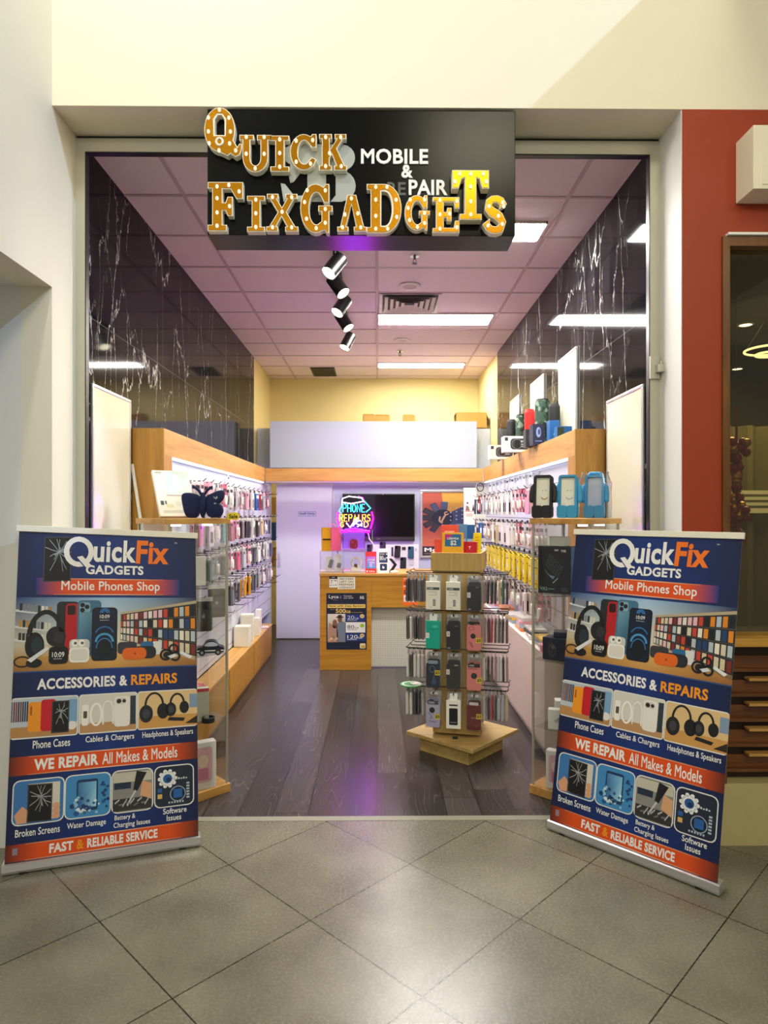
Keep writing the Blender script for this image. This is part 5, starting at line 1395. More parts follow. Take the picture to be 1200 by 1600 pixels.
def yellow(p, x=0.062, y=0.07): p.rect(x, y, x + .036, y + .034, H('#e8cf1a'), 2); p.text('$5', x + .004, y + .006, x + .032, y + .028, H('#3a3408'), .03, 3)
def retail(p):
    p.rect(.008, .135, .092, .152, H('#474b4d'), 1); p.text('CASE', .014, .139, .05, .148, WH, .01, 2); p.text('Clear Soft', .02, .118, .06, .127, GR, 0, 1); p.ring(.07, .118, .009, .009, .002, GR, 1)
    p.rect(.02, .10, .08, .102, GR, 1); p.rect(.05, .03, .066, .072, H('#3a3e40'), 1); p.rect(.052, .034, .064, .068, H('#9a9c98'), 2); p.rect(.02, .02, .045, .022, GR, 1)
def dark(p): sticker(p); p.rect(.06, .155, .082, .163, H('#5a6270'), 1); p.rect(.014, .012, .03, .018, H('#b8bcc4'), 1)
def dark2(p): p.rect(.056, .158, .08, .167, H('#9aa2ae'), 1); sticker(p, .004, .10)
def teal(p): sticker(p, .004, .075); p.rect(.05, .145, .082, .16, H('#49c2b0'), 1); p.line([(.02, .14), (.05, .13), (.07, .135)], .003, H('#0f7a70'), 1)
def pinkc(p):
    p.rect(.012, .18, .088, .194, K, 1); p.ring(.035, .15, .02, .012, .002, K, 1); p.ell(.045, .10, .017, .017, K, 1)
    p.line([(.02, .06), (.04, .05)], .003, K, 1); p.line([(.024, .05), (.044, .038)], .003, K, 1); p.line([(.03, .038), (.046, .026)], .003, K, 1); yellow(p, .064, .055)
def pinkb(p): p.rect(.012, .155, .088, .18, K, 1); p.text('CASE', .02, .162, .05, .173, WH, .01, 2); p.text('soft grip', .014, .14, .07, .152, K, .01, 1); p.ell(.05, .10, .02, .02, K, 1); yellow(p, .066, .055)
def blued(p): p.rrect(.016, .165, .084, .188, .01, H('#8fa3b4'), 1); p.ring(.045, .13, .018, .022, .002, H('#8aa2c0'), 1); p.poly([(.04, .03), (.075, .03), (.055, .10)], H('#31517e'), 1); yellow(p, .062, .09)
def lilac(p): p.rrect(.012, .155, .088, .182, .006, H('#474a52'), 1); p.text('case', .02, .161, .06, .175, H('#c9c8d4'), .01, 2); p.ell(.045, .118, .019, .019, K, 1); p.line([(.02, .10), (.045, .07), (.03, .06)], .003, K, 1); p.line([(.025, .045), (.075, .04)], .003, K, 1); yellow(p, .064, .06)
def cardb(p): p.rrect(.022, .03, .078, .14, .006, K, 1); p.rect(.03, .045, .07, .05, GR, 2); p.rect(.022, .155, .078, .165, H('#3a3e40'), 1)
def redc(p): p.rrect(.02, .168, .08, .187, .004, H('#d8d4d0'), 1); p.ring(.05, .115, .014, .014, .003, H('#4a0c10'), 1); p.text('RING', .034, .08, .066, .09, H('#d0a0a0'), 0, 1); yellow(p, .066, .08)
FP = [(0, 0, 'white retail case pack with grey bar, top left of the stand front', 'carton', '#e6e5d8', retail), (1, 0, 'white retail case pack with grey bar, top middle of the stand front', 'carton', '#e6e5d8', retail), (2, 0, 'black phone pouch with white price label, top right of the stand front', 'pouch', '#1a1d26', dark),
      (0, 1, 'teal phone case pack, left of the second tier on the stand front', 'carton', '#12a58f', teal), (1, 1, 'dark navy case pack with white price label, middle of the second tier', 'pouch', '#1c2130', dark), (2, 1, 'coral pink case pack with black disc and scribbles, second tier of the stand', 'pouch', '#e98b88', pinkc),
      (0, 2, 'dark blue case pack with yellow price label, left of the third tier', 'pouch', '#16243c', blued), (1, 2, 'plain black case pack, middle of the third tier on the stand front', 'pouch', '#1b1d24', dark2), (2, 2, 'coral pink case pack with black header, third tier of the stand', 'pouch', '#e8847f', pinkb),
      (0, 3, 'lilac case pack with grey header, bottom left of the stand front', 'pouch', '#b9b6d6', lilac), (1, 3, 'white carton with dark phone picture, bottom middle of the stand front', 'carton', '#ecebe2', cardb), (2, 3, 'dark red case pack with yellow price label, bottom right of the stand front', 'pouch', '#6a1018', redc)]
for a in FP: front_pack(*a)
q = Vector((0.235, 4.56, 0.455))
t = thing('hanging_disc', 'flat round green and white disc lying on the left hooks of the stand', 'disc', q, 0.3)
mb = MB(); mb.cyl((0, 0, 0), (0, 0, 0.006), 0.078, n=32); plain('leaf_green', '#2f9a55', 0.4); mb.build('disc', MAT['leaf_green'], t)
mb = MB(); mb.lathe([(0.066, 0.0062), (0.066, 0.0075), (0.055, 0.0075), (0.055, 0.0062)], n=32); mb.box((0.0, -0.03, 0.006), (0.05, 0.03, 0.0075)); mb.build('white_pattern', MAT['white_plastic'], t)
# leaflets and sim boxes in the tray on top
def traything(name, label, x, y, rz, w, h, tilt, colour, face, dep=0.012, z=1.3625):
    p = spw((x, y, z))
    t = thing(name, label, 'leaflet box', p, PHI + rz, 'leaflet boxes on top of the revolving stand')
    M_ = Matrix.Rotation(tilt, 4, 'X')
    o = MB(M_).box((-w / 2, -dep / 2, 0), (w / 2, dep / 2, h)).build('box', MAT['tinted'], t, 0.001); o.color = H(colour)
    fnb = plane_fn((-w / 2, -dep / 2 - 0.0005, 0), (1, 0, 0), (0, 0, 1))
    p_ = Print(lambda u, v, n: M_ @ fnb(u, v, n)); face(p_, w, h); p_.build('front_print', t)
def f2(p, w, h):
    p.rect(.0, .0, w, h * .33, H('#f0b40e'), 1); p.rect(w * .14, h * .36, w * .9, h * .92, H('#0f6ea8'), 2); p.poly([(w * .14, h * .92), (w * .55, h * .92), (w * .14, h * .62)], H('#d41a7a'), 3)
    p.text('LEBARA', w * .26, h * .68, w * .80, h * .78, WH, .03, 4); p.text('$2', w * .40, h * .39, w * .68, h * .64, WH, .03, 4)
def fo(p, w, h): p.text('amaysim', w * .2, h * .72, w * .75, h * .80, H('#f6d9c6'), .02, 2)
def fn_(p, w, h): pass
def fr(p, w, h): p.text('T', w * .42, h * .38, w * .58, h * .62, WH, .03, 2)
def fb(p, w, h): p.rect(w * .1, h * .3, w * .9, h * .5, H('#9ec3dc'), 1)
def fy(p, w, h):
    for i in range(5): p.line([(w * .3, h * (.2 + .14 * i)), (w * .8, h * (.25 + .14 * i))], .003, H('#8a7a10'), 1)
traything('leaflet_box', 'tall orange-red leaflet behind the dollar-price box on the stand', -0.06, -0.03, .1, 0.12, 0.20, -.06, '#e2430f', fo)
traything('leaflet_box', 'small orange-red leaflet left of the dollar-price box on the stand', -0.125, -0.07, .15, 0.075, 0.10, -.06, '#e2430f', fn_)
traything('leaflet_box', 'pale blue leaflet sticking up behind the orange one on the stand', 0.015, 0.02, -.05, 0.08, 0.205, -.04, '#5a8fc4', fb)
traything('leaflet_box', 'dark blue leaflet at the back of the stand top', 0.075, 0.05, -.1, 0.06, 0.20, -.04, '#1f5fa0', fb)
traything('leaflet_box', 'crimson leaflet wedge right of the dollar-price box on the stand', 0.083, -0.06, -.2, 0.10, 0.085, -.06, '#b81a36', fr)
traything('leaflet_box', 'yellow leaflet with dark scribbles at the right of the stand top', 0.125, -0.02, -.45, 0.06, 0.145, -.10, '#f1d716', fy)
traything('leaflet_box', 'yellow box with a blue two-dollar label on top of the stand', -0.028, -0.115, .03, 0.145, 0.148, -.05, '#f0b81a', f2, 0.05)

# ================================================================== GLASS CABINETS
def glass_cabinet(label, cx, cy, hd, shelves, zt=1.615):
    t = thing('glass_cabinet', label, 'display cabinet', (cx, cy, 0), R(45), 'glass showcases at the entrance')
    s = hd / math.sqrt(2)
    MB().box((-s, -s, 0.0), (s, s, 0.05)).build('base', MAT['oak_x'], t, 0.002)
    MB().box((-s, -s, zt - 0.032), (s, s, zt)).build('top', MAT['oak_x'], t, 0.002)
    g = s - 0.012
    for k in range(4):
        a = k * PI / 2
        mb = MB(Matrix.Rotation(a, 4, 'Z')); mb.box((-g, -g, 0.052), (g - 0.006, -g + 0.005, zt - 0.034)); mb.build('glass_pane', MAT['clear_glass'], t)
        mb = MB(Matrix.Rotation(a, 4, 'Z')); mb.box((-g - 0.003, -g - 0.003, 0.05), (-g + 0.009, -g + 0.009, zt - 0.032)); mb.build('corner_post', MAT['aluminium'], t, 0.001)
    for z in shelves: MB().box((-g + 0.008, -g + 0.008, z), (g - 0.008, g - 0.008, z + 0.006)).build('shelf', MAT['clear_glass'], t)
    mb = MB()
    for x, y in ((1, -1), (-1, -1)): mb.cyl((x * 0.1, y * 0.1, zt - 0.045), (x * 0.1, y * 0.1, zt - 0.032), 0.03, n=20)
    mb.build('puck_light', MAT['led_strip'], t)
    return t
glass_cabinet('tall square glass showcase with oak top and base, left of the entrance', -1.15, 3.90, 0.28, [0.434, 0.817, 1.212])
glass_cabinet('tall square glass showcase with oak top and base, right of the entrance', 1.165, 3.86, 0.272, [0.39, 0.785, 1.17])
ZT = 1.616
# --- on the left cabinet top
t = thing('display_box_frame', 'cream display box with thin wire fan window leaning back on the left showcase', 'display box', (-1.155, 3.83, ZT), R(36))
M_ = Matrix.Rotation(R(-30), 4, 'X') @ Matrix.Translation((0.0, 0.0, 0.006))
w, h = 0.215, 0.315
MB(M_).box((-w / 2, -0.012, 0), (w / 2, 0.012, h)).build('box', MAT['white_bar'], t, 0.003)
fb_ = plane_fn((-w / 2, -0.0125, 0), (1, 0, 0), (0, 0, 1))
p = Print(lambda u, v, n: M_ @ fb_(u * 1.16, v * 1.145, n))
p.rrect(.055, .115, .175, .268, .02, H('#cfe0d6'), 1)
for i in range(9): p.line([(.115, .265), (.06 + i * .0135, .125)], .0025, H('#f4f2e6'), 2)
p.rect(.012, .255, .045, .265, H('#b8b49c'), 1); p.rect(.05, .12, .175, .126, H('#c89a98'), 2); p.ell(.16, .108, .011, .011, H('#8a7a4a'), 1)
p.rect(.014, .065, .03, .09, H('#4a4440'), 1); p.rect(.035, .07, .045, .09, H('#7a746a'), 1); p.rect(.04, .05, .08, .07, H('#dcd6a8'), 1); p.rect(.09, .06, .165, .085, H('#d9dccb'), 1); p.rect(.02, .018, .17, .035, H('#d2ceb8'), 1); p.ell(.165, .026, .005, .005, H('#6a6450'), 2)
p.build('front_print', t)
t = thing('butterfly_cushion', 'navy plush butterfly-shaped cushion standing on the left showcase', 'cushion', (-1.005, 3.80, ZT), R(8))
def plush(name, outline, th, mat, par, y0=0.0):
    mb = MB(); n = len(outline); vs = []; fs = []
    cx = sum(p[0] for p in outline) / n; cz = sum(p[1] for p in outline) / n
    lv = [(1.0, 0.0), (0.94, 0.6), (0.72, 0.92), (0.35, 1.05)]
    rows = []
    for sgn in (-1, 1):
        for k, (sc, d) in enumerate(lv):
            if sgn == 1 and k == 0: continue
            rows.append((sgn, sc, d))
    idx = {}
    for sgn, sc, d in rows:
        idx[(sgn, sc)] = len(vs)
        vs += [(cx + (x - cx) * sc, y0 + sgn * d * th, cz + (z - cz) * sc) for x, z in outline]
    for sgn in (-1, 1):
        seq = [idx[(-1, 1.0)]] + [idx[(sgn, sc)] for sc, d in lv[1:]]
        for a, b in zip(seq, seq[1:]):
            fs += [((a + i, a + (i + 1) % n, b + (i + 1) % n, b + i) if sgn < 0 else (a + i, b + i, b + (i + 1) % n, a + (i + 1) % n)) for i in range(n)]
        e = seq[-1]
        c = len(vs); vs.append((cx, y0 + sgn * th * 1.08, cz))
        fs += [((e + i, e + (i + 1) % n, c) if sgn < 0 else (e + (i + 1) % n, e + i, c)) for i in range(n)]
    mb.add(vs, fs); mb.smooth = True
    o = mb.build(name, MAT[mat], par)
    return o
def spl(pts, n=4):
    out = []; k = len(pts)
    for i in range(k):
        p0, p1, p2, p3 = [pts[(i + j - 1) % k] for j in range(4)]
        for s in range(n):
            u = s / n
            out.append(tuple(0.5 * ((2 * p1[m]) + (-p0[m] + p2[m]) * u + (2 * p0[m] - 5 * p1[m] + 4 * p2[m] - p3[m]) * u * u + (-p0[m] + 3 * p1[m] - 3 * p2[m] + p3[m]) * u ** 3) for m in (0, 1)))
    return out
rw = spl([(.012, .06), (.03, .01), (.09, .005), (.115, .035), (.11, .07), (.095, .085), (.118, .115), (.122, .155), (.095, .162), (.05, .145), (.012, .12)])
lw = spl([(-.012, .06), (-.03, .008), (-.085, .005), (-.105, .03), (-.115, .07), (-.122, .115), (-.115, .14), (-.085, .147), (-.04, .14), (-.012, .12)])
plush('wing', rw, 0.030, 'navy_plush', t); plush('wing', lw, 0.030, 'navy_plush', t, 0.006)
mb = MB(); mb.ball((0, -0.012, 0.075), 0.021, 0.03, 0.076, 14); mb.smooth = True; mb.build('body', MAT['navy_plush'], t)
for s in (-1, 1):
    mb = MB(); mb.tube([(s * .008, -.01, .135), (s * .022, -.012, .158), (s * .045, -.012, .178), (s * .055, -.012, .178)], 0.008, 10); mb.smooth = True; mb.build('antenna', MAT['navy_plush'], t)
mb = MB(); mb.prism([(.06, .12), (.075, .108), (.085, .118), (.08, .128), (.072, .117), (.065, .125)], -.034, -.032, 0, 'y'); mb.prism(ell(.07, .085, .007, .004, n=10), -.034, -.031, 0, 'y'); mb.build('stitched_mark', MAT['grey_letter'], t)
# Sale sticker on the top edge
q = atY(364, 807, 3.885)
t = thing('sale_sticker', 'round yellow sticker reading Sale on the corner of the left showcase top', 'sticker', q, R(30))
mb = MB(); mb.prism(spl([(-.038, -.002), (-.03, .018), (0, .024), (.03, .02), (.038, 0), (.028, -.018), (0, -.02), (-.03, -.016)], 3), -.001, 0.0, 0, 'y'); plain('sticker_yellow', '#e9cf2e', 0.5); mb.build('sticker', MAT['sticker_yellow'], t)
p = Print(plane_fn((0, -.0012, 0), (1, 0, 0), (0, 0, 1))); p.text('Sale', -.026, -.011, .026, .013, H('#141008'), .03, 1, .1); p.build('lettering', t)

# --- three standing tablet cases on the right showcase
def kid_case(label, px, yy, mat, screen, smile, plastic=False):
    q = atY(px, 800, yy)
    t = thing('tablet_case_figure', label, 'tablet case', (q.x, yy, ZT), R(-27), 'standing tablet cases on the right showcase')
    M_ = Matrix.Rotation(R(-6), 4, 'X')
    w, z0, z1 = 0.108, 0.06, 0.245
    mb = MB(M_)
    outer = rr(w, z1 - z0 + 0.03, 0.018, 5, 0, (z0 + z1) / 2 - 0.008); inner = rr(w - 0.026, z1 - z0 - 0.012, 0.005, 3, 0, (z0 + z1) / 2)
    mb.prism(outer, -0.022, 0.022, 0, 'y', holes=[inner]); mb.prism(inner, 0.004, 0.02, 0, 'y'); mb.smooth = False
    mb.build('body', MAT[mat], t, 0.005, 3)
    MB(M_).box((-w / 2 + 0.014, -0.004, z0 + 0.007), (w / 2 - 0.014, 0.0, z1 - 0.007)).build('screen_card', MAT[screen], t)
    for s in (-1, 1):
        mb = MB(M_); mb.tube([(s * .050, .004, .195), (s * .061, 0, .18), (s * .066, -.004, .145), (s * .065, -.006, .105)], 0.016, 12); mb.ball((s * .065, -.006, .105), .016, n=12); mb.smooth = True
        mb.build('arm', MAT[mat], t)
        mb = MB(); mb.prism(rr(0.056, 0.074, 0.016, 4, s * 0.0285, 0.0375), -0.036, 0.03, 0, 'y'); mb.build('foot', MAT[mat], t, 0.006, 3)
    if smile:
        fb_ = plane_fn((0, -.0045, 0), (1, 0, 0), (0, 0, 1)); p = Print(lambda u, v, n: M_ @ fb_(u, v, n))
        c = H('#a8752a') if smile == 1 else H('#a6a2b0')
        p.ring(.008, .130, .022, .022, .005, c, 1, 200, 340, 14); p.rect(-.006, .158, .0, .164, H('#9a968c'), 1); p.rect(.012, .158, .018, .164, H('#9a968c'), 1); p.rect(-.035, .08, -.01, .082, H('#c2beb0'), 1)
        p.build('smile_print', t)
    mb = MB(); mb.tube([(-.035, .02, .248), (-.027, .022, .262), (.027, .022, .262), (.035, .02, .248)], 0.011, 10); mb.smooth = True
    if plastic:
        mb.build('handle', MAT[mat], t)
        bag = MB(); rgb = random.Random(4); n = 22
        lv = []
        for z in (0.0, 0.06, 0.13, 0.2, 0.25, 0.268):
            sc = 1.0 if z < 0.24 else 0.8
            lv.append([(0.095 * sc * math.copysign(abs(math.cos(u)) ** .5, math.cos(u)) + rgb.uniform(-.004, .004), 0.05 * sc * math.copysign(abs(math.sin(u)) ** .6, math.sin(u)) + rgb.uniform(-.004, .004), z + rgb.uniform(0, .004)) for u in [2 * PI * i / n for i in range(n)]])
        bag.add([q for r_ in lv for q in r_], [(k * n + i, k * n + (i + 1) % n, (k + 1) * n + (i + 1) % n, (k + 1) * n + i) for k in range(len(lv) - 1) for i in range(n)])
        bag.smooth = True; bag.build('plastic_bag', MAT['sleeve'], t)
    return t
kid_case('black foam tablet case with arms and feet, smile card, on the right showcase', 848, 3.84, 'black_foam', 'white_bar', 1)
kid_case('blue foam tablet case with smile card, between black one and bagged one', 887, 3.82, 'blue_foam', 'white_bar', 2)
kid_case('blue foam tablet case wrapped in a clear plastic bag, on the right showcase', 929, 3.83, 'blue_foam', 'panel_white', 0, True)
# --- inside the right showcase
def kb(p, w, h):
    p.rect(0, 0, w, h, H('#10141c'), 0)
    for i in range(6):
        for j in range(5): p.poly([(w * (.22 + .07 * i + .03 * j), h * (.70 - .05 * i + .055 * j - .1)), (w * (.27 + .07 * i + .03 * j), h * (.665 - .05 * i + .055 * j - .1)), (w * (.285 + .07 * i + .03 * j), h * (.70 - .05 * i + .055 * j - .1)), (w * (.235 + .07 * i + .03 * j), h * (.735 - .05 * i + .055 * j - .1))], H('#39424f'), 2)
    p.poly([(w * .18, h * .52), (w * .45, h * .30), (w * .52, h * .36), (w * .3, h * .40)], H('#7f95ae'), 1); p.line([(w * .45, h * .22), (w * .62, h * .34)], .004, H('#b8c4d2'), 1)
    p.text('VX2', w * .06, h * .06, w * .28, h * .13, H('#8fc0c0'), .01, 2); p.rect(w * .3, h * .09, w * .5, h * .1, H('#8fc0c0'), 2); p.text('GAME', w * .5, h * .90, w * .62, h * .94, WH, .02, 2); p.text('TYPE', w * .7, h * .88, w * .85, h * .93, WH, .02, 2); p.rect(w * .7, h * .05, w * .9, h * .14, H('#2c3440'), 2)
boxthing('keyboard_box', 'tall black keyboard box with blue side on the upper shelf, right showcase', 'box', (1.06, 3.86, 1.1765), (0.20, 0.10, 0.275), 'black_satin', R(-38), None, 0.002, kb)
plain('box_blue', '#1d5c9c', 0.45)
KB = [o for o in bpy.data.objects if o.name.startswith('keyboard_box')][0]
MB().box((0.1001, -0.05, 0.001), (0.1012, 0.05, 0.274)).build('side_print', MAT['box_blue'], KB)
boxthing('speaker_carton', 'small grey carton lying on top of the tall keyboard box, right showcase', 'box', (1.07, 3.86, 1.4525), (0.10, 0.075, 0.055), 'panel_grey', R(-38))
def nv(p, w, h): p.ell(w * .38, h * .45, w * .16, h * .33, H('#23242c'), 1); p.ring(w * .38, h * .45, w * .15, h * .3, .004, H('#4a4c56'), 2); p.ell(w * .42, h * .6, .012, .012, H('#5c5550'), 2)
plain('navy_box', '#151c34', 0.4)
boxthing('headphone_box', 'dark navy headphone box on the middle shelf of the right showcase', 'box', (1.06, 3.84, 0.7915), (0.155, 0.11, 0.13), 'navy_box', R(-36), None, 0.002, nv)
boxthing('flat_carton', 'flat dark navy carton resting on the headphone box, right showcase', 'box', (1.10, 3.85, 0.9225), (0.13, 0.10, 0.03), 'navy_box', R(-16))
def eb(p, w, h): p.ell(w * .45, h * .45, w * .12, h * .08, H('#b8b8b4'), 1); p.ell(w * .58, h * .55, w * .1, h * .08, H('#a8a8a4'), 1); p.ell(w * .82, h * .8, .008, .008, H('#77756a'), 1)
boxthing('earbud_box', 'square white earbud box on the lowest shelf of the right showcase', 'box', (1.045, 3.80, 0.3965), (0.11, 0.05, 0.115), 'white_plastic', R(-20), None, 0.003, eb)
boxthing('earbud_box', 'second white earbud box lying behind the square one, right showcase', 'box', (1.115, 3.90, 0.3965), (0.12, 0.07, 0.14), 'white_plastic', R(-10), None, 0.003)
def doll(p, w, h): p.rrect(w * .15, h * .15, w * .85, h * .9, .02, H('#e8b8c4'), 1); p.ell(w * .5, h * .6, w * .2, h * .14, H('#f3dcc8'), 2); p.rect(w * .3, h * .2, w * .7, h * .45, H('#d98aa8'), 2)
boxthing('toy_carton', 'white and pink toy carton standing at the bottom of the right showcase', 'box', (1.04, 3.80, 0.051), (0.12, 0.05, 0.22), 'white_plastic', R(-35), None, 0.003, doll)
# --- inside the left showcase
t = thing('toy_car', 'small rounded navy and white toy car on the middle shelf, left showcase', 'toy car', (-0.975, 3.845, 0.823), R(12))
mb = MB(); body = spl([(-.075, .018), (-.072, .04), (-.045, .05), (-.02, .078), (.025, .08), (.05, .052), (.075, .042), (.078, .02), (.05, .014), (-.05, .014)], 4)
mb.prism(body, -.034, .034, 0, 'y'); mb.build('body', MAT['navy_box'], t, 0.008, 3)
mb = MB(); mb.prism(spl([(-.03, .054), (-.014, .073), (.022, .075), (.042, .054)], 3), -.0355, .0355, 0, 'y'); mb.build('window', MAT['panel_white'], t)
mb = MB(); mb.box((-.078, -.0355, .024), (.078, .0355, .030)); mb.build('trim_band', MAT['white_plastic'], t)
for x in (-.045, .045):
    for y in (-.034, .034):
        mb = MB(); mb.cyl((x, y - .007, .018), (x, y + .007, .018), .018, n=18); w_ = mb.build('wheel', MAT['black_rubber'], t)
        mb = MB(); s = -1 if y < 0 else 1; mb.cyl((x, y + s * .007, .018), (x, y + s * .009, .018), .009, n=12); mb.build('hubcap', MAT['chrome'], w_)
boxthing('gift_tin', 'slim grey tin with a red lid edge on the low shelf, left showcase', 'tin', (-1.02, 3.84, 0.4405), (0.07, 0.05, 0.19), 'panel_grey', R(20), None, 0.003, lambda p, w, h: p.rect(0, h * .9, w, h, H('#c8384a'), 1))
boxthing('toy_carton', 'white and pink toy carton leaning at the bottom of the left showcase', 'box', (-1.02, 3.83, 0.051), (0.15, 0.06, 0.27), 'white_plastic', R(30), None, 0.003, doll)
t = thing('phone_carton', 'upright white phone carton on the upper shelf of the left showcase', 'box', (-1.07, 3.9, 1.2185), R(30))
MB().box((-.05, -.02, 0), (.05, .02, .17)).build('box', MAT['white_plastic'], t, .002)
t = thing('bracelet', 'black cuff bracelet lying on the low glass shelf, left showcase', 'bracelet', (-0.975, 3.80, 0.4405))
mb = MB(); mb.lathe([(.03, 0), (.036, .002), (.036, .03), (.03, .032)], n=28); mb.smooth = True; mb.build('cuff', MAT['black_rubber'], t)

# ================================================================== BOARDS ON THE MARBLE
def board(label, S, y0, y1, z0, z1):
    X = XL if S < 0 else XR
    t = thing('wall_board', label, 'board', (X, (y0 + y1) / 2, z0), 0, 'white boards on the marble walls')
    a, b = (0.001, 0.012) if S < 0 else (-0.012, -0.001)
    l = (y1 - y0) / 2; h = z1 - z0
    MB().box((a, -l + .015, .015), (b, l - .015, h - .015)).build('panel', MAT['board_cream'], t)
    mb = MB(); e = 0.006; a2, b2 = (0.001, 0.016) if S < 0 else (-0.016, -0.001)
    for u, v in (((-l, 0), (l, .018)), ((-l, h - .018), (l, h)), ((-l, .018), (-l + .018, h - .018)), ((l - .018, .018), (l, h - .018))): mb.box((a2, u[0], u[1]), (b2, v[0], v[1]))
    mb.build('frame', MAT['silver'], t, 0.003)
board('tall cream board on black marble just inside the left of the entrance', -1, 3.62, 4.185, 0.06, 2.36)
board('tall cream board on black marble just inside the right of the entrance', 1, 3.62, 4.20, 0.06, 2.36)
board('widest narrow white board above the right header, nearest the entrance', 1, 4.84, 5.32, 2.195, 2.877)
board('narrow white board above the right header, middle of three', 1, 5.80, 6.30, 2.195, 2.878)
board('narrow white board above the right header, furthest of three', 1, 6.82, 7.27, 2.195, 2.878)

# ================================================================== SPEAKERS AND BOXES ON THE RIGHT HEADER
ZH = 2.191
def speaker(label, x, y, r, h, mat, capm='black_rubber', rz=0.0):
    t = thing('bluetooth_speaker', label, 'speaker', (x, y, ZH), rz, 'speakers on top of the right header')
    mb = MB(); mb.lathe([(0.0, 0.012), (r * .85, 0.012), (r * .97, .02), (r, .04), (r, h - .04), (r * .97, h - .02), (r * .85, h - .012), (0, h - .012)], n=28); mb.smooth = True; mb.build('grille_cloth', MAT[mat], t)
    mb = MB(); mb.lathe([(0, 0), (r * .8, 0), (r * .86, .012), (r * .8, .016)], n=28); mb.lathe([(r * .8, h - .016), (r * .86, h - .012), (r * .78, h), (r * .7, h - .006), (0, h - .006)], n=28); mb.smooth = True; mb.build('end_cap', MAT[capm], t)
    mb = MB(); mb.prism(rr(.03, .05, .008, 3, 0, h * .45), -r - .004, -r + .006, 0, 'y'); mb.build('badge', MAT[capm], t)
    return t
plain('speaker_red', '#c21a1c', 0.6, bump=0.3, scale=300)
plain('speaker_black', '#111215', 0.7, bump=0.3, scale=300)
speaker('big black cylinder speaker, furthest along the right header', 1.40, 6.87, 0.050, 0.43, 'speaker_black')
speaker('smaller camouflage cylinder speaker between the black and the red one', 1.40, 6.45, 0.043, 0.42, 'camo_cloth')
speaker('bright red cylinder speaker standing on the right header', 1.39, 6.0, 0.048, 0.40, 'speaker_red', 'speaker_red')
speaker('biggest camouflage cylinder speaker, in front of the red one on the right header', 1.385, 5.52, 0.062, 0.41, 'camo_cloth')
speaker('black cylinder speaker, nearest the entrance on the right header', 1.40, 5.20, 0.045, 0.32, 'speaker_black')
def spk(p, w, h):
    p.rect(0, 0, w, h, H('#eeeeec'), 0); p.rrect(w * .25, h * .15, w * .97, h * .85, .03, H('#3a3b40'), 1); p.ring(w * .5, h * .5, w * .2, h * .32, .004, H('#85868a'), 2); p.rrect(w * .42, h * .25, w * .62, h * .75, .015, H('#1b1c20'), 2)
    p.rect(w * .04, h * .7, w * .16, h * .92, H('#2a2a2e'), 1); p.text('pro', w * .66, h * .6, w * .85, h * .72, WH, .02, 3); p.rect(w * .66, h * .45, w * .88, h * .5, H('#b5b6ba'), 3); p.rect(w * .66, h * .32, w * .84, h * .37, H('#b5b6ba'), 3)
def drk(p, w, h): p.rect(0, 0, w, h, H('#2b2c31'), 0); p.ring(w * .45, h * .5, w * .25, h * .3, .004, H('#5d5f66'), 1); p.text('audio', w * .55, h * .7, w * .9, h * .84, WH, .01, 2)
def blu(p, w, h): p.rect(0, 0, w, h, H('#1c2340'), 0); p.ell(w * .5, h * .6, w * .22, h * .25, H('#8a9ccc'), 1); p.ell(w * .55, h * .62, w * .12, h * .14, H('#39487a'), 2); p.rect(w * .2, h * .15, w * .8, h * .2, H('#6d7db0'), 1)
G1 = 'speaker cartons on top of the right header'
boxthing('speaker_carton', 'white carton with dark speaker picture overhanging the header, furthest of two', 'box', (1.255, 6.70, ZH), (0.24, 0.11, 0.142), 'white_plastic', 0.02, G1, 0.002, spk)
boxthing('speaker_carton', 'white carton with dark speaker picture overhanging the header, nearer of two', 'box', (1.245, 5.93, ZH), (0.235, 0.11, 0.142), 'white_plastic', 0.02, G1, 0.002, spk)
boxthing('speaker_carton', 'charcoal speaker carton right of the nearer white one on the header', 'box', (1.285, 5.50, ZH), (0.11, 0.10, 0.15), 'black_satin', 0.0, G1, 0.002, drk)
boxthing('speaker_carton', 'navy carton with a pale round picture beside the charcoal one on the header', 'box', (1.285, 5.30, ZH), (0.09, 0.12, 0.165), 'navy_box', 0.0, G1, 0.002, blu)
boxthing('speaker_carton', 'bright blue carton beside the navy one on the header', 'box', (1.355, 5.07, ZH), (0.075, 0.09, 0.165), 'box_blue', 0.0, G1, 0.002, lambda p, w, h: p.ell(w * .5, h * .35, .008, .008, H('#c8e0f4'), 1))
boxthing('speaker_carton', 'blue carton with camouflage end, nearest the entrance on the header', 'box', (1.39, 4.92, ZH), (0.11, 0.09, 0.10), 'box_blue', 0.0, G1, 0.002, lambda p, w, h: p.rect(0, 0, w * .45, h * .9, H('#26382f'), 1))
# cardboard on the white bulkhead
t = thing('cardboard_box', 'large open cardboard box at the right end of the white bulkhead', 'box', (1.235, 8.70, 2.752), 0.0)
mb = MB(); mb.box((-.2, -.06, 0), (.2, .2, .012)); mb.box((-.2, -.06, 0), (.2, -.052, .215)); mb.box((-.2, .192, 0), (.2, .2, .215)); mb.box((-.2, -.052, 0), (-.192, .192, .215)); mb.box((.192, -.052, 0), (.2, .192, .215)); mb.build('box', MAT['cardboard'], t)
mb = MB(); mb.quad([(-.2, -.05, .213), (-.2, .19, .213), (-.25, .19, .14), (-.25, -.05, .14)]); mb.quad([(.2, -.05, .213), (.24, -.05, .06), (.24, .19, .06), (.2, .19, .213)]); mb.build('flap', MAT['frame_brown'], t)
t = thing('cardboard_box', 'crumpled low cardboard box in the middle of the white bulkhead', 'box', (-0.015, 8.45, 2.80), 0.05)
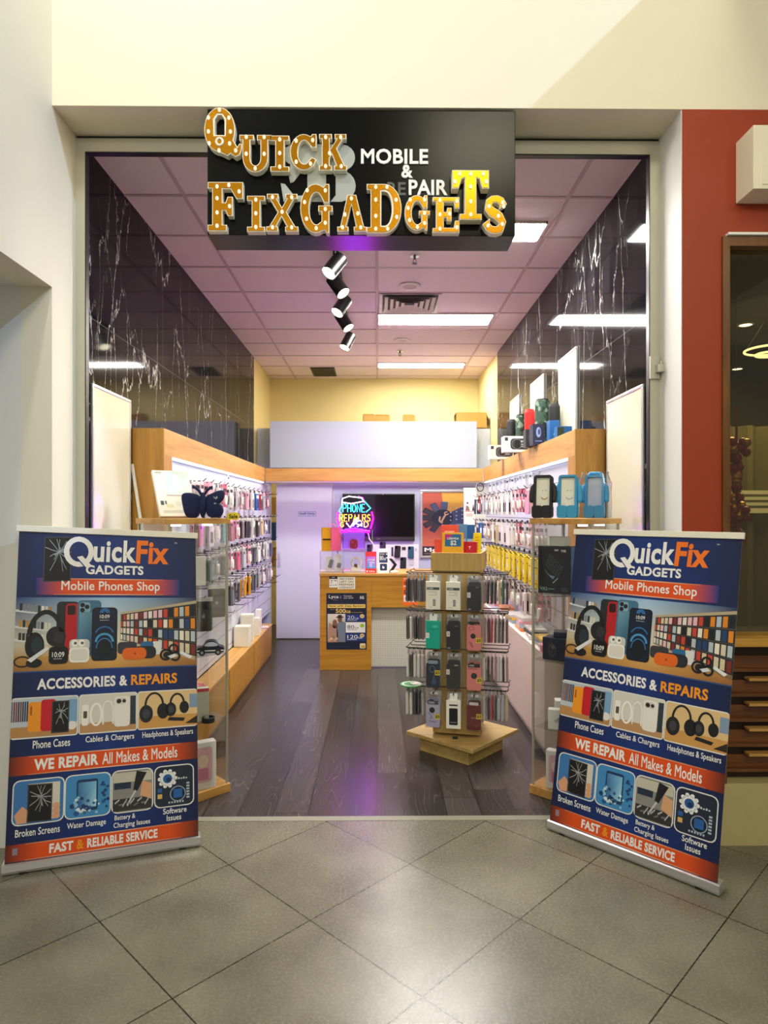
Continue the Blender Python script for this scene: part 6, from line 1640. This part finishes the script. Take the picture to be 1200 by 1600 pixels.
mb = MB(); mb.box((-.175, -.05, 0), (.175, .08, .10)); mb.box((-.17, -.055, .09), (-.03, .05, .112)); mb.box((-.02, -.058, .085), (.16, .05, .106)); mb.build('box', MAT['cardboard'], t, 0.01)
t = thing('cardboard_box', 'small yellow cardboard box right of the crumpled one on the bulkhead', 'box', (0.405, 8.45, 2.80), -0.15)
mb = MB(); mb.box((-.08, -.05, 0), (.08, .07, .09)); mb.prism([(-.08, .09), (.08, .09), (.06, .10), (-.06, .105)], -.05, .0, 0, 'y'); mb.build('box', MAT['cardboard'], t, 0.003)
# stores glimpsed through the gap beside the staff door
t = thing('storage_shelf', 'narrow shelf of cartons glimpsed beside the staff door', 'shelf', (-1.43, 9.15, 0))
mb = MB()
for z in (0.9, 1.25, 1.6): mb.box((-.14, -.2, z), (.2, .2, z + .02))
for x in (-.14, .18): mb.box((x, -.2, 0), (x + .02, -.18, 2.0)); mb.box((x, .18, 0), (x + .02, .2, 2.0))
mb.build('rack', MAT['white_plastic'], t)
for z, c, lab in ((0.92, 'cardboard', 'cardboard carton on the lowest rack shelf glimpsed beside the staff door'), (1.27, 'box_blue', 'blue bag on the middle rack shelf glimpsed beside the staff door'), (1.62, 'cardboard', 'cardboard carton on the top rack shelf glimpsed beside the staff door')):
    tag(MB().box((-.12, -.18, 0), (.17, .17, .24)).build('stored_carton', MAT[c], bevel=0.01, loc=(-1.43, 9.15, z + .0005)), lab, 'box')

t = thing('white_batten', 'thin white batten leaning beside the left timber end panel', 'batten', (-1.265, 4.205, 0))
mb = MB(); mb.M = Matrix.Rotation(math.atan2(-0.30, 1.97), 4, 'Y'); mb.box((-.009, -.008, .003), (.009, .008, 1.98)); mb.build('batten', MAT['white_plastic'], t, .002)
q = atY(1186, 784, 5.2)
t = thing('card_sign', 'pale card sign with dark lines seen through the neighbouring window', 'card sign', q)
MB().box((-.22, 0, -.09), (.22, .004, .09)).build('card', MAT['white_bar'], t)
p = Print(plane_fn((-.22, -.0005, -.09), (1, 0, 0), (0, 0, 1)))
for k in range(3): p.rect(.04, .04 + k * .045, .40 - .05 * k, .06 + k * .045, H('#6a6248'), 1)
p.build('card_print', t)
t = thing('dining_table', 'dark round table dimly seen inside the neighbouring shop', 'table', (2.75, 4.5, 0))
mb = MB(); mb.cyl((0, 0, .72), (0, 0, .75), .42, n=32); mb.build('table_top', MAT['walnut'], t, .004)
mb = MB(); mb.cyl((0, 0, .02), (0, 0, .72), .035, n=16); mb.build('pedestal', MAT['black_satin'], t)
mb = MB(); mb.cyl((0, 0, 0), (0, 0, .02), .24, n=28); mb.build('foot_plate', MAT['black_satin'], t)
# ================================================================== COUNTER
CY0 = 6.89
t = thing('sales_counter', 'oak-clad sales counter with pale top and white mosaic recess at the back', 'counter', (0.17, CY0, 0))
o = Vector((0.17, CY0, 0)); B = lambda a, b: (Vector(a) - o, Vector(b) - o)
MB().box(*B((-0.605, CY0, 0), (-0.065, CY0 + 0.55, 0.985))).build('cupboard_end', MAT['counter_oak'], t, 0.002)
MB().box(*B((-0.065, CY0, 0.655), (0.95, CY0 + 0.05, 0.985))).build('front_band', MAT['counter_oak'], t, 0.002)
MB().box(*B((-0.61, CY0 - 0.012, 0.985), (0.955, CY0 + 0.58, 1.011))).build('countertop', MAT['oak_x'], t, 0.002)
MB().box(*B((-0.065, CY0 + 0.12, 0.01), (0.95, CY0 + 0.14, 0.565))).build('recess_panel', MAT['mosaic_panel'], t)
MB().box(*B((-0.065, CY0 + 0.13, 0.565), (0.95, CY0 + 0.14, 0.655))).build('recess_strip', MAT['panel_grey'], t)
MB().box(*B((0.92, CY0, 0), (0.95, CY0 + 0.55, 0.655))).build('side_panel', MAT['counter_oak'], t, 0.002)
def cpt(px, py, dy=-0.0005): return atY(px, py, CY0 + dy)
def sheet(name, label, cat, x0, y0, x1, y1, art, Y=None, par=None, group=None, th=0.001):
    Y = CY0 - 0.0008 if Y is None else Y
    a, b = atY(x0, y1, Y), atY(x1, y0, Y)
    t = thing(name, label, cat, a, 0, group)
    w, h = b.x - a.x, b.z - a.z
    MB().box((0, 0, 0), (w, th, h)).build('sheet', MAT['white_plastic'], t)
    p = Print(plane_fn((0, -0.0002, 0), (w, 0, 0), (0, 0, h), (0, -1, 0))); art(p); p.build('print', t)
    return t
def a_lyca(p):
    D, M_, Yl = H('#0b1430'), H('#132f78'), H('#e9c76a')
    p.rect(0, 0, 1, 1, D, 0)
    p.text('Lyca', .06, .89, .30, .965, WH, .01, 2); p.text('Mobile', .17, .875, .28, .885, H('#a9b2c8'), 0, 2); p.text('Connect', .43, .935, .63, .96, WH, .0, 2); p.text('your world', .43, .895, .66, .925, WH, 0, 2); p.rect(.33, .90, .37, .95, H('#5a6a98'), 2)
    p.text('5G', .83, .895, .93, .945, WH, .02, 2); p.rect(.04, .805, .97, .82, H('#2a3250'), 1)
    p.rect(.03, .735, .965, .80, Yl, 1); p.text('Now with Data Banking', .06, .742, .94, .79, H('#101018'), .02, 2)
    p.text('Up to', .10, .70, .20, .715, WH, 0, 2); p.text('500', .23, .645, .48, .72, Yl, .02, 2); p.text('GB', .48, .645, .60, .69, Yl, .02, 2); p.text('to accumulate', .62, .65, .89, .665, Yl, 0, 2)
    # printed photograph: two people in front of a bright sky
    p.grad(.03, .13, .47, .63, H('#8a7a6a'), H('#6a5a52'), H('#d6cfca'), H('#e6e0d8'), 1)
    p.poly([(.03, .16), (.06, .48), (.12, .45), (.17, .42), (.27, .38), (.3, .13), (.03, .13)], H('#b08878'), 2); p.poly([(.25, .15), (.26, .45), (.33, .50), (.42, .50), (.47, .47), (.47, .13)], H('#707c90'), 2)
    p.ell(.21, .48, .055, .05, H('#8a5844'), 3); p.rrect(.15, .38, .27, .47, .03, H('#7a4c3c'), 2); p.ell(.335, .53, .055, .05, H('#7a5240'), 3); p.ell(.335, .572, .10, .016, H('#3c2c24'), 4); p.rrect(.285, .572, .385, .615, .02, H('#4a382e'), 4)
    for k in range(6): p.ell(.08 + k * .045, .17 + (k % 3) * .025, .032, .02, H(['#caa88a', '#e0c8a8', '#96705a'][k % 3]), 4)
    for k, (y0, y1, c, s, tc) in enumerate(((.50, .62, M_, '20', H('#c9d2e6')), (.30, .485, H('#e6e6ea'), '80', H('#14141c')), (.15, .285, M_, '120', WH))):
        p.rect(.48, y0, .965, y1, c, 1); m = (y0 + y1) / 2
        p.text(s, .52, m - .025, .52 + .085 * len(s), m + .04, tc, .0, 2); p.text('GB', .53 + .085 * len(s), m - .025, .63 + .085 * len(s), m + .005, tc, 0, 2); p.rect(.52, m - .045, .76, m - .038, tc, 2)
        p.ell(.885, m + .03, .055, .035, H('#dcc088') if k != 1 else H('#8fc42a'), 2)
        if k != 1: p.text('99', .86, m + .015, .91, m + .042, H('#2a2a30'), .01, 3)
    p.rrect(.83, .02, .97, .11, .02, H('#e6d9b0'), 1); p.rect(.86, .03, .96, .075, H('#caa84a'), 2); p.rect(.05, .05, .6, .055, H('#27407c'), 1)
sheet('phone_plan_poster', 'dark navy phone plan poster with two people printed on it, counter front', 'poster', 510, 926.5, 573, 1015, a_lyca)
def a_cash(p):
    p.rect(0, 0, 1, 1, H('#e9e6d6'), 0)
    for i, s in enumerate(('NO CASH', 'LEFT ON', 'PREMISES', 'OVERNIGHT')): p.text(s, .12 if i < 2 else .08, .76 - i * .235, .88 if i < 2 else .93, .92 - i * .235, H('#26261f'), .01, 1)
sheet('notice', 'cream notice reading NO CASH LEFT ON PREMISES OVERNIGHT on the counter', 'notice', 527.5, 901.5, 555, 920.5, a_cash)
def a_pay(p):
    p.rect(0, 0, 1, 1, H('#ebeae4'), 0); p.rect(0, .72, 1, 1, H('#101014'), 1); p.text('HOURS', .3, .82, .7, .9, WH, .01, 2)
    for x, y, w in ((.2, .55, .25), (.6, .55, .3), (.2, .38, .15), (.12, .16, .16), (.42, .16, .14), (.7, .18, .2)): p.rect(x, y, x + w, y + .07, H('#4a4c52'), 1)
sheet('notice', 'small black and white notice left of the cash notice on the counter', 'notice', 514.5, 899.5, 527, 918, a_pay)
def a_or(p):
    p.rect(0, 0, 1, 1, H('#ea6a1e'), 0); p.text('amaysim', .08, .92, .75, .97, H('#fbe3cd'), .01, 1); p.rect(.1, .74, .98, .84, H('#8a2410'), 1); p.text('BEST VALUE', .13, .76, .95, .82, H('#ea6a1e'), .03, 2)
    p.text('PREPAID', .08, .64, .72, .71, WH, .03, 1); p.text('YOU', .76, .64, .97, .71, WH, .03, 1); p.rect(.1, .42, .98, .54, H('#7a1d2a'), 1); p.text('DEAL', .18, .45, .6, .51, WH, .03, 2)
    p.poly([(.6, .50), (.76, .50), (.68, .43)], H('#101014'), 2); p.rect(.08, .13, .98, .36, H('#e6e2e6'), 1); p.text('20', .14, .2, .34, .28, H('#54448a'), .01, 2); p.text('30', .5, .2, .7, .28, H('#54448a'), .01, 2)
sheet('offer_poster', 'orange offer leaflet on the counter front, half behind the stand', 'poster', 629, 902, 652, 946, a_or)
ZC1 = 1.0115
def acrylic(label, x0, x1, y0, y1, Y, dep, mat, dressing=None, z=ZC1, lid=True):
    a = atY(x0, y1, Y); b = atY(x1, y0, Y); w, h = b.x - a.x, b.z - z
    t = thing('acrylic_case', label, 'display case', ((a.x + b.x) / 2, Y, z), 0, 'clear cases on the counter')
    mb = MB(); e = .003
    mb.box((-w / 2, 0, 0), (w / 2, e, h)); mb.box((-w / 2, dep - e, 0), (w / 2, dep, h)); mb.box((-w / 2, e, 0), (-w / 2 + e, dep - e, h)); mb.box((w / 2 - e, e, 0), (w / 2, dep - e, h)); mb.box((-w / 2, 0, h), (w / 2, dep, h + e))
    mb.build('shell', MAT[mat], t)
    MB().box((-w / 2 + e, e, 0), (w / 2 - e, dep - e, .022)).build('tray', MAT['white_plastic'], t)
    return t, w, h
YA = 6.93
acl, w1_, h1_ = acrylic('clear acrylic case with two small phones, left end of the counter', 499.5, 535.5, 862, 896, YA, 0.14, 'acrylic')
acr, w2_, h2_ = acrylic('clear acrylic case with a cream lining and a small watch, on the counter', 536.5, 570, 863, 896, YA, 0.14, 'acrylic')
for k, (x, c, rz, lab) in enumerate(((-0.03, 'black_rubber', -.35, 'grey phone on a white stand in the left clear case'), (0.065, 'black_rubber', -.3, 'shorter grey phone on a white stand in the left clear case'))):
    t = thing('display_phone', lab, 'phone', (acl.location.x + x, YA + .06, ZC1 + .0225), 0, 'phones in the clear case')
    M_ = Matrix.Rotation(R(-12), 4, 'X') @ Matrix.Rotation(-rz * .8, 4, 'Y')
    hh = .09 if k == 0 else .05
    MB().box((-.035, .02, 0), (.035, .03, .15 if k == 0 else .17)).build('stand_card', MAT['white_plastic'], t)
    mb = MB(M_); mb.prism(rr(.042, hh, .006, 3, 0, hh / 2 + .03), -.006, .004, 0, 'y'); plain('phone_grey', '#6b6a66', .35); mb.build('phone', MAT['phone_grey'], t, .002)
t = thing('display_watch', 'small dark smart watch on a cream ring stand in the right clear case', 'watch', (acr.location.x + .02, YA + .06, ZC1 + .0225))
mb = MB(); mb.tube([(.05 * math.cos(u), 0, .085 + .05 * math.sin(u)) for u in [2 * PI * i / 24 for i in range(24)]], .012, 8, closed=True); mb.box((-.05, -.03, 0), (.05, .03, .03)); mb.smooth = True; mb.build('stand', MAT['white_bar'], t)
mb = MB(); mb.cyl((-.005, -.022, .055), (-.005, -.012, .055), .019, n=20); mb.box((-.003, -.02, .012), (.012, -.012, .045)); mb.build('watch', MAT['frame_brown'], t)
zt1 = ZC1 + h1_ + .004
# orange and pink clear sleeve stand on the left case
a, b = atY(502, 861, YA), atY(533, 824, YA); w, h = b.x - a.x, b.z - zt1
t = thing('acrylic_case', 'glowing orange and pink clear accessory pack standing on the left clear case', 'display case', ((a.x + b.x) / 2, YA + .02, zt1), 0, 'clear cases on the counter')
MB().box((-w / 2, 0, 0), (-.005, .07, h)).build('orange_side', MAT['orange_clear'], t); MB().box((-.004, 0, 0), (w / 2, .07, h)).build('pink_side', MAT['pink_clear'], t)
MB().box((-w / 2 + .01, .03, h * .45), (-.01, .034, h * .52)).build('strap', MAT['brown_dark'], t)
MB().box((-w / 2 + .006, .036, .004), (-.008, .06, h - .006)).build('orange_filling', MAT['sticker_yellow'], t); MB().box((0, .036, .004), (w / 2 - .006, .06, h - .006)).build('pink_filling', MAT['pink_ribbon'], t)
mb = MB(); mb.tube([(-.03, .03, h), (-.028, .03, h + .03), (.028, .03, h + .03), (.03, .03, h)], .005, 8); mb.build('handle', MAT['pink_ribbon'], t)
a, b = atY(535, 861, YA), atY(570, 828, YA); w, h = b.x - a.x, b.z - zt1 - .01
zt2 = ZC1 + h2_ + .004
t = thing('acrylic_case', 'clear case lit purple below the neon sign, holding a red item', 'display case', ((a.x + b.x) / 2, YA + .02, zt2), 0, 'clear cases on the counter')
mb = MB(); e = .003
mb.box((-w / 2, 0, 0), (w / 2, e, h)); mb.box((-w / 2, .11, 0), (w / 2, .113, h)); mb.box((-w / 2, e, 0), (-w / 2 + e, .11, h)); mb.box((w / 2 - e, e, 0), (w / 2, .11, h)); mb.box((-w / 2, 0, h), (w / 2, .113, h + e)); mb.build('shell', MAT['purple_clear'], t)  # purple neon light put into the tint of the clear shell
MB().box((-w / 2 + e, e, 0), (w / 2 - e, .11, .03)).build('tray', MAT['white_plastic'], t)
mb = MB(); mb.box((-w / 2 + .004, .105, .032), (w / 2 - .004, .109, h - .01)); plain('neon_lit_card', '#c8a4f0', .5); mb.build('back_card', MAT['neon_lit_card'], t)  # card coloured as if lit by the neon
t2 = thing('red_gadget', 'rounded red gadget inside the purple-lit clear case', 'gadget', ((a.x + b.x) / 2, YA + .07, zt2 + .0305))
mb = MB(); mb.prism(rr(.085, .10, .03, 5, 0, .05), -.02, .02, 0, 'y'); mb.build('body', MAT['plastic_red'], t2, .006, 3)
mb = MB(); mb.prism(ell(-.015, .07, .012, .012), -.022, -.0195, 0, 'y'); mb.prism(ell(.02, .03, .009, .009), -.022, -.0195, 0, 'y'); mb.build('button', MAT['hot_pink'], t2)
# leaflet stands
def lstand(label, x0, x1, y0, y1, Y, art, back='white_plastic'):
    a = atY(x0, y1, Y); b = atY(x1, y0, Y); w, h = b.x - a.x, b.z - ZC1
    t = thing('leaflet_stand', label, 'leaflet stand', ((a.x + b.x) / 2, Y, ZC1), 0, 'leaflet stands on the counter')
    M_ = Matrix.Rotation(R(-5), 4, 'X')
    MB(M_).box((-w / 2, 0, 0), (w / 2, .006, h)).build('back_plate', MAT[back], t, .001)
    MB().box((-w / 2, 0, 0), (w / 2, .08, .006)).build('foot', MAT[back], t, .001)
    fb_ = plane_fn((-w / 2, -.0004, 0), (w, 0, 0), (0, 0, h), (0, -1, 0)); p = Print(lambda u, v, n: M_ @ fb_(u, v, n)); art(p); p.build('print', t)
def a_red(p):
    p.rect(0, 0, 1, 1, H('#d01e2c'), 0); p.grad(.08, .22, .92, .78, H('#3a8ad8'), H('#4a9ae0'), H('#c86adc'), H('#b25ad0'), 1); p.text('unlimited', .14, .58, .84, .68, WH, .01, 2); p.text('mobile', .3, .46, .8, .54, WH, .01, 2); p.ring(.5, .36, .12, .07, .03, WH, 2)
    p.rect(.06, .8, .94, .97, H('#e02430'), 1); p.text('Vodafone', .3, .06, .85, .13, WH, .01, 2); p.ell(.16, .09, .06, .04, WH, 2)
def a_wht(p):
    p.rect(0, 0, 1, 1, H('#eeeef0'), 0); p.rect(.14, .42, .86, .84, H('#16234c'), 1); p.text('SIM ONLY', .2, .74, .62, .8, WH, 0, 2); p.text('80', .2, .52, .5, .7, H('#dfe4ee'), .01, 2); p.text('GB', .52, .52, .72, .62, H('#dfe4ee'), .01, 2); p.ell(.78, .77, .05, .03, WH, 2); p.ell(.8, .62, .05, .03, WH, 2); p.rect(.2, .45, .8, .49, H('#2f4a8a'), 2)
    p.rrect(.2, .1, .82, .38, .06, H('#182a5c'), 1); p.ell(.5, .24, .1, .06, WH, 2); p.poly([(.5, .30), (.62, .28), (.5, .24)], H('#182a5c'), 3)
lstand('red leaflet stand with a blue and violet print on the counter', 571, 588, 862, 897, 6.92, a_red)
lstand('white leaflet stand with navy phone plan print, right of the red one', 590, 608, 857, 897, 6.93, a_wht)
q = atY(616, 895, 6.96)
t = thing('arrow_stand', 'small black arrow-shaped stand lying open on the counter', 'stand', (q.x - .03, 6.98, ZC1), 0)
mb = MB(); mb.prism([(-.03, .15), (.005, .15), (.06, .085), (.005, .0), (-.03, .0), (.025, .085)], -.006, .006, 0, 'y'); mb.build('arrow', MAT['black_satin'], t, .002)
q = atY(616, 893, 6.95)
t = thing('computer_mouse', 'small white computer mouse on the counter', 'mouse', (q.x, 6.94, ZC1))
mb = MB(); mb.ball((0, 0, .012), .045, .028, .018, 16); mb.smooth = True
for i, v in enumerate(mb.v):
    if v.z < 0: v.z = 0
mb.build('shell', MAT['white_plastic'], t)

# ================================================================== BACK WALL
Yw = YP - 0.012
# television
a, b = atY(535, 845, 8.54), atY(648, 771.5, 8.54)
t = thing('television', 'black flat television switched off on the white back partition', 'television', ((a.x + b.x) / 2, 8.54, a.z))
w, h = b.x - a.x, b.z - a.z
MB().box((-w / 2, 0, 0), (w / 2, .04, h)).build('casing', MAT['black_satin'], t, .004)
MB().box((-w / 2 + .015, -.0015, .055), (w / 2 - .015, .001, h - .015)).build('screen', MAT['black_gloss'], t)
MB().box((-w / 2 + .01, -.002, .012), (w / 2 - .01, .001, .042)).build('speaker_bar', MAT['vent_dark'], t)
MB().box((-.2, .04, .15), (.2, Yw - 8.541, .5)).build('wall_bracket', MAT['hook_metal'], t)
p = Print(plane_fn((-w / 2, -.003, 0), (1, 0, 0), (0, 0, 1))); p.text('LG', w * .48, .02, w * .52, .034, H('#9a9a94'), .01, 1); p.ell(w * .56, h - .008, .006, .004, H('#cfd2d8'), 1); p.build('logo', t)
# framed poster
def a_mo(p):
    p.rect(0, 0, 1, 1, H('#c9664e'), 0); p.poly([(.38, 1), (1, 1), (1, .72), (.42, .64)], H('#e6b84e'), 1); p.poly([(.40, .63), (1, .86), (1, .50), (.45, .48)], H('#4c6286'), 2); p.poly([(.45, .49), (1, .50), (1, 0), (.35, 0)], H('#d48a66'), 1)
    for a_, c in ((150, '#2c3440'), (118, '#3a5878'), (85, '#4a6a94'), (180, '#23252c'), (212, '#2a2f3a'), (240, '#36415a')):
        d = (math.cos(R(a_)), math.sin(R(a_))); c0 = (.40 + d[0] * .30, .60 + d[1] * .17); n_ = (-d[1], d[0])
        p.poly([(c0[0] + d[0] * .12 * s1 + n_[0] * .065 * s2, c0[1] + (d[1] * .12 * s1 + n_[1] * .065 * s2) * .66) for s1, s2 in ((-1, -1), (1, -1), (1, 1), (-1, 1))], H(c), 3)
        p.poly([(c0[0] + d[0] * .09 * s1 + n_[0] * .05 * s2, c0[1] + (d[1] * .09 * s1 + n_[1] * .05 * s2) * .66) for s1, s2 in ((-1, -1), (1, -1), (1, 1), (-1, 1))], H('#5a6f8a') if a_ in (118, 85) else H('#42464f'), 4)
    p.ell(.40, .60, .20, .13, H('#2b364c'), 5); p.line([(.37, .53), (.46, .66)], .035, H('#e6d3a4'), 6); p.line([(.35, .62), (.33, .55), (.40, .52)], .03, H('#e6d3a4'), 6); p.ring(.47, .67, .045, .03, .018, H('#e6d3a4'), 6, 60, 360)
    for i in range(16): p.ell(.55 + (i % 4) * .11, .56 + (i // 4) * .06 + (i % 4) * .015, .016, .01, H('#c6d4e6'), 6)
    p.rect(0, 0, .62, .155, H('#2a2224'), 6); p.text('Mobile', .05, .07, .60, .13, WH, .04, 7); p.rect(.05, .03, .4, .05, H('#6a5a58'), 7)
ps = sheet('framed_poster', 'framed orange and blue phone repair poster right of the television', 'poster', 659, 769, 741, 869, a_mo, Yw - .016, th=.012)
pc = [c for c in ps.children if c.name.startswith('sheet')][0]
a, b = atY(656.5, 872, Yw - .012), atY(743.5, 766, Yw - .012)
mb = MB(); o_ = Vector(ps.location); e = .03
x0, x1, z0, z1 = a.x - o_.x, b.x - o_.x, a.z - o_.z, b.z - o_.z
for u, v in (((x0, z0), (x1, z0 + e)), ((x0, z1 - e), (x1, z1)), ((x0, z0 + e), (x0 + e, z1 - e)), ((x1 - e, z0 + e), (x1, z1 - e))): mb.box((u[0], -.012, u[1]), (v[0], .012, v[1]))
mb.build('frame', MAT['silver'], ps, .003)
# white rack of phones under the television
a, b = atY(577, 892, 8.56), atY(654, 851, 8.56)
rk = thing('phone_board', 'white wall board of phones and accessories below the television', 'board', ((a.x + b.x) / 2, 8.56, a.z))
MB().box((-(b.x - a.x) / 2, .012, -.05), ((b.x - a.x) / 2, Yw - 8.56 - .001, b.z - a.z)).build('board', MAT['white_plastic'], rk, .002)
n = 0
for px, py, c, r_, lab in ((578, 860, '#1e2026', 0, 'dark phone behind the red stand, leftmost on the white board'), (621, 862, '#17181d', .06, 'black phone upright in the top row of the white board'), (642, 863, '#24566e', 0, 'blue phone at the right of the white board'), (630, 880, '#1b2a28', .03, 'dark green phone in the lower row of the white board'), (598, 856, '#20263a', 0, 'navy phone above the white leaflet stand, on the white board')):
    q = atY(px, py, 8.555)
    t = thing('display_phone', lab, 'phone', q, 0, 'phones on the white board'); t.rotation_euler = (0, r_, 0)
    mb = MB(); mb.prism(rr(.078, .155, .014, 4), -.012, .0115, 0, 'y'); x = mb.build('body', MAT['tinted'], t, .003); x.color = H(c)
    mb = MB(); mb.prism(rr(.03, .034, .008, 3, -.018, .055), -.014, -.0118, 0, 'y'); mb.build('camera_bump', MAT['black_gloss'], t)
for px, py, w_, h_, lab in ((631, 857, .05, .04, 'tiny watch pack beside the black phone'), (616, 876, .06, .035, 'small cable pack in the lower row'), (643, 879, .06, .07, 'small white accessory pack at lower right'), (650, 858, .03, .03, 'tiny ring pack at the right edge'), (613, 862, .025, .12, 'narrow black cable pack beside the black phone')):
    q = atY(px, py, 8.565)
    x = MB().box((-w_ / 2, -.004, -h_ / 2), (w_ / 2, .0065, h_ / 2)).build('accessory_pack', MAT['tinted'], bevel=.002); x.location = q; x.color = H('#2a2c34') if 'black cable' in lab or 'watch' in lab else H('#c9ccd2')
    tag(x, lab + ' of the white board', 'pack', 'small packs on the white board')
# beige end panel of the right display with a small printed picture
a, b = atY(725, 985, 7.96), atY(760, 762, 7.96)
t = thing('end_screen', 'plain beige panel closing the far end of the right display', 'panel', ((a.x + b.x) / 2, 7.98, 0))
w = b.x - a.x
MB().box((-w / 2, 0, 0), (w * .02, .03, b.z)).build('panel', MAT['laminate_pink'], t, .002); MB().box((w * .03, -.02, 0), (w / 2, .03, b.z + .012)).build('panel', MAT['panel_grey'], t, .002)
p = Print(plane_fn((-w / 2, -.0008, 0), (1, 0, 0), (0, 0, 1))); p.rect(.015, 1.66, .13, 1.665, H('#4a3a34'), 1); p.poly([(.02, 1.67), (.03, 1.74), (.06, 1.72), (.075, 1.67)], H('#8a6a5c'), 1); p.poly([(.10, 1.67), (.115, 1.76), (.13, 1.67)], H('#2e2420'), 1); p.ell(.045, 1.765, .012, .014, H('#5a4238'), 1); p.rect(.03, 1.60, .11, 1.64, H('#c8b0a8'), 1); p.build('picture_print', t)
t = thing('cable_coil', 'white cable coil hung at the far top end of the right display', 'cable', (1.235, 7.93, 1.955))
for k in range(3):
    mb = MB(); mb.tube([(.04 * math.cos(u), -.012 * k, .05 * math.sin(u)) for u in [2 * PI * i / 20 for i in range(20)]], .006, 6, closed=True); mb.smooth = True; mb.build('loop', MAT['white_plastic'] if k < 2 else MAT['black_satin'], t)

# ================================================================== NEON SIGN
YN = 7.12
ns = thing('neon_sign', 'glowing neon sign reading PHONE REPAIRS standing on the counter', 'neon sign', atY(553, 830, YN))
NO = Vector(ns.location)
def npt(px, py): v = atY(px, py, YN) - NO; return (v.x, v.y, v.z)
def ntube(name, pts, mat, r=.0058, closed=False):
    mb = MB(); mb.tube([npt(*p) for p in pts], r, 8, closed=closed); mb.smooth = True; return mb
ST = {'P': [[(0, 0), (0, 1), (.75, 1), (.9, .78), (.75, .5), (0, .5)]], 'H': [[(0, 0), (0, 1)], [(.9, 0), (.9, 1)], [(0, .5), (.9, .5)]], 'O': [[(.45 + .45 * math.cos(R(a)), .5 + .5 * math.sin(R(a))) for a in range(0, 361, 30)]], 'N': [[(0, 0), (0, 1), (.85, 0), (.85, 1)]],
      'E': [[(.8, 1), (0, 1), (0, 0), (.8, 0)], [(0, .5), (.65, .5)]], 'R': [[(0, 0), (0, 1), (.75, 1), (.9, .78), (.75, .5), (0, .5)], [(.4, .5), (.9, 0)]], 'A': [[(0, 0), (.45, 1), (.9, 0)], [(.2, .4), (.7, .4)]], 'I': [[(.2, 0), (.2, 1)]], 'S': [[(.85, .88), (.5, 1), (.1, .85), (.15, .6), (.75, .42), (.85, .15), (.4, 0), (.02, .12)]],
      'G': [[(.85, .85), (.45, 1), (.05, .7), (.05, .3), (.45, 0), (.85, .2), (.85, .48), (.5, .48)]], 'D': [[(0, 0), (0, 1), (.5, 1), (.88, .7), (.88, .3), (.5, 0), (0, 0)]]}
def nword(s, x0, x1, y0, y1, mat, cols=None):
    n = len(s); adv = (x1 - x0) / n
    for i, ch in enumerate(s):
        mb = MB()
        for st in ST[ch]:
            mb.tube([npt(x0 + adv * (i + .1 + p[0] * .78), y1 - p[1] * (y1 - y0)) for p in st], .0046, 8)
        mb.smooth = True; mb.build('neon_letter', MAT[cols[i] if cols else mat], ns)
nword('PHONE', 535, 572, 788, 800, 'neon_cyan')
nword('REPAIRS', 530, 580, 804, 814.5, 'neon_yellow')
nword('G', 531, 538.5, 816, 823.5, 'neon_yellow'); nword('D', 568, 577, 815, 823.5, 'neon_yellow')
for pts, m in (([(534, 789), (535, 779), (545, 775.5), (566, 778), (569, 783), (560, 785), (549, 787), (536, 785)], 'neon_white'), ([(563, 777), (570, 784), (579, 794), (572, 800)], 'neon_cyan'), ([(536, 788), (530, 798), (533, 802)], 'neon_cyan'),
               ([(541, 817), (547, 824), (554, 814), (559, 808), (556, 818), (566, 822)], 'neon_white'), ([(551, 822), (556, 816), (563, 813), (566, 818), (558, 823)], 'neon_white'), ([(560, 776), (567, 779), (568, 785)], 'neon_purple'),
               ([(528, 800), (527, 812), (531, 826)], 'neon_pink'), ([(581, 800), (583, 811), (579, 826)], 'neon_pink'), ([(539, 827), (552, 825.5), (568, 827.5)], 'neon_blue'), ([(547, 826), (552, 820), (556, 826)], 'neon_blue'), ([(570, 828.5), (553, 829.2), (536, 828.5)], 'neon_purple')):  # pink side tubes added for the magenta halo and floor glow
    ntube('neon_tube', pts, m).build('neon_tube', MAT[m], ns)
a, b = npt(523, 829.6), npt(586, 772)
MB().box((a[0], .02, a[2]), (b[0], .026, b[2])).build('acrylic_back', MAT['acrylic'], ns)
zb = ZC1 - NO.z
mb = MB()
for x in (a[0] + .03, b[0] - .03): mb.box((x - .006, .018, zb), (x + .006, .03, a[2] + .01)); mb.box((x - .006, -.03, zb), (x + .006, .08, zb + .006))
mb.build('stand_leg', MAT['chrome'], ns)
mb = MB(); mb.tube([npt(531, 830.5), npt(578, 830.5)], .013, 10); mb.smooth = True; mb.build('neon_tube', MAT['neon_purple'], ns)  # thick purple tube added to strengthen the floor reflection
mb = MB(); pts = [npt(571, 828), npt(576, 835), npt(577, 842), npt(583, 850), npt(587, 858), npt(589, 866)]; pts = [(p[0], p[1] + .01, p[2]) for p in pts]; pts.append((pts[-1][0] + .02, .05, zb + .004)); mb.tube(pts, .0045, 6); mb.smooth = True; mb.build('power_cord', MAT['white_plastic'], ns)
